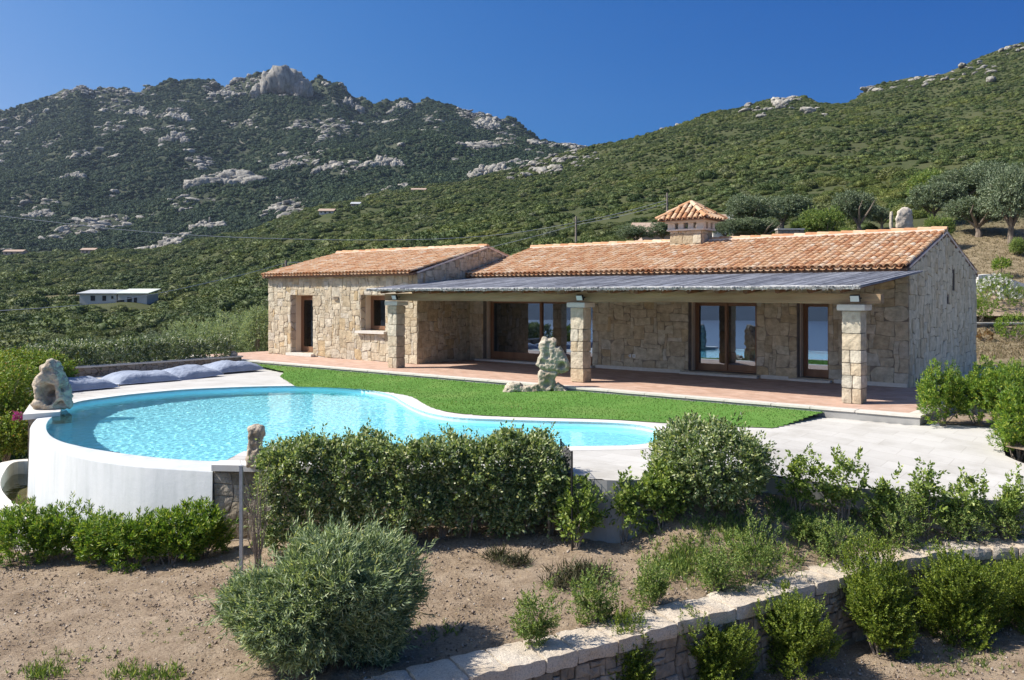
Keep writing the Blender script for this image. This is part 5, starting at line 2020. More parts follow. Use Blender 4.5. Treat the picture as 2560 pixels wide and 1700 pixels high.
# clods and small stones
rng = np.random.default_rng(21)
n = 26000
X, Y = rng.uniform(-9, 9, n), rng.uniform(8.5, 14, n)
Z = soil_z(X, Y)
s = .006 + .018 * rng.uniform(0, 1, n) ** 3
tet = np.array([[0, 0, .8], [1, 0, -.3], [-.5, .87, -.3], [-.5, -.87, -.3], [.3, .3, .5]])
V_ = (rng.normal(size=(n, 5, 3)) * .35 + tet[None]) * s[:, None, None] + np.stack([X, Y, Z + .01], 1)[:, None]
fs = np.array([[0, 1, 4], [1, 2, 4], [4, 2, 0], [0, 3, 1], [0, 2, 3], [1, 3, 2]])
Fa = (np.arange(n) * 5)[:, None, None] + fs[None]
M_CLOD = m_island('soil_clods', [(0, (.22, .16, .11)), (.5, (.36, .275, .21)), (.85, (.45, .37, .30)), (1, (.58, .53, .46))], .95, 20)
tag(link('soil_clods', np_mesh('soil_clods', V_.reshape(-1, 3), Fa.reshape(-1, 3), M_CLOD)), 'clods and grit lying on the bare soil', 'soil clods', None, 'stuff')

# dry leaves and straw bits
n = 5000
X, Y = rng.uniform(-8, 8, n), rng.uniform(8.5, 13.9, n)
p = np.stack([X, Y, soil_z(X, Y) + .022], 1)
d = unit(rng.normal(size=(n, 3)) * [1, 1, .25])
M_LITTER = m_leaf('leaf_litter', [(0, (.20, .13, .07)), (.5, (.34, .24, .14)), (.85, (.46, .37, .24)), (1, (.20, .22, .09))], .8, .2, .1)
tag(link('leaf_litter', np_mesh('leaf_litter', *leaf_arrays(p, d, unit(np.cross(d, [0, 0, 1.0] + rng.normal(size=(n, 3)) * .4)), rng.uniform(.02, .06, n), rng.uniform(.006, .02, n), .2), M_LITTER)), 'dry leaves and straw scattered on the soil', 'leaf litter', None, 'stuff')

rw = empty('retaining_wall', (0, 0, 0))
tag(rw, 'curving rubble retaining wall topped with rough granite blocks', 'wall')
M_GRAN, nt = new_mat('rough_granite')
v = coord(nt)
a_ = mixc(nt, ramp(nt, tex_noise(nt, v, 1.7, 5, .6), [(.35, 0.0), (.65, 1.0)]), (.56, .47, .37), (.64, .58, .50))
spk = ramp(nt, tex_noise(nt, v, 60, 4, .8), [(.32, (.45, .43, .42)), (.47, (1, 1, 1)), (.68, (1.25, 1.23, 1.2))])
pi_ = ramp(nt, rnd_island(nt), [(0, (.86, .84, .8)), (.5, (1, .97, .93)), (1, (1.06, 1.06, 1.06))])
finish(nt, mixc(nt, 1.0, mixc(nt, 1.0, a_, spk, 'MULTIPLY'), pi_, 'MULTIPLY'), .9, tex_noise(nt, v, 26, 9, .75), 1.0, .03, .2)
FL = smooth_line(CL, 8)
tot = [0]
for a, b in zip(FL[:-1], FL[1:]):
    tot.append(tot[-1] + (b - a).length)


def along(s):
    k = max(0, min(len(FL) - 2, int(np.searchsorted(tot, s) - 1)))
    t = (s - tot[k]) / (tot[k + 1] - tot[k])
    d = (FL[k + 1] - FL[k]).normalized()
    return FL[k].lerp(FL[k + 1], t), d


rnd = random.Random(17)
s = .1
while s < tot[-1] - .6:
    L = rnd.uniform(.38, .56)
    p, d = along(s + L / 2)
    nv_ = Vector((-d.y, d.x, 0))
    w = rnd.uniform(.54, .60)
    h = rnd.uniform(.165, .185)
    c = p + nv_ * (w / 2 - rnd.uniform(0, .02))
    mb = MB()
    mb.rough(c.x, c.y, p.z - h / 2 + rnd.uniform(-.006, .006), L - .004, w, h, math.atan2(d.y, d.x) + rnd.uniform(-.008, .008), .020, (7, 8, 3), 7, s, .07)
    mb.build('coping_block', M_GRAN, rw)
    s += L
mb = MB()
M_RUBBLE = m_stone('dark_rubble', 4.5, 5.0, [(0, (.16, .14, .12)), (.4, (.24, .205, .17)), (.7, (.30, .26, .21)), (1, (.36, .33, .29))], .10, (.06, .052, .045), .22, .10)
off = [(p + Vector((-d.y, d.x, 0)) * .08) for p, d in (along(x) for x in np.linspace(0, tot[-1] - .01, 60))]
k = len(off)
mb.add([(p.x, p.y, p.z - .15) for p in off] + [(p.x - .02, p.y - .05, -2.8) for p in off], [(i, i + 1, k + i + 1, k + i) for i in range(k - 1)])


def rw3(u, z, h):
    p, d = along(min(max(u, .01), tot[-1] - .02))
    q = p + Vector((-d.y, d.x, 0)) * (.07 - h * 1.8)
    return Vector((q.x, q.y, p.z - .17 - z * .9))


facing(mb, rw3, .05, tot[-1] - .1, 0.0, 1.25, [], 41, 1, .085, (1, 2, 2, 3, 3, 4), (1, 2, 2, 3))
M_RUBFACE = m_island('rubble_facing', [(0, (.26, .22, .17)), (.3, (.38, .32, .25)), (.6, (.33, .29, .24)), (.8, (.45, .40, .33)), (1, (.30, .25, .19))], .93, 6, .5, 1.0, .05, 12, .15)
mb.build('wall_face', [M_RUBBLE, M_RUBFACE], rw)

# ------------------------------------------------------------------ planting round the pool
L_ELAE = m_leaf('elaeagnus_leaves', [(0, (0.064, 0.106, 0.041)), (.3, (0.154, 0.230, 0.085)), (.65, (0.306, 0.381, 0.150)), (.88, (0.540, 0.584, 0.281)), (1, (0.744, 0.732, 0.525))], .40, .40, .45)
L_ELAE2 = m_leaf('young_elaeagnus_leaves', [(0, (0.075, 0.128, 0.027)), (.4, (0.195, 0.285, 0.060)), (.8, (0.345, 0.435, 0.105)), (1, (0.540, 0.585, 0.210))], .42, .40, .4)
L_PITT = m_leaf('glossy_green_leaves', [(0, (0.053, 0.120, 0.015)), (.4, (0.135, 0.247, 0.030)), (.8, (0.270, 0.390, 0.053)), (1, (0.480, 0.495, 0.075))], .42, .40, .4)
L_WILL = m_leaf('grey_green_leaves', [(0, (0.090, 0.143, 0.075)), (.35, (0.225, 0.300, 0.158)), (.7, (0.390, 0.480, 0.270)), (.92, (0.570, 0.620, 0.405)), (1, (0.600, 0.600, 0.255))], .5, .40, .3)
L_LENT = m_leaf('small_green_leaves', [(0, (0.068, 0.120, 0.030)), (.4, (0.173, 0.262, 0.068)), (.8, (0.300, 0.390, 0.112)), (1, (0.480, 0.495, 0.165))], .45, .40, .35)
L_MYRT = m_leaf('myrtle_leaves', [(0, (0.045, 0.083, 0.012)), (.4, (0.143, 0.210, 0.027)), (.8, (0.247, 0.315, 0.042)), (1, (0.390, 0.435, 0.075))], .45, .40, .35)
L_OLEA = m_leaf('olive_leaves', [(0, (0.085, 0.122, 0.064)), (.4, (0.150, 0.198, 0.109)), (.8, (0.225, 0.271, 0.160)), (1, (0.338, 0.375, 0.244))], .5, .18, .35)
L_HEDG = m_leaf('glint_coloured_leaves', [(0, (.06, .10, .04)), (.4, (.14, .20, .07)), (.7, (.26, .31, .16)), (.88, (.45, .48, .36)), (1, (.60, .60, .50))], .35, .3, .6)  # palest stops put the white glints of the hedge into leaf colour
L_BOUG = m_leaf('climber_leaves', [(0, (0.094, 0.160, 0.019)), (.4, (0.179, 0.271, 0.034)), (.8, (0.281, 0.356, 0.056)), (.94, (0.394, 0.394, 0.094)), (1, (0.450, 0.244, 0.094))], .5, .3, .35)
L_FLOW = m_leaf('white_blossom', [(0, (0.550, 0.550, 0.450)), (1, (0.620, 0.620, 0.620))], .6, .2, .3)
L_MAG = m_leaf('magenta_blossom', [(0, (0.350, 0.030, 0.220)), (1, (0.550, 0.070, 0.380))], .6, .3, .3)
L_DRY = m_leaf('dry_sprigs', [(0, (0.120, 0.100, 0.060)), (.6, (0.100, 0.120, 0.060)), (1, (0.160, 0.150, 0.090))], .7, .2, .2)
L_RED = m_leaf('reddish_leaves', [(0, (0.120, 0.100, 0.020)), (.5, (0.200, 0.120, 0.030)), (1, (0.280, 0.080, 0.030))], .5, .25, .4)
M_BARK = m_simple('bark', (.15, .115, .085), (.26, .21, .165), 14, .95, .8, .01, 40, (1, 1, .3))
M_TWIG = m_simple('twig_bark', (.20, .16, .125), (.30, .25, .20), 20, .95)


def stems(mb, rng, base_r, tips, r0=.012, rise=.4, z0=-.06):
    for t in tips:
        t = Vector(t)
        a = rng.uniform(0, 6.28)
        b = Vector((math.cos(a) * base_r * rng.uniform(.1, 1), math.sin(a) * base_r * rng.uniform(.1, 1), z0))
        m1 = b.lerp(t, .35) + Vector((0, 0, (t.z - b.z) * .12)) + Vector(rng.normal(size=3) * .02)
        m2 = b.lerp(t, .7) + Vector((0, 0, (t.z - b.z) * .08)) + Vector(rng.normal(size=3) * .03)
        mb.tube([b, m1, m2, t], [r0, r0 * .75, r0 * .5, r0 * .22], 5, False)


STY = dict(
    elae=dict(L=.27, m=10, leaf=.078, wid=.043, up=.45, ang=62, jit=.5),
    elae2=dict(L=.24, m=11, leaf=.082, wid=.050, up=.5, ang=62, jit=.5),
    pitt=dict(L=.20, m=15, leaf=.085, wid=.024, up=.7, ang=66, tipw=.40),
    will=dict(L=.30, m=15, leaf=.098, wid=.0165, up=.45, ang=48, droop=.05, jit=.5),
    lent=dict(L=.20, m=14, leaf=.040, wid=.020, up=.6, ang=58),
    myrt=dict(L=.22, m=20, leaf=.034, wid=.018, up=1.0, ang=58, jit=.28),
    oliv=dict(L=.45, m=14, leaf=.11, wid=.026, up=.2, ang=50, droop=.15),
    boug=dict(L=.35, m=11, leaf=.085, wid=.055, up=.3, ang=62, jit=.6),
)


def shrub_mesh(name, seed, w, dep, h, style, n, mat, low=-.45, lump=.16, inner=.35, cz=.5, tops=0):
    """foliage of one shrub standing at its own origin"""
    rng = np.random.default_rng(seed)
    p, q = ell(rng, n, w / 2, dep / 2, h * (1 - cz * .92), h * cz, low, lump, inner)
    ok = p[:, 2] > .04
    V, Fa = shoots(rng, p[ok], q[ok], **STY[style])
    me = np_mesh(name, V, Fa, mat)
    idx = rng.integers(0, ok.sum(), 9)
    return me, p[ok][idx] * [.8, .8, .85]


def shrub(name, label, cat, x, y, z, w, dep, h, style, n, mat, seed, group=None, stem_r=.012, **kw):
    o = empty(name, (x, y, z))
    tag(o, label, cat, group)
    me, tips = shrub_mesh('foliage', seed, w, dep, h, style, n, mat, **kw)
    link('foliage', me, o)
    mb = MB()
    stems(mb, np.random.default_rng(seed + 1), min(.1, w * .12), tips, stem_r)
    mb.build('stems', M_TWIG, o)
    return o


def on_soil(px, py, z0=-1.3):
    d = np.linspace(8.6, 13.5, 500)
    x = (px - CX) / F * d
    sz = soil_z(x, d)
    sy = HY + (ZC - sz) / d * F
    ok = sy <= py
    # the first visible crossing that lies on the upper bed
    ok &= d > np.interp(x, CLX, CLY) + .3
    k = int(np.argmax(ok)) if ok.any() else len(d) - 1
    return Vector((x[k], d[k], float(sz[k])))


# row of glossy shrubs in front of the white pool wall
rowL = [(28, 1395, 175, 185, 'leftmost glossy green shrub before the white pool wall, cut by the photo edge'),
        (130, 1415, 170, 165, 'glossy green shrub before the white pool wall, second from the left edge'),
        (232, 1430, 160, 150, 'low glossy green shrub before the white pool wall, third from the left edge'),
        (325, 1437, 160, 165, 'glossy green shrub before the white pool wall, fourth from the left edge'),
        (415, 1436, 160, 175, 'taller glossy green shrub, second from the grey metal post in the row'),
        (492, 1420, 150, 165, 'glossy green shrub at the right end of the row, beside the grey metal post')]
for i, (px, py, wp, hp, lab) in enumerate(rowL):
    c = on_soil(px, py - 12)
    k = c.y / F
    shrub('shrub', lab, 'shrub', c.x, c.y + .25, c.z - .05, wp * k * 1.15, wp * k * .95, hp * k * .86, 'pitt', 430, L_PITT, 100 + i, 'glossy shrubs along the white pool wall', lump=.34, inner=.6, low=-.8)

# big rounded grey-green bush in front
c = on_soil(805, 1660, -1.6)
k = c.y / F
big = shrub('rounded_bush', 'large rounded grey green bush with narrow leaves in the foreground', 'bush', c.x - .03, c.y + .1, c.z - .05, 2.12, 1.9, 1.50, 'will', 6200, L_WILL, 200, None, .02, lump=.30, inner=.6, low=-.8, cz=.46)

# clipped hedge along the front of the pool
rng = np.random.default_rng(31)
hl = empty('hedge', (-1.5, 13.6, -1.2))
tag(hl, 'dense elaeagnus hedge along the front edge of the pool', 'hedge')
n = 4300
u = rng.uniform(0, 1, n)
hx = np.interp(u, [0, 1], [-3.82, .82])
tops_px = np.array([640, 678, 796, 881, 1000, 1100, 1200, 1262, 1340, 1381, 1412])
tops_y = np.array([1150, 1113, 1104, 1100, 1112, 1108, 1100, 1088, 1100, 1118, 1165])
ztop = ZC - (np.interp(hx / 13.5 * F + CX, tops_px, tops_y) - HY) / F * 13.45 - .02
zbot = np.interp(hx, [-4, -1, .9], [-1.35, -1.0, -.95])
zm, hh = (ztop + zbot) / 2, (ztop - zbot) / 2
hd = .44
sy_, sz_, ny_, nz_ = hedge_section(rng, n)
f = 1 - .32 * rng.uniform(0, 1, n) ** 2
lmp = np.array([noise.fractal(Vector((a * 1.9, b * 1.6, c_ * 1.6)), .8, 2, 3) for a, b, c_ in zip(hx, sy_, sz_)]) * .19
endf = np.clip(np.minimum(hx + 3.9, .9 - hx) / .25, 0, 1)
pts = np.stack([hx + 1.5, (sy_ * hd * f + lmp * ny_) * (.6 + .4 * endf) + np.interp(hx, [-4, 1], [-.1, .12]), zm + sz_ * hh * f + lmp * nz_ + 1.2], 1)
nrm = unit(np.stack([np.where(hx < -3.6, -.8, np.where(hx > .6, .8, 0)), ny_, nz_], 1))
V_, Fa = shoots(rng, pts, nrm, L=.28, m=10, leaf=.078, wid=.043, up=.45, ang=62, jit=.5)
link('foliage', np_mesh('foliage', V_, Fa, L_ELAE), hl)
mb = MB()
for x in np.arange(-3.6, .9, .42):
    zb = float(soil_z(x, 13.55)) + 1.2
    for _ in range(5):
        mb.tube([(x + 1.5 + rng.normal() * .03, rng.normal() * .04, zb - .08), (x + 1.5 + rng.normal() * .09, rng.normal() * .1 - .05, zb + .3), (x + 1.5 + rng.normal() * .25, rng.normal() * .18 - .1, zb + .75)], [.02, .014, .006], 5, False)
mb.build('stems', M_TWIG, hl)

# clipped ball at the right end of the pool
c = on_soil(1775, 1235, -.6)
shrub('ball_bush', 'big rounded clipped elaeagnus bush at the right end of the pool', 'bush', c.x - .02, c.y + .02, c.z, 1.98, 1.35, 1.30, 'elae', 1250, L_ELAE, 210, None, .02, lump=.10, inner=.3, low=-.85, cz=.5)

# open young elaeagnus shrubs along the deck edge
rowR = [(1446, 1372, 115, 195, 'young open shrub before the grey curved wall, at the right end of the long hedge'),
        (1565, 1352, 125, 185, 'leggy young shrub in front of the grey curved wall'),
        (1648, 1318, 165, 185, 'fuller young shrub leaning against the left side of the clipped ball bush'),
        (1998, 1226, 130, 185, 'young shrub standing right of the clipped ball bush against the pale paving'),
        (2108, 1240, 150, 190, 'tall young shrub between the ball bush and the lower shrubs, against the paving'),
        (2218, 1268, 130, 165, 'low young shrub with bright leaves, in front of the paving below the terrace corner'),
        (2318, 1290, 125, 210, 'slim young shrub with a bare lower stem in front of the paving'),
        (2420, 1292, 135, 210, 'tall young shrub on the right in front of the paving, second from the photo edge'),
        (2528, 1295, 125, 175, 'young shrub cut by the right edge of the photo, in front of the paving')]
for i, (px, py, wp, hp, lab) in enumerate(rowR):
    c = on_soil(px, py, -.9)
    k = c.y / F
    shrub('young_shrub', lab, 'shrub', c.x, c.y, c.z, wp * k * (1.12 if i < 2 else .86), wp * k * .75, hp * k * .93, 'elae2', 130 if i < 2 else (190 if i == 2 else 90), L_ELAE2, 220 + i, 'young shrubs along the deck edge', .012, lump=.40, inner=.6, low=-.85, cz=.52)

# small-leaved shrubs on the bank behind the granite blocks
bank = [(1338, 1625, 140, 165, 'small sprawling shrub by the left granite blocks, half in the shade of the big bush'),
        (1482, 1560, 130, 150, 'upright little shrub behind the granite blocks, second from the big bush'),
        (1634, 1520, 125, 130, 'little shrub with bright tips on the bare soil behind the granite blocks'),
        (1790, 1480, 140, 125, 'low spreading shrub behind the middle of the granite wall'),
        (1880, 1462, 185, 185, 'broad leafy shrub behind the middle of the granite wall'),
        (2015, 1352, 95, 75, 'small shrub on the soil patch between the ball bush and the granite wall'),
        (2092, 1408, 150, 135, 'dense low shrub leaning over the granite blocks right of the middle'),
        (2245, 1375, 175, 165, 'wide twiggy shrub behind the granite blocks below the paving'),
        (2394, 1362, 150, 140, 'thin stemmed shrub behind the right end of the granite wall'),
        (2512, 1356, 170, 150, 'low dark shrub at the right edge behind the granite blocks')]
for i, (px, py, wp, hp, lab) in enumerate(bank):
    c = on_soil(px, py, -1.3)
    k = c.y / F
    shrub('low_shrub', lab, 'shrub', c.x, c.y, c.z, wp * k * 1.02, wp * k * .8, hp * k * .92, 'lent', 250, L_LENT, 260 + i, 'small shrubs on the bank', .008, lump=.42, inner=.6, low=-.8, cz=.42)

# upright dark bushes below the wall
myr = [(1335, 1765, 185, 150, 'dark upright bush cut by the bottom edge, leftmost below the granite wall'),
       (1560, 1768, 215, 235, 'dark upright bush below the granite wall, second from the left'),
       (1786, 1722, 200, 220, 'dark upright bush below the middle of the granite wall'),
       (1994, 1690, 200, 235, 'dark upright bush below the granite wall, left of the two largest'),
       (2200, 1652, 225, 290, 'tallest dark upright bush below the granite wall'),
       (2405, 1612, 230, 275, 'broad dark upright bush below the right part of the granite wall'),
       (2570, 1590, 170, 220, 'dark upright bush below the granite wall at the right edge of the photo')]
mm = [shrub_mesh('foliage', 300 + i, 1.05, 1.0, 1.2, 'myrt', 1500, L_MYRT, low=-.8, lump=.5, inner=.6, cz=.46) for i in range(3)]
for i, (px, py, wp, hp, lab) in enumerate(myr):
    c = P(px, py, -2.36)
    k = c.y / F
    o = empty('upright_bush', (c.x, c.y, -2.4), i * 2.1)
    tag(o, lab, 'bush', 'dark bushes below the granite wall')
    o.scale = (wp * k / .90, wp * k / .98, hp * k / 1.28)
    link('foliage', mm[i % 3][0], o)
    mb = MB()
    stems(mb, np.random.default_rng(i), .06, mm[i % 3][1], .012)
    mb.build('stems', M_TWIG, o)

# bare twiggy shrub and its grey post, wire
c = on_soil(645, 1420, -1.45)
o = empty('bare_shrub', c)
tag(o, 'nearly leafless twiggy shrub before the stone wall beside the metal post', 'shrub')
rng = np.random.default_rng(77)
mb = MB()
for i in range(16):
    a = rng.uniform(0, 6.28)
    t = Vector((math.cos(a) * rng.uniform(.05, .3), math.sin(a) * .18, rng.uniform(.9, 1.65)))
    m1 = t * .4 + Vector(rng.normal(size=3) * .04)
    mb.tube([(rng.normal() * .03, rng.normal() * .03, -.05), m1, t * .75 + Vector(rng.normal(size=3) * .03), t], [.010, .007, .005, .002], 4, False)
    for _ in range(4):
        s0 = t * rng.uniform(.4, .9)
        mb.tube([s0, s0 + Vector((rng.normal() * .10, rng.normal() * .08, rng.uniform(.08, .25)))], [.0035, .0015], 3, False)
mb.build('stems', M_TWIG, o)
p, q = ell(rng, 40, .28, .2, .6, .8)
link('foliage', np_mesh('foliage', *shoots(rng, p, q, L=.15, m=4, leaf=.05, wid=.02), L_ELAE), o)
c = on_soil(603, 1440, -1.5)
mb = MB()
mb.box(-.022, -.022, -.3, .022, .022, 1.56)
mb.box(-.026, -.026, 1.56, .026, .026, 1.575)
tag(mb.build('metal_post', M_STEEL, None, loc=c), 'thin grey metal post before the stone wall left of the hedge', 'post')
# wire mesh panel at the right end of the hedge
fp = empty('fence_panel', (.78, 14.06, -.3))
tag(fp, 'dark wire mesh fence panel standing at the right end of the long hedge', 'fence')
a, b = Vector((0, 0, 0)), PD(1430, 1132, 12.95) - Vector((.78, 14.06, -.3))
b.z = 0
mb = MB()
for t in np.linspace(0, 1, 28):
    p = a.lerp(b, t)
    mb.tube([p + Vector((0, 0, -.55)), p + Vector((0, 0, .55))], .0035, 4)
for z in np.linspace(-.5, .53, 6):
    mb.tube([a + Vector((0, 0, z)), b + Vector((0, 0, z))], .004, 4)
mb.build('mesh_wires', M_BLACK, fp)
for p in (a, b):
    mb = MB()
    mb.tube([p + Vector((0, 0, -.9)), p + Vector((0, 0, .57))], .014, 8)
    mb.build('post', M_BLACK, fp)

# weeds and grass tufts on the bank
rng = np.random.default_rng(91)
Vs = []
for (px, py, r_, nn, hgt) in ((1780, 1330, .55, 180, .13), (1840, 1300, .4, 130, .12), (1720, 1405, .5, 380, .12), (1690, 1420, .3, 180, .11), (2010, 1260, .5, 150, .15), (1950, 1240, .3, 80, .14), (2160, 1300, .4, 110, .15), (1900, 1385, .5, 200, .18), (1100, 1585, .3, 30, .1), (430, 1600, .6, 26, .06), (150, 1660, .5, 40, .08), (100, 1690, .2, 50, .14), (330, 1690, .25, 60, .12), (420, 1695, .2, 50, .12), (2450, 1665, .5, 60, .10), (2350, 1690, .3, 40, .08)):
    c = on_soil(px, py, -1.3) if px < 2200 or py < 1400 else P(px, py, -2.36)
    p = np.stack([c.x + rng.normal(size=nn) * r_ * .6, c.y + rng.normal(size=nn) * r_ * .5, np.zeros(nn)], 1)
    p[:, 2] = soil_z(p[:, 0], p[:, 1])
    for _ in range(5):
        d = unit(rng.normal(size=(nn, 3)) * .55 + [0, 0, 1])
        Vs.append(leaf_arrays(p, d, unit(np.cross(d, rng.normal(size=(nn, 3)))), hgt * rng.uniform(.4, 1.1, nn), np.full(nn, .011), .2))
tag(link('weeds', np_mesh('weeds', *join(Vs), L_LENT)), 'weeds and grass tufts growing on the bank soil', 'weeds', None, 'stuff')
Vs = []
for (px, py, r_, nn) in ((1462, 1440, .33, 150), (1420, 1462, .25, 90), (1290, 1410, .2, 60), (1240, 1395, .15, 40)):
    c = on_soil(px, py, -1.3)
    p = np.stack([c.x + rng.normal(size=nn) * r_ * .6, c.y + rng.normal(size=nn) * r_ * .4, np.zeros(nn)], 1)
    p[:, 2] = soil_z(p[:, 0], p[:, 1])
    for _ in range(4):
        d = unit(rng.normal(size=(nn, 3)) * .8 + [0, 0, .8])
        Vs.append(leaf_arrays(p, d, unit(np.cross(d, rng.normal(size=(nn, 3)))), .22 * rng.uniform(.4, 1.1, nn), np.full(nn, .007), .2))
tag(link('dry_weeds', np_mesh('dry_weeds', *join(Vs), L_DRY)), 'withered sprigs on the bare soil', 'weeds', None, 'stuff')
# ------------------------------------------------------------------ planting behind the pool and on the left
a, b, dv, nv = GW
hb = empty('hedge', a.lerp(b, .5) + nv * .75)
tag(hb, 'low clipped hedge with pale shining leaves behind the stone garden wall', 'hedge')
rng = np.random.default_rng(41)
n = 1900
Lw = (b - a).length
u = rng.uniform(-.52, .47, n) * Lw
hh, hd = .62, .55
sy_, sz_, ny_, nz_ = hedge_section(rng, n)
fq = 1 - .25 * rng.uniform(0, 1, n) ** 2
lm = np.array([noise.fractal(Vector((x * .9, y * 1.3, z * 1.3)), .8, 2, 3) for x, y, z in zip(u, sy_, sz_)]) * .14
D3, N3, Z3 = np.array(dv), np.array(nv), np.array([0, 0, 1.])
pts = u[:, None] * D3 + (sy_ * hd * fq + lm * ny_)[:, None] * N3 + (.46 + sz_ * hh * fq + lm * nz_)[:, None] * Z3
nrm = unit(ny_[:, None] * N3 + nz_[:, None] * Z3)
link('foliage', np_mesh('foliage', *shoots(rng, pts, nrm, L=.28, m=10, leaf=.095, wid=.055, up=.5, ang=58), L_HEDG), hb)
mb = MB()
for t in np.arange(-.48, .46, .06):
    p = dv * (t * Lw)
    mb.tube([p + Vector((0, 0, -.4)), p + Vector((rng.normal() * .1, 0, .5))], [.03, .012], 5, False)
mb.build('stems', M_TWIG, hb)
# small stone at the wall's end
c = b + nv * .15
mb = MB()
me = rock_mesh('wall_stone', [(0, 0, .08, .2, .14, .1), (.12, 0, .06, .12, .1, .08)], .03, .02, 5, mat=M_ROCK)
tag(link('wall_stone', me, None, (c.x - .25, c.y - .1, .15)), 'small rough stone lying on the end of the garden wall near the villa', 'stone')

left = [(12, 1150, 130, 150, 'green bush at the left edge right above the curved overflow channel', 'boug', L_BOUG, 22.2, 420),
        (18, 1105, 190, 250, 'leafy climber thicket at the left edge beside the stone pier', 'boug', L_BOUG, 23.5, 620),
        (88, 1010, 200, 190, 'bright green climber bush just behind the holed rock', 'boug', L_BOUG, 25.5, 520),
        (20, 985, 150, 150, 'yellowish green bush at the left edge above the climber thicket', 'boug', L_BOUG, 28, 420),
        (110, 935, 130, 75, 'low bush with reddish tips between the holed rock and the hedge', 'boug', L_BOUG, 30, 260)]
for i, (px, py, wp, hp, lab, sty, mat, Y, n) in enumerate(left):
    c = PD(px, py, Y)
    k = Y / F
    shrub('garden_bush', lab, 'bush', c.x, Y, c.z, wp * k * 1.25, wp * k * 1.0, hp * k * .76, sty, int(n * 1.8), mat, 400 + i, 'bushes left of the pool', .02, lump=.22, inner=.35, low=-.8)
c = PD(48, 1040, 22.0)
rng = np.random.default_rng(5)
p, q = ell(rng, 30, .15, .11, .12, 0, -.9)
tag(link('bougainvillea_spray', np_mesh('bougainvillea_spray', *shoots(rng, p, q, L=.14, m=8, leaf=.045, wid=.04), L_MAG), None, c), 'small spray of magenta blossom hanging over the left side of the stone pier', 'flowers')
# growth behind the garden wall up to the wing
ole = [(500, 905, 170, 95, 'grey green oleander bush behind the low hedge, left of the one by the villa'),
       (590, 905, 150, 120, 'oleander bush with long leaves behind the end of the garden wall'),
       (645, 905, 90, 130, 'oleander bush touching the left corner of the villa'),
       (400, 905, 150, 66, 'dull green bush behind the middle of the low hedge'),
       (300, 905, 160, 50, 'dull green bush behind the left half of the low hedge')]
for i, (px, py, wp, hp, lab) in enumerate(ole):
    Y = 42 if i != 2 else 41
    c = PD(px, py, Y)
    k = Y / F
    m_, s_ = ((L_WILL, 'oliv') if i in (0, 1, 2) else (L_OLEA, 'oliv'))
    shrub('oleander', lab, 'bush', c.x, Y, c.z, wp * k * 1.2, wp * k, hp * k * 1.1, s_, 800, m_, 430 + i, 'bushes behind the garden wall', .03, lump=.22, inner=.4, low=-.8)

# right of the terrace
rgt = [(2360, 1062, 150, 150, 18.8, 'spreading green shrub at the right corner of the terrace'),
       (2445, 1064, 140, 165, 18.9, 'green shrub with bare lower stems, second to the right of the terrace corner'),
       (2530, 1078, 160, 170, 18.4, 'full green shrub at the right edge of the photo behind the paving'),
       (2545, 1165, 150, 220, 16.4, 'tall green shrub at the right photo edge in front of the paved strip'),
       (2545, 985, 160, 110, 21.5, 'dark green shrub at the right photo edge behind the brighter shrubs')]
for i, (px, py, wp, hp, Y, lab) in enumerate(rgt):
    c = PD(px, py, Y)
    k = Y / F
    z = min(c.z, -.1)
    shrub('green_shrub', lab, 'shrub', c.x, Y, z, wp * k * 1.15, wp * k, hp * k * 1.0, 'pitt', 560, L_PITT, 450 + i, 'green shrubs right of the terrace', .016, lump=.38, inner=.55, low=-.8)
# bed soil under them
mb = MB()
bed = [P(2318, 1056, -.2), P(2493, 1067, -.2), P(2514, 1116, -.2), P(2640, 1140, -.2), Vector((14.5, 15.5, -.2)), Vector((15.5, 23.5, -.2)), Vector((10.3, 23.6, -.2)), H(1.86, -5.7)]
V_, T_ = poly_mesh(bed, lambda x, y: -.205)
mb.add(V_, T_)
tag(mb.build('flower_bed', M_SOIL), 'soil bed right of the terrace', None, None, 'structure')
# paving and low wall beyond the right end of the villa
mb = MB()
V_, T_ = poly_mesh([H(.05, .92), H(7, .92), H(11, 7), H(11, 11.2), H(.0, 11.2)], lambda x, y: -.02)
mb.add(V_, T_)
tag(mb.build('path', M_DECK), 'pale paving beyond the right end of the villa', None, None, 'structure')
mb = MB()
q0, q1 = PD(2400, 884, 36.4), PD(2640, 884, 36.8)
for k_, (dy, zt) in enumerate(((0, .14), (1.1, .28))):
    o0, o1 = q0 + Vector((0, dy, 0)), q1 + Vector((0, dy, 0))
    mb.hexa([Vector((o0.x, o0.y, -.3)), Vector((o1.x, o1.y, -.3)), Vector((o1.x, o1.y + 4, -.3)), Vector((o0.x, o0.y + 4, -.3)), Vector((o0.x, o0.y, zt - .01)), Vector((o1.x, o1.y, zt - .01)), Vector((o1.x, o1.y + 4, zt - .01)), Vector((o0.x, o0.y + 4, zt - .01))])
tag(mb.build('garden_steps', M_DECK), 'pale stone steps beyond the villa', None, None, 'structure')
lw_ = empty('garden_wall', PD(2540, 884, 40.2))
tag(lw_, 'low stone bed wall with block capping beyond the right end of the villa', 'wall')
mb = MB()
mb.box(-3.2, 0, -.6, 3, .35, .42)
mb.build('wall_body', M_LOWST, lw_)
mb = MB()
for i in range(7):
    mb.rough(-2.8 + i * .9, .16, .50, .88, .45, .17, 0, .02, (4, 3, 2), 3, i)
mb.build('capping', M_GRAN, lw_)
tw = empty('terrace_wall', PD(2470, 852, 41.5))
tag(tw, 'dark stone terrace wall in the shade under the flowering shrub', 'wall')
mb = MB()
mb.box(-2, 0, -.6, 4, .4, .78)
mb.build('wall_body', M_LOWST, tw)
mb = MB()
mb.box(-2, -.05, .78, 4, .45, .86)
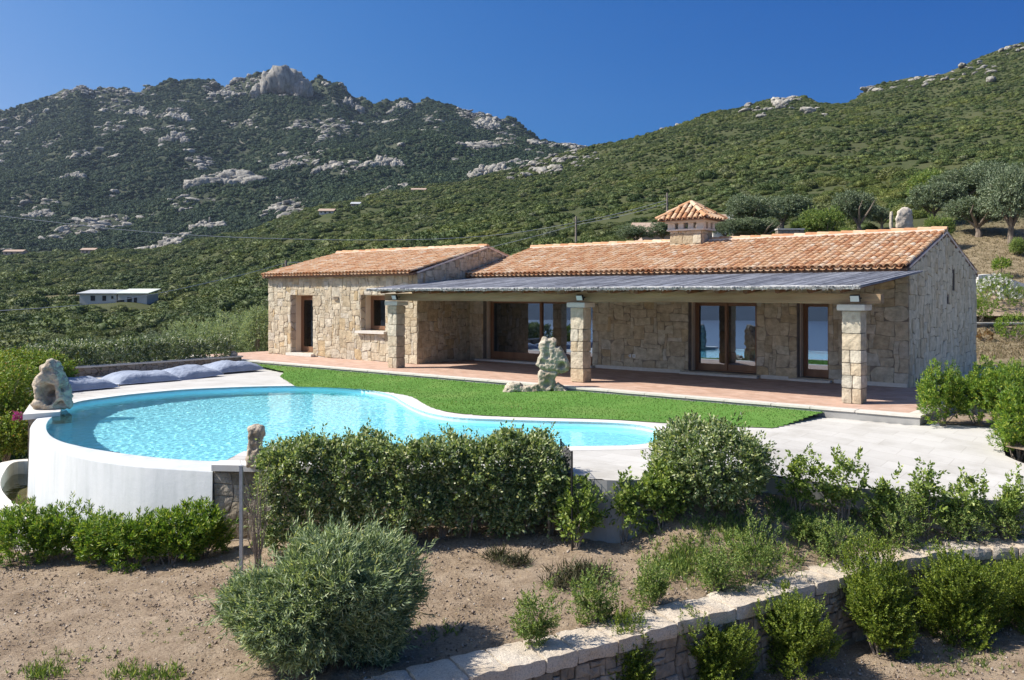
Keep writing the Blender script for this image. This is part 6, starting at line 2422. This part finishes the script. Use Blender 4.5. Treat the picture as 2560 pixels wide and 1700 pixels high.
mb.build('capping', M_SLAB, tw)
# raised bed ground behind these walls, up to the dry slope
mb = MB()
p0, p1 = PD(2400, 790, 41.9), PD(2700, 790, 41.9)
p2, p3 = PD(2700, 700, 47), PD(2400, 700, 47)
mb.add([p0, p1, p2, p3], [(0, 1, 2, 3)])
tag(mb.build('garden_ground', M_SOIL), 'planted ground beyond the villa', None, None, 'structure')
gr = [(2492, 810, 115, 115, 43.2, 'tall shrub full of pale blossom right of the villa gable', L_PITT, 380),
      (2535, 855, 110, 75, 39.8, 'rounded yellow green shrub above the low bed wall at the right edge', L_PITT, 320),
      (2462, 853, 40, 26, 39.6, 'small reddish plant on the low bed wall beside the villa', L_RED, 60),
      (2545, 770, 80, 55, 44.5, 'green shrub between the pale curbs at the right edge', L_LENT, 220)]
gr += [(2452, 800, 60, 60, 41.0, 'green shrub hard against the right end of the villa gable', L_PITT, 240),
       (2560, 800, 110, 90, 43.6, 'bushy green shrub behind the rounded one at the right photo edge', L_LENT, 300),
       (2462, 735, 50, 34, 45.0, 'low green plant at the foot of the dry slope beside the gable', L_LENT, 140),
       (2505, 722, 46, 40, 45.2, 'tuft of tall green plants under the young tree', L_LENT, 150)]
for i, (px, py, wp, hp, Y, lab, mat, n) in enumerate(gr):
    c = PD(px, py, Y)
    k = Y / F
    o = shrub('garden_shrub', lab, 'shrub', c.x, Y, c.z, wp * k * 1.1, wp * k, hp * k * 1.05, 'pitt', n, mat, 470 + i, None, .015, lump=.2, inner=.4, low=-.8)
    if i == 0:
        rng = np.random.default_rng(8)
        p, q = ell(rng, 120, wp * k * .55, wp * k * .5, hp * k * .52, hp * k * .58, -.1)
        link('blossom', np_mesh('blossom', *shoots(rng, p, q, L=.12, m=5, leaf=.10, wid=.08), L_FLOW), o)
# curbs of the garden path on the slope
for i, (pts_, lab) in enumerate(((((2446, 692), (2480, 690), (2520, 700), (2570, 716)), 'pale curved curb at the foot of the dry slope'), (((2500, 720), (2540, 735), (2580, 752)), 'lower pale curb beside the flowering shrub'))):
    mb = MB()
    ln = smooth_line([PD(x, y, 45.5 - i * 1.2) for x, y in pts_], 4)
    for p, q in zip(ln[:-1], ln[1:]):
        d = Vector((0, .3, 0))
        mb.hexa([p + Vector((0, 0, -.8)), q + Vector((0, 0, -.8)), q + d + Vector((0, 0, -.8)), p + d + Vector((0, 0, -.8)), p + Vector((0, 0, .08)), q + Vector((0, 0, .08)), q + d + Vector((0, 0, .1)), p + d + Vector((0, 0, .1))])
    tag(mb.build('path_curb', M_COPING), lab, 'curb')

# ---- trees and rounded bushes on the slope behind
def leafy(name, seed, w, h, n, mat, sty, z0, low=-.6, lump=.2, core=True):
    rng = np.random.default_rng(seed)
    parts = []
    for k in range(5):
        c = np.array([rng.uniform(-.24, .24) * w, rng.uniform(-.24, .24) * w, z0 + h * rng.uniform(.38, .62)])
        p, q = ell(rng, n // 5, w * rng.uniform(.27, .36), w * rng.uniform(.27, .36), h * rng.uniform(.30, .42), 0, low, lump, .5)
        parts.append(shoots(rng, p + c, q, **STY[sty]))
    return np_mesh(name, *join(parts), mat)


STY['tree'] = dict(L=.42, m=11, leaf=.15, wid=.055, up=.25, ang=55, jit=.5)
olive_c = [leafy('crown', 500 + i, 3.0, 2.7, 1300, L_OLEA, 'tree', .30) for i in range(2)]
bush_c = [leafy('foliage', 510 + i, 2.9, 2.2, 1100, L_LENT, 'tree', -.15, -.8) for i in range(2)]


def olive_trunk(seed):
    rng = np.random.default_rng(seed)
    mb = MB()
    mb.tube([(0, 0, -.3), (.04, 0, .3), (-.05, .03, .75)], [.2, .14, .11], 8)
    for k in range(5):
        a_ = k * 1.26 + rng.uniform(-.3, .3)
        mb.tube([(-.04, .02, .6), (.35 * math.cos(a_), .35 * math.sin(a_), 1.05), (.8 * math.cos(a_), .8 * math.sin(a_), 1.6), (1.0 * math.cos(a_ + .2), 1.0 * math.sin(a_ + .2), 2.1)], [.09, .07, .045, .015], 6, False)
    me = bpy.data.meshes.new('trunk')
    me.from_pydata(mb.V, [], mb.F)
    me.materials.append(M_BARK)
    return me


olive_t = [olive_trunk(3), olive_trunk(6)]
trees = [(2445, 592, 132, 95, 'olive tree with a forked trunk on the dry slope right of the villa ridge', 'o'),
         (2528, 612, 130, 190, 'large olive tree at the right edge above the dry slope', 'o'),
         (2330, 560, 120, 95, 'olive tree just right of the arched stone', 'o'),
         (2345, 600, 70, 65, 'yellow green bush growing behind the right end of the villa ridge', 'b'),
         (2148, 588, 100, 115, 'thin crowned tree with a dark bare trunk left of the arched stone', 't'),
         (2062, 592, 112, 80, 'rounded bright green bush above the middle of the roof', 'b'),
         (1955, 575, 110, 80, 'darker round bush left of the bright one above the roof', 'o'),
         (1880, 585, 120, 90, 'dark green olive bush right of the satellite dish', 'o'),
         (1905, 608, 120, 60, 'low grey green bush behind the roof, right of the chimney', 'o'),
         (1812, 605, 60, 55, 'small grey green bush tucked behind the chimney cap', 'o'),
         (1655, 606, 90, 50, 'grey green bush behind the roof, left of the chimney', 'o'),
         (1590, 612, 80, 45, 'small grey bush behind the roof ridge, further left of the chimney', 'o'),
         (2205, 575, 70, 55, 'grey bush between the bare trunk tree and the arched stone', 'o'),
         (2120, 598, 60, 32, 'low yellowish shrub at the foot of the bare trunk tree', 'b'),
         (2005, 582, 60, 30, 'low dark shrub against the small stone wall above the roof', 'b'),
         (2410, 520, 130, 90, 'spreading olive tree higher up behind the arched stone', 'o'),
         (2300, 505, 120, 80, 'dense green bush above the arched stone', 'b'),
         (2480, 505, 130, 95, 'olive tree high on the slope near the right edge', 'o'),
         (2555, 640, 60, 45, 'small dark shrub at the right edge on the dry slope', 'b')]
for i, (px, py, wp, hp, lab, kind) in enumerate(trees):
    if py > 575 and px < 2420:
        Y = 56.0 - (py - 580) * .1
        c = PD(px, py, Y)
        c.z = min(c.z, float(hz(np.array([c.x]), np.array([Y]))[0]) + .2) if False else c.z
    else:
        c = find_on(hz, px, py, 44, 160)
    k = c.y / F
    KEEP.append((px, c.y, wp * .45, 5))
    w_, h_ = wp * k, hp * k
    if kind in 'ot':
        o = empty('olive_tree' if kind == 'o' else 'tree', c, i * 1.7)
        tag(o, lab, 'tree', 'trees on the slope behind the villa')
        o.scale = (w_ / 2.6, w_ / 2.6, h_ / (2.6 if kind == 'o' else 3.0))
        link('crown', olive_c[i % 2], o)
        link('trunk', olive_t[i % 2], o)
        if kind == 't':
            o.scale.z *= 1.05
    else:
        o = empty('bush', c, i * 1.7)
        tag(o, lab, 'bush', 'bushes on the slope behind the villa')
        o.scale = (w_ / 2.9, w_ / 2.9, h_ / 2.0)
        link('foliage', bush_c[i % 2], o)
        mb = MB()
        for kk in range(5):
            a_ = kk * 1.25
            mb.tube([(0, 0, -.4), (.4 * math.cos(a_), .4 * math.sin(a_), .4), (.7 * math.cos(a_), .7 * math.sin(a_), 1.0)], [.05, .03, .012], 5, False)
        mb.build('stems', M_BARK, o)
# young tree with a thin trunk on the dry slope
c = find_on(hz, 2503, 694, 34, 60)
k = c.y / F
o = empty('young_tree', c)
tag(o, 'young tree with a small round crown on a thin staked trunk on the dry slope', 'tree')
rng = np.random.default_rng(61)
p, q = ell(rng, 150, 26 * k, 26 * k, 20 * k, 34 * k, -.8, .2, .5)
link('crown', np_mesh('crown', *shoots(rng, p, q, L=.22, m=10, leaf=.09, wid=.045), L_PITT), o)
mb = MB()
mb.tube([(0, 0, -.2), (.02, 0, 14 * k), (0, 0, 34 * k)], [.035, .03, .02], 6)
for a_ in range(5):
    mb.tube([(0, 0, 24 * k), (16 * k * math.cos(a_ * 1.3), 16 * k * math.sin(a_ * 1.3), 38 * k)], [.015, .006], 4)
mb.build('trunk', M_BARK, o)
mb = MB()
for dx in (-.16, .16):
    mb.tube([(dx, 0, -.2), (dx, 0, 16 * k)], .022, 6)
mb.build('stake', M_TWIG, o)

# arched standing stone, small walls, neighbour's house
ar = PD(2262, 574, 57)
KEEP.append((2262, 57, 45, 6))
me = rock_mesh('arched_stone', [(0, 0, .3, .58, .16, .6), (0, 0, .85, .54, .15, .55), (-.1, 0, .6, .5, .14, .7)], .05, .03, 3, mat=M_GRAN)
o = tag(link('arched_stone', me, None, ar), 'upright arched granite slab standing on the slope above the roof', 'standing stone')
o.scale = (1.0, 1.0, 1.05)
ps = PD(2228, 574, 56.6)
mb = MB()
mb.rough(0, 0, .55, .2, .2, 1.2, 0, .03, (3, 3, 6), 3)
tag(mb.build('stone_post', M_BLOCK, None, loc=ps), 'thin upright stone post beside the arched granite slab', 'post')
for (x0, x1, yt, yb, Y, mat, lab) in ((1945, 2010, 571, 606, 52, M_LOWST, 'short stone wall end with pale capping above the roof'), (1835, 1888, 578, 612, 54, M_LOWST, 'short stone wall glimpsed right of the chimney'), (2168, 2290, 575, 610, 53, M_COPING, 'white garden wall running below the arched stone')):
    p0, p1 = PD(x0, yb, Y), PD(x1, yt, Y)
    KEEP.append(((x0 + x1) / 2, Y, (x1 - x0) * .6, 4))
    o = empty('low_wall', p0)
    tag(o, lab, 'wall')
    wv_, hv_ = p1.x - p0.x, p1.z - p0.z
    mb = MB()
    mb.box(0, 0, -.5, wv_, .5, hv_ - .08)
    mb.build('wall_body', mat, o)
    mb = MB()
    mb.box(-.04, -.04, hv_ - .08, wv_ + .04, .54, hv_)
    mb.build('capping', M_SLAB, o)
M_PINK = m_simple('pink_plaster', (.50, .36, .29), (.56, .42, .34), .5, .9)
M_PALE = m_simple('pale_plaster', (.62, .56, .48), (.68, .62, .55), .5, .9)
M_GREYW = m_simple('grey_blockwork', (.46, .44, .39), (.54, .51, .46), .6, .9)
M_SHEET = m_simple('pale_roof_sheet', (.52, .55, .47), (.60, .62, .54), .8, .6)
M_SHEET2 = m_simple('grey_roof_sheet', (.40, .41, .40), (.48, .48, .47), .8, .6)
M_FARTILE = m_simple('far_roof_tiles', (.36, .26, .19), (.44, .33, .25), 1.5, .9, stretch=(3, .6, 1))
M_HOLE = m_simple('dark_opening', (.03, .028, .026), None)


def house(name, label, c, w, dep, h, rise, wall, roofm, openings, rz=0.0, shed=False):
    """little far-off house: walls, pitched or lean-to roof, doors and windows (x0, x1, z0, z1 in fractions)"""
    o = empty(name, c, rz)
    tag(o, label, 'house')
    mb = MB()
    mb.box(-w / 2, 0, -2.0, w / 2, dep, h)
    if not shed:
        for s in (-1, 1):
            x = s * w / 2
            mb.add([(x, 0, h), (x, dep, h), (x, dep / 2, h + rise), (x - s * .3, 0, h), (x - s * .3, dep, h), (x - s * .3, dep / 2, h + rise)], [(0, 1, 2), (3, 4, 5), (0, 3, 5, 2), (1, 4, 5, 2)])
    mb.build('wall', wall, o)
    mb = MB()
    e = .45
    if shed:
        mb.hexa([(-w / 2 - e, -e, h + .05), (w / 2 + e, -e, h + .05), (w / 2 + e, dep + e, h + rise), (-w / 2 - e, dep + e, h + rise), (-w / 2 - e, -e, h + .2), (w / 2 + e, -e, h + .2), (w / 2 + e, dep + e, h + rise + .15), (-w / 2 - e, dep + e, h + rise + .15)])
    else:
        k_ = rise / (dep / 2)
        for (ya, yb) in ((-e, dep / 2), (dep + e, dep / 2)):
            mb.hexa([(-w / 2 - e, ya, h - e * k_ + .02), (w / 2 + e, ya, h - e * k_ + .02), (w / 2 + e, yb, h + rise + .02), (-w / 2 - e, yb, h + rise + .02), (-w / 2 - e, ya, h - e * k_ + .22), (w / 2 + e, ya, h - e * k_ + .22), (w / 2 + e, yb, h + rise + .22), (-w / 2 - e, yb, h + rise + .22)])
    mb.build('roof', roofm, o)
    for (a0, a1, z0, z1) in openings:
        mb = MB()
        mb.box(-w / 2 + a0 * w, -.04, z0 * h, -w / 2 + a1 * w, .02, z1 * h)
        mb.build('window' if z0 > .05 else 'door', M_HOLE, o)
    return o


# neighbour just behind
nb = PD(1655, 600, 72)
KEEP.append((1720, 76, 120, 9))
house('tiled_house', "neighbouring house with a salmon tiled roof, half hidden behind the chimney", nb, 3.2, 6, .55, .9, M_PINK, M_FARTILE, [])
nb2 = PD(1808, 596, 70)
house('tiled_house', 'small tiled outbuilding with a satellite dish right of the chimney', nb2, 1.6, 4.5, 1.15, .75, M_PALE, M_FARTILE, [])
ds = empty('satellite_dish', PD(1826, 541, 69.6), .3)
tag(ds, 'white satellite dish standing on the outbuilding roof right of the chimney', 'satellite dish')
mb = MB()
k = 16
vs = []
for r_, d_ in ((0, .06), (.14, .045), (.25, .0)):
    vs += [(r_ * math.cos(6.2832 * i / k), d_, .05 + r_ * 1.15 * math.sin(6.2832 * i / k)) for i in range(k)]
mb.add(vs, [(l * k + i, l * k + (i + 1) % k, (l + 1) * k + (i + 1) % k, (l + 1) * k + i) for l in range(2) for i in range(k)])
mb.build('dish', M_WHITEPL, ds).rotation_euler = (R(-25), 0, R(-20))
mb = MB()
mb.tube([(0, .06, .05), (0, .12, -.5)], .025, 6)
mb.tube([(0, .02, -.12), (-.03, -.28, -.02)], .012, 5)
mb.build('arm', M_STEEL, ds)

# sheds and houses in the valley
c = find_on(hz, 285, 757, 120, 300)
KEEP += [(285, c.y, 100, 9), (262, c.y - 8, 82, 5)]
k = c.y / F
house('shed', 'long grey shed with a flat sheet roof in the scrub left of the villa', PD(245, 752, c.y), 92 * k, 6, 17 * k, .9, M_GREYW, M_SHEET2, [(.30, .42, 0, .75), (.62, .72, 0, .75), (.86, .92, .3, .7)], 0, True)
house('shed', 'taller shed with a pale green sheet roof joined to the long grey shed', PD(331, 757, c.y - .6), 72 * k, 6.5, 22 * k, 1.1, M_GREYW, M_SHEET, [(.0, .22, 0, .32), (.32, .48, 0, .62), (.55, .66, 0, .66)], 0, True)
for (px, py, wp, hp, lab, wm, rm) in ((1046, 482, 40, 9, 'pink house with a tiled roof high on the ridge of the scrub slope', M_PINK, M_FARTILE), (815, 535, 42, 8, 'pale house with a terrace among the scrub, below the pink house', M_PALE, M_FARTILE), (888, 515, 24, 5, 'pale flat roofed house between the pink house and the one with the terrace', M_PINK, M_SHEET2),
                                     (32, 632, 56, 12, 'long tan roofed house at the far left edge of the scrub plain', M_PINK, M_FARTILE), (219, 634, 40, 11, 'tan roofed house in the scrub right of the long one at the left edge', M_PINK, M_FARTILE)):
    c = find_on(hz, px, py, 150, 498)
    k = c.y / F
    KEEP += [(px, c.y, wp * .6, 9), (px, c.y - 10, wp * .45, 7)]
    c.z += .2
    house('far_house', lab, c, wp * k * .85, 6, hp * k * .75, 1.0, wm, rm, [(.12, .2, .25, .75), (.4, .5, .0, .75), (.7, .82, .25, .75)])

# ---- poles and cables
M_POLE = m_simple('weathered_pole', (.20, .16, .13), (.28, .24, .2), 8, .9)
M_CABLE = m_simple('cable', (.42, .43, .44), None, rough=.6)
pp = []
for (px, py, Y, lab, bz) in ((1668, 482, 92, 'tall wooden power pole rising behind the chimney', 8), (1440, 541, 88, 'wooden power pole behind the left part of the main roof', 5.2), (715, 651, 62, 'short power pole just beyond the left wing roof', -1.6)):
    t = PD(px, py, Y)
    o = empty('power_pole', (t.x, t.y, bz))
    tag(o, lab, 'power pole', 'power poles')
    mb = MB()
    mb.tube([(0, 0, -.5), (0, 0, t.z - bz)], [.13, .09], 8)
    mb.build('pole', M_POLE, o)
    mb = MB()
    mb.box(-.28, -.04, t.z - bz - .45, .28, .04, t.z - bz - .38)
    mb.tube([(-.22, 0, t.z - bz - .38), (-.22, 0, t.z - bz - .22)], .04, 6)
    mb.tube([(.22, 0, t.z - bz - .38), (.22, 0, t.z - bz - .22)], .04, 6)
    mb.build('crossarm', M_POLE, o)
    pp.append(t)
cables = [([(1668, 500, 92), (1560, 530, 90), (1440, 556, 88), (1280, 583, 80), (1100, 597, 72), (900, 600, 64), (700, 597, 56), (500, 589, 52), (300, 574, 48), (120, 554, 45), (-60, 533, 42)], .021, 'long upper cable crossing the picture from the pole by the chimney to the left edge'),
          ([(1668, 508, 92), (1560, 538, 90), (1440, 563, 88), (1340, 590, 80), (1230, 617, 74), (1150, 634, 70)], .019, 'cable dipping from the pole by the chimney behind the villa roof'),
          ([(1150, 634, 70), (1000, 648, 68), (860, 655, 65), (715, 656, 62)], .017, 'short cable from behind the roof to the small pole by the left wing'),
          ([(715, 657, 62), (620, 683, 57), (500, 711, 52), (380, 736, 48), (250, 757, 45), (120, 769, 42), (-40, 779, 40)], .017, 'lower cable running from the short pole by the wing to the left edge')]
for pts_, r_, lab in cables:
    mb = MB()
    mb.tube(smooth_line([PD(*q) for q in pts_], 6), r_, 5, False)
    tag(mb.build('power_cable', M_CABLE), lab, 'cable')

# ---- scrub over the hillside and plain
X, Y, px = hill_points(62000, 36, 548)
hscale = np.where(px > 1500, .8, 1.0)
ok = free(px, Y) & (dryness(X, Y) < .25)
ok &= ~((Y < 50) & (px > 640) & (px < 2560))
ok &= ~((Y < 60) & (px > 1500))
pn_ = np.array([noise.fractal(Vector((x / 38, y / 38, 3)), .9, 2, 3) for x, y in zip(X, Y)])
ok &= pn_ > -.62 + .3 * rng.uniform(-1, 1, len(X))
X, Y, px, pn_ = X[ok], Y[ok], px[ok], pn_[ok]
Z = hz(X, Y)
n = len(X)
s = (.62 + 1.0 * rng.uniform(0, 1, n) ** 2.2) * (1 + .7 * (rng.uniform(0, 1, n) < .12)) * (1 + .35 * np.clip(pn_, -.8, .8)) * np.interp(px, [-400, 700, 1500, 2560], [1.45, 1.2, .88, .78]) * np.interp(Y, [40, 120, 300, 550], [.95, 1.15, 1.1, 1.2])
scl = np.stack([s, s, s * rng.uniform(.8, 1.25, n)], 1)
rot = np.stack([np.zeros(n), np.zeros(n), rng.uniform(0, 6.28, n)], 1)
nearm = Y < 130
for nm, m, protos, lab in (('near_scrub', nearm, pn, 'dense green maquis bushes covering the near slope and plain'), ('hillside_scrub', ~nearm, pf, 'dense green maquis scrub covering the hillside')):
    o = gn_scatter(nm, np.stack([X, Y, Z - .12 * s], 1)[m], rot[m], scl[m], rng.integers(0, 4, n)[m], protos)
    tag(o, lab, 'scrub', None, 'stuff')

# withered grass on the dry slope
rng = np.random.default_rng(55)
n = 26000
Y = rng.uniform(34, 62, n)
px = rng.uniform(2300, 3000, n)
X = (px - CX) / F * Y
dr = dryness(X, Y)
ok = rng.uniform(0, 1, n) < dr * .9
X, Y = X[ok], Y[ok]
n = len(X)
B_ = np.stack([X, Y, hz(X, Y) - .02], 1)
Vs = []
for _ in range(3):
    d = unit(rng.normal(size=(n, 3)) * .6 + [0, 0, .8])
    Vs.append(leaf_arrays(B_ + rng.normal(size=(n, 3)) * [.05, .05, 0], d, unit(np.cross(d, rng.normal(size=(n, 3)))), rng.uniform(.05, .16, n), np.full(n, .03), .2))
M_STRAW = m_leaf('straw', [(0, (.17, .13, .075)), (.5, (.27, .21, .13)), (.85, (.34, .275, .18)), (1, (.15, .16, .07))], .8, .25, .1)
tag(link('dry_grass', np_mesh('dry_grass', *join(Vs), M_STRAW)), 'withered grass on the dry slope beside the villa', 'dry grass', None, 'stuff')

# ---- rocks and woods of the mountain
M_CRAG, nt = new_mat('granite_crag')
v = nt.nodes.new('ShaderNodeNewGeometry').outputs['Position']
oi = nt.nodes.new('ShaderNodeObjectInfo').outputs['Random']
a_ = ramp(nt, tex_noise(nt, mapv(nt, v, (1, 1, .35)), .25, 8, .68), [(.30, (.11, .105, .09)), (.44, (.29, .275, .245)), (.7, (.50, .475, .42))])
a_ = mixc(nt, 1.0, a_, ramp(nt, oi, [(0, (.72, .72, .72)), (1, (1.12, 1.1, 1.06))]), 'MULTIPLY')
finish(nt, a_, .95, tex_noise(nt, v, .8, 8, .7), 1.0, 1.0, .1)


def crag_mesh(name, seed, blocks, flat=.7):
    rng = np.random.default_rng(seed)
    Vs = []
    for (x, y, z, rx, ry, rz) in blocks:
        bm = bmesh.new()
        bmesh.ops.create_icosphere(bm, subdivisions=3, radius=1)
        sd = Vector(rng.uniform(0, 60, 3))
        vv = []
        for w in bm.verts:
            q = w.co
            k = 1 + .26 * noise.fractal(q * 1.7 + sd, .8, 2.0, 3) - .34 * abs(noise.noise(Vector((q.x * 2.6, q.y * 2.6, q.z * 1.0)) + sd))
            c_ = Vector((max(-.8, min(.8, q.x)), max(-.8, min(.8, q.y)), max(-.75, min(.75, q.z)))) * 1.15
            c_ = q.lerp(c_, .6) * k
            vv.append((x + c_.x * rx, y + c_.y * ry, z + c_.z * rz))
        Vs.append((np.array(vv), np.array([[w.index for w in f.verts] for f in bm.faces])))
        bm.free()
    return np_mesh(name, *join(Vs), M_CRAG)


pr = [bpy.data.objects.new('boulder', crag_mesh('boulder', 600 + i, [(0, 0, .1, 1, .8, .62), (.7, .2, .0, .6, .6, .45), (-.6, .1, -.05, .55, .6, .4)])) for i in range(4)]
rng = np.random.default_rng(71)
n = 60000
Y = np.sqrt(rng.uniform(620 ** 2, 1430 ** 2, n))
px = rng.uniform(-700, 1650, n)
X = (px - CX) / F * Y
Z = mz(X, Y)
sc_y = HY + (ZC - Z) / Y * F
rk = np.array([noise.fractal(Vector((x / 70, z / 40, y / 160)), .8, 2.1, 4) for x, y, z in zip(X, Y, Z)])
skyn = np.interp(px, BX, BY)
rk = rk + .30 * np.exp(-np.abs(sc_y - skyn) / 28) + .10 * np.exp(-((sc_y - 540) / 60) ** 2) + .08 * np.exp(-((sc_y - 400) / 50) ** 2) * (px > 450)
isr = rk > .37
take = isr & (rng.uniform(0, 1, n) < .50)
Xr, Yr, Zr = X[take], Y[take], Z[take]
m = len(Xr)
s = 1.3 + 5.5 * rng.uniform(0, 1, m) ** 4.5
scl = np.stack([s * rng.uniform(.8, 1.5, m), s, s * rng.uniform(.45, 1.0, m)], 1)
rot = np.stack([rng.normal(size=m) * .2, rng.normal(size=m) * .2, rng.uniform(0, 6.28, m)], 1)
tag(gn_scatter('mountain_rocks', np.stack([Xr, Yr, Zr - .1 * s], 1), rot, scl, rng.integers(0, 4, m), pr), 'pale granite rocks strewn over the mountain flank', 'rocks', None, 'stuff')
tr_ = (rk < .47 + .16 * rng.uniform(-1, 1, n))
X, Y, Z, px = X[tr_], Y[tr_], Z[tr_], px[tr_]
m = len(X)
s = 1.8 + 3.2 * rng.uniform(0, 1, m) ** 2
scl = np.stack([s, s, s * rng.uniform(.8, 1.2, m)], 1)
rot = np.stack([np.zeros(m), np.zeros(m), rng.uniform(0, 6.28, m)], 1)
tag(gn_scatter('mountain_woods', np.stack([X, Y, Z - .15 * s], 1), rot, scl, rng.integers(0, 3, m), pm), 'dark green woods and scrub covering the mountain', 'woods', None, 'stuff')
# rocks along the hillside crest
cr = []
rr_ = random.Random(5)
for (x, y, spx, spy, q) in ((1330, 412, 40, 30, 26), (1420, 395, 70, 22, 60), (1360, 425, 40, 18, 30), (1970, 250, 60, 22, 46), (1900, 275, 60, 18, 24), (2030, 282, 50, 16, 16), (2200, 222, 70, 12, 30), (2330, 200, 90, 16, 34), (2440, 165, 60, 12, 26), (2530, 120, 40, 18, 30), (2480, 190, 70, 20, 14), (1290, 440, 40, 10, 10), (1655, 300, 60, 10, 8)):
    for _ in range(int(q * .6)):
        cx_, cy_ = x + rr_.gauss(0, spx * .45), y + rr_.gauss(0, spy * .45)
        cr.append(find_on(hz, cx_, max(cy_, float(np.interp(cx_, SKX, SKY_)) + 3), 200, 548, 400))
cr = np.array([list(p) for p in cr])
m = len(cr)
s = .9 + 2.0 * rng.uniform(0, 1, m) ** 2.5
scl = np.stack([s * rng.uniform(.9, 1.5, m), s, s * rng.uniform(.6, 1.1, m)], 1)
rot = np.stack([rng.normal(size=m) * .2, rng.normal(size=m) * .2, rng.uniform(0, 6.28, m)], 1)
cr[:, 2] += s * .25
tag(gn_scatter('hillside_rocks', cr, rot, scl, rng.integers(0, 4, m), pr), 'granite rocks showing through the scrub along the hillside crest', 'rocks', None, 'stuff')
# the big outcrops
outc = [(706, 235, 150, 78, 'massive grey granite dome forming the summit of the mountain', 3),
        (560, 240, 75, 26, 'flat pale granite slab just left of the summit dome', 2),
        (566, 462, 190, 64, 'large pale granite outcrop in the middle of the mountain flank', 4),
        (408, 626, 135, 44, 'bright whale backed granite slab low above the scrub plain', 3),
        (705, 425, 80, 40, 'pale rock outcrop right of the large middle outcrop', 3),
        (820, 425, 85, 34, 'rock band below the summit, left of the steep grey cliff', 3),
        (962, 415, 95, 48, 'steep grey cliff right of the middle of the mountain', 3),
        (1225, 440, 110, 62, 'broken granite crag where mountain and scrub slope meet', 4),
        (345, 288, 62, 36, 'rounded grey outcrop high on the left flank', 2),
        (445, 300, 68, 38, 'rounded grey outcrop left of and below the summit', 2),
        (435, 355, 74, 38, 'slanting grey outcrop under the two rounded ones', 2),
        (180, 446, 66, 32, 'small granite outcrop on the lower left flank', 2),
        (100, 545, 90, 36, 'pale granite ledges low at the left edge of the mountain', 3),
        (875, 268, 60, 40, 'rocky rib running down right of the summit', 2),
        (1000, 268, 60, 26, 'jagged granite crest right of the summit', 3),
        (1215, 315, 70, 36, 'rocky shoulder at the right end of the mountain crest', 3),
        (520, 570, 90, 44, 'dark grey ledges in the trees of the lower flank', 3),
        (200, 225, 40, 22, 'small rocky knob on the left crest', 2)]
for i, (px, py, wp, hp, lab, nb_) in enumerate(outc):
    c = find_on(mz, px, py, 605, 1400)
    k = c.y / F
    r2 = np.random.default_rng(700 + i)
    bl = []
    W_, H_ = wp * k, hp * k
    if i == 0:
        bl = [(-.22 * W_, 3, .30 * H_, .16 * W_, .2 * W_, .45 * H_), (-.03 * W_, 0, .42 * H_, .22 * W_, .24 * W_, .50 * H_), (.17 * W_, 4, .36 * H_, .17 * W_, .22 * W_, .50 * H_), (.33 * W_, 2, .15 * H_, .15 * W_, .2 * W_, .36 * H_)]
    nb2 = 60 if W_ > 60 else 38
    for j in range(nb2):
        t = r2.uniform(-.5, .5)
        v_ = r2.uniform(0, 1) ** 1.3
        hmax = (1 - (2 * abs(t)) ** 1.8)
        sx = W_ * r2.uniform(.03, .11) * (1.0 if i else .8)
        zz = H_ * v_ * hmax
        xx_ = t * W_ * .95
        # keep every block on the flank: step back with height
        yy_ = zz * .8 + r2.uniform(-.03, .03) * W_
        g0 = float(mz(np.array([c.x + xx_]), np.array([c.y + yy_]))[0]) - c.z if i else zz * .8
        bl.append((xx_, yy_, g0 * .6 + zz * .4, sx * r2.uniform(.8, 1.7), sx, H_ * r2.uniform(.10, .30)))
    tag(link('granite_outcrop', crag_mesh('granite_outcrop', 720 + i, bl), None, (c.x, c.y, c.z)), lab, 'rock outcrop', 'granite outcrops on the mountain')

# ---- the air
mb = MB()
mb.box(-2700, -2700, -95, 2700, 1950, 420)
hz_o = mb.build('haze', bpy.data.materials.new('air'))
tag(hz_o, 'thin blue summer haze over the valley', 'haze', None, 'stuff')
am = hz_o.data.materials[0]
am.use_nodes = True
nt = am.node_tree
nt.nodes.clear()
pv = N(nt, 'ShaderNodeVolumePrincipled', {'Color': (.62, .76, 1.0, 1), 'Density': HAZE, 'Anisotropy': .35})
nt.links.new(pv.outputs[0], nt.nodes.new('ShaderNodeOutputMaterial').inputs['Volume'])
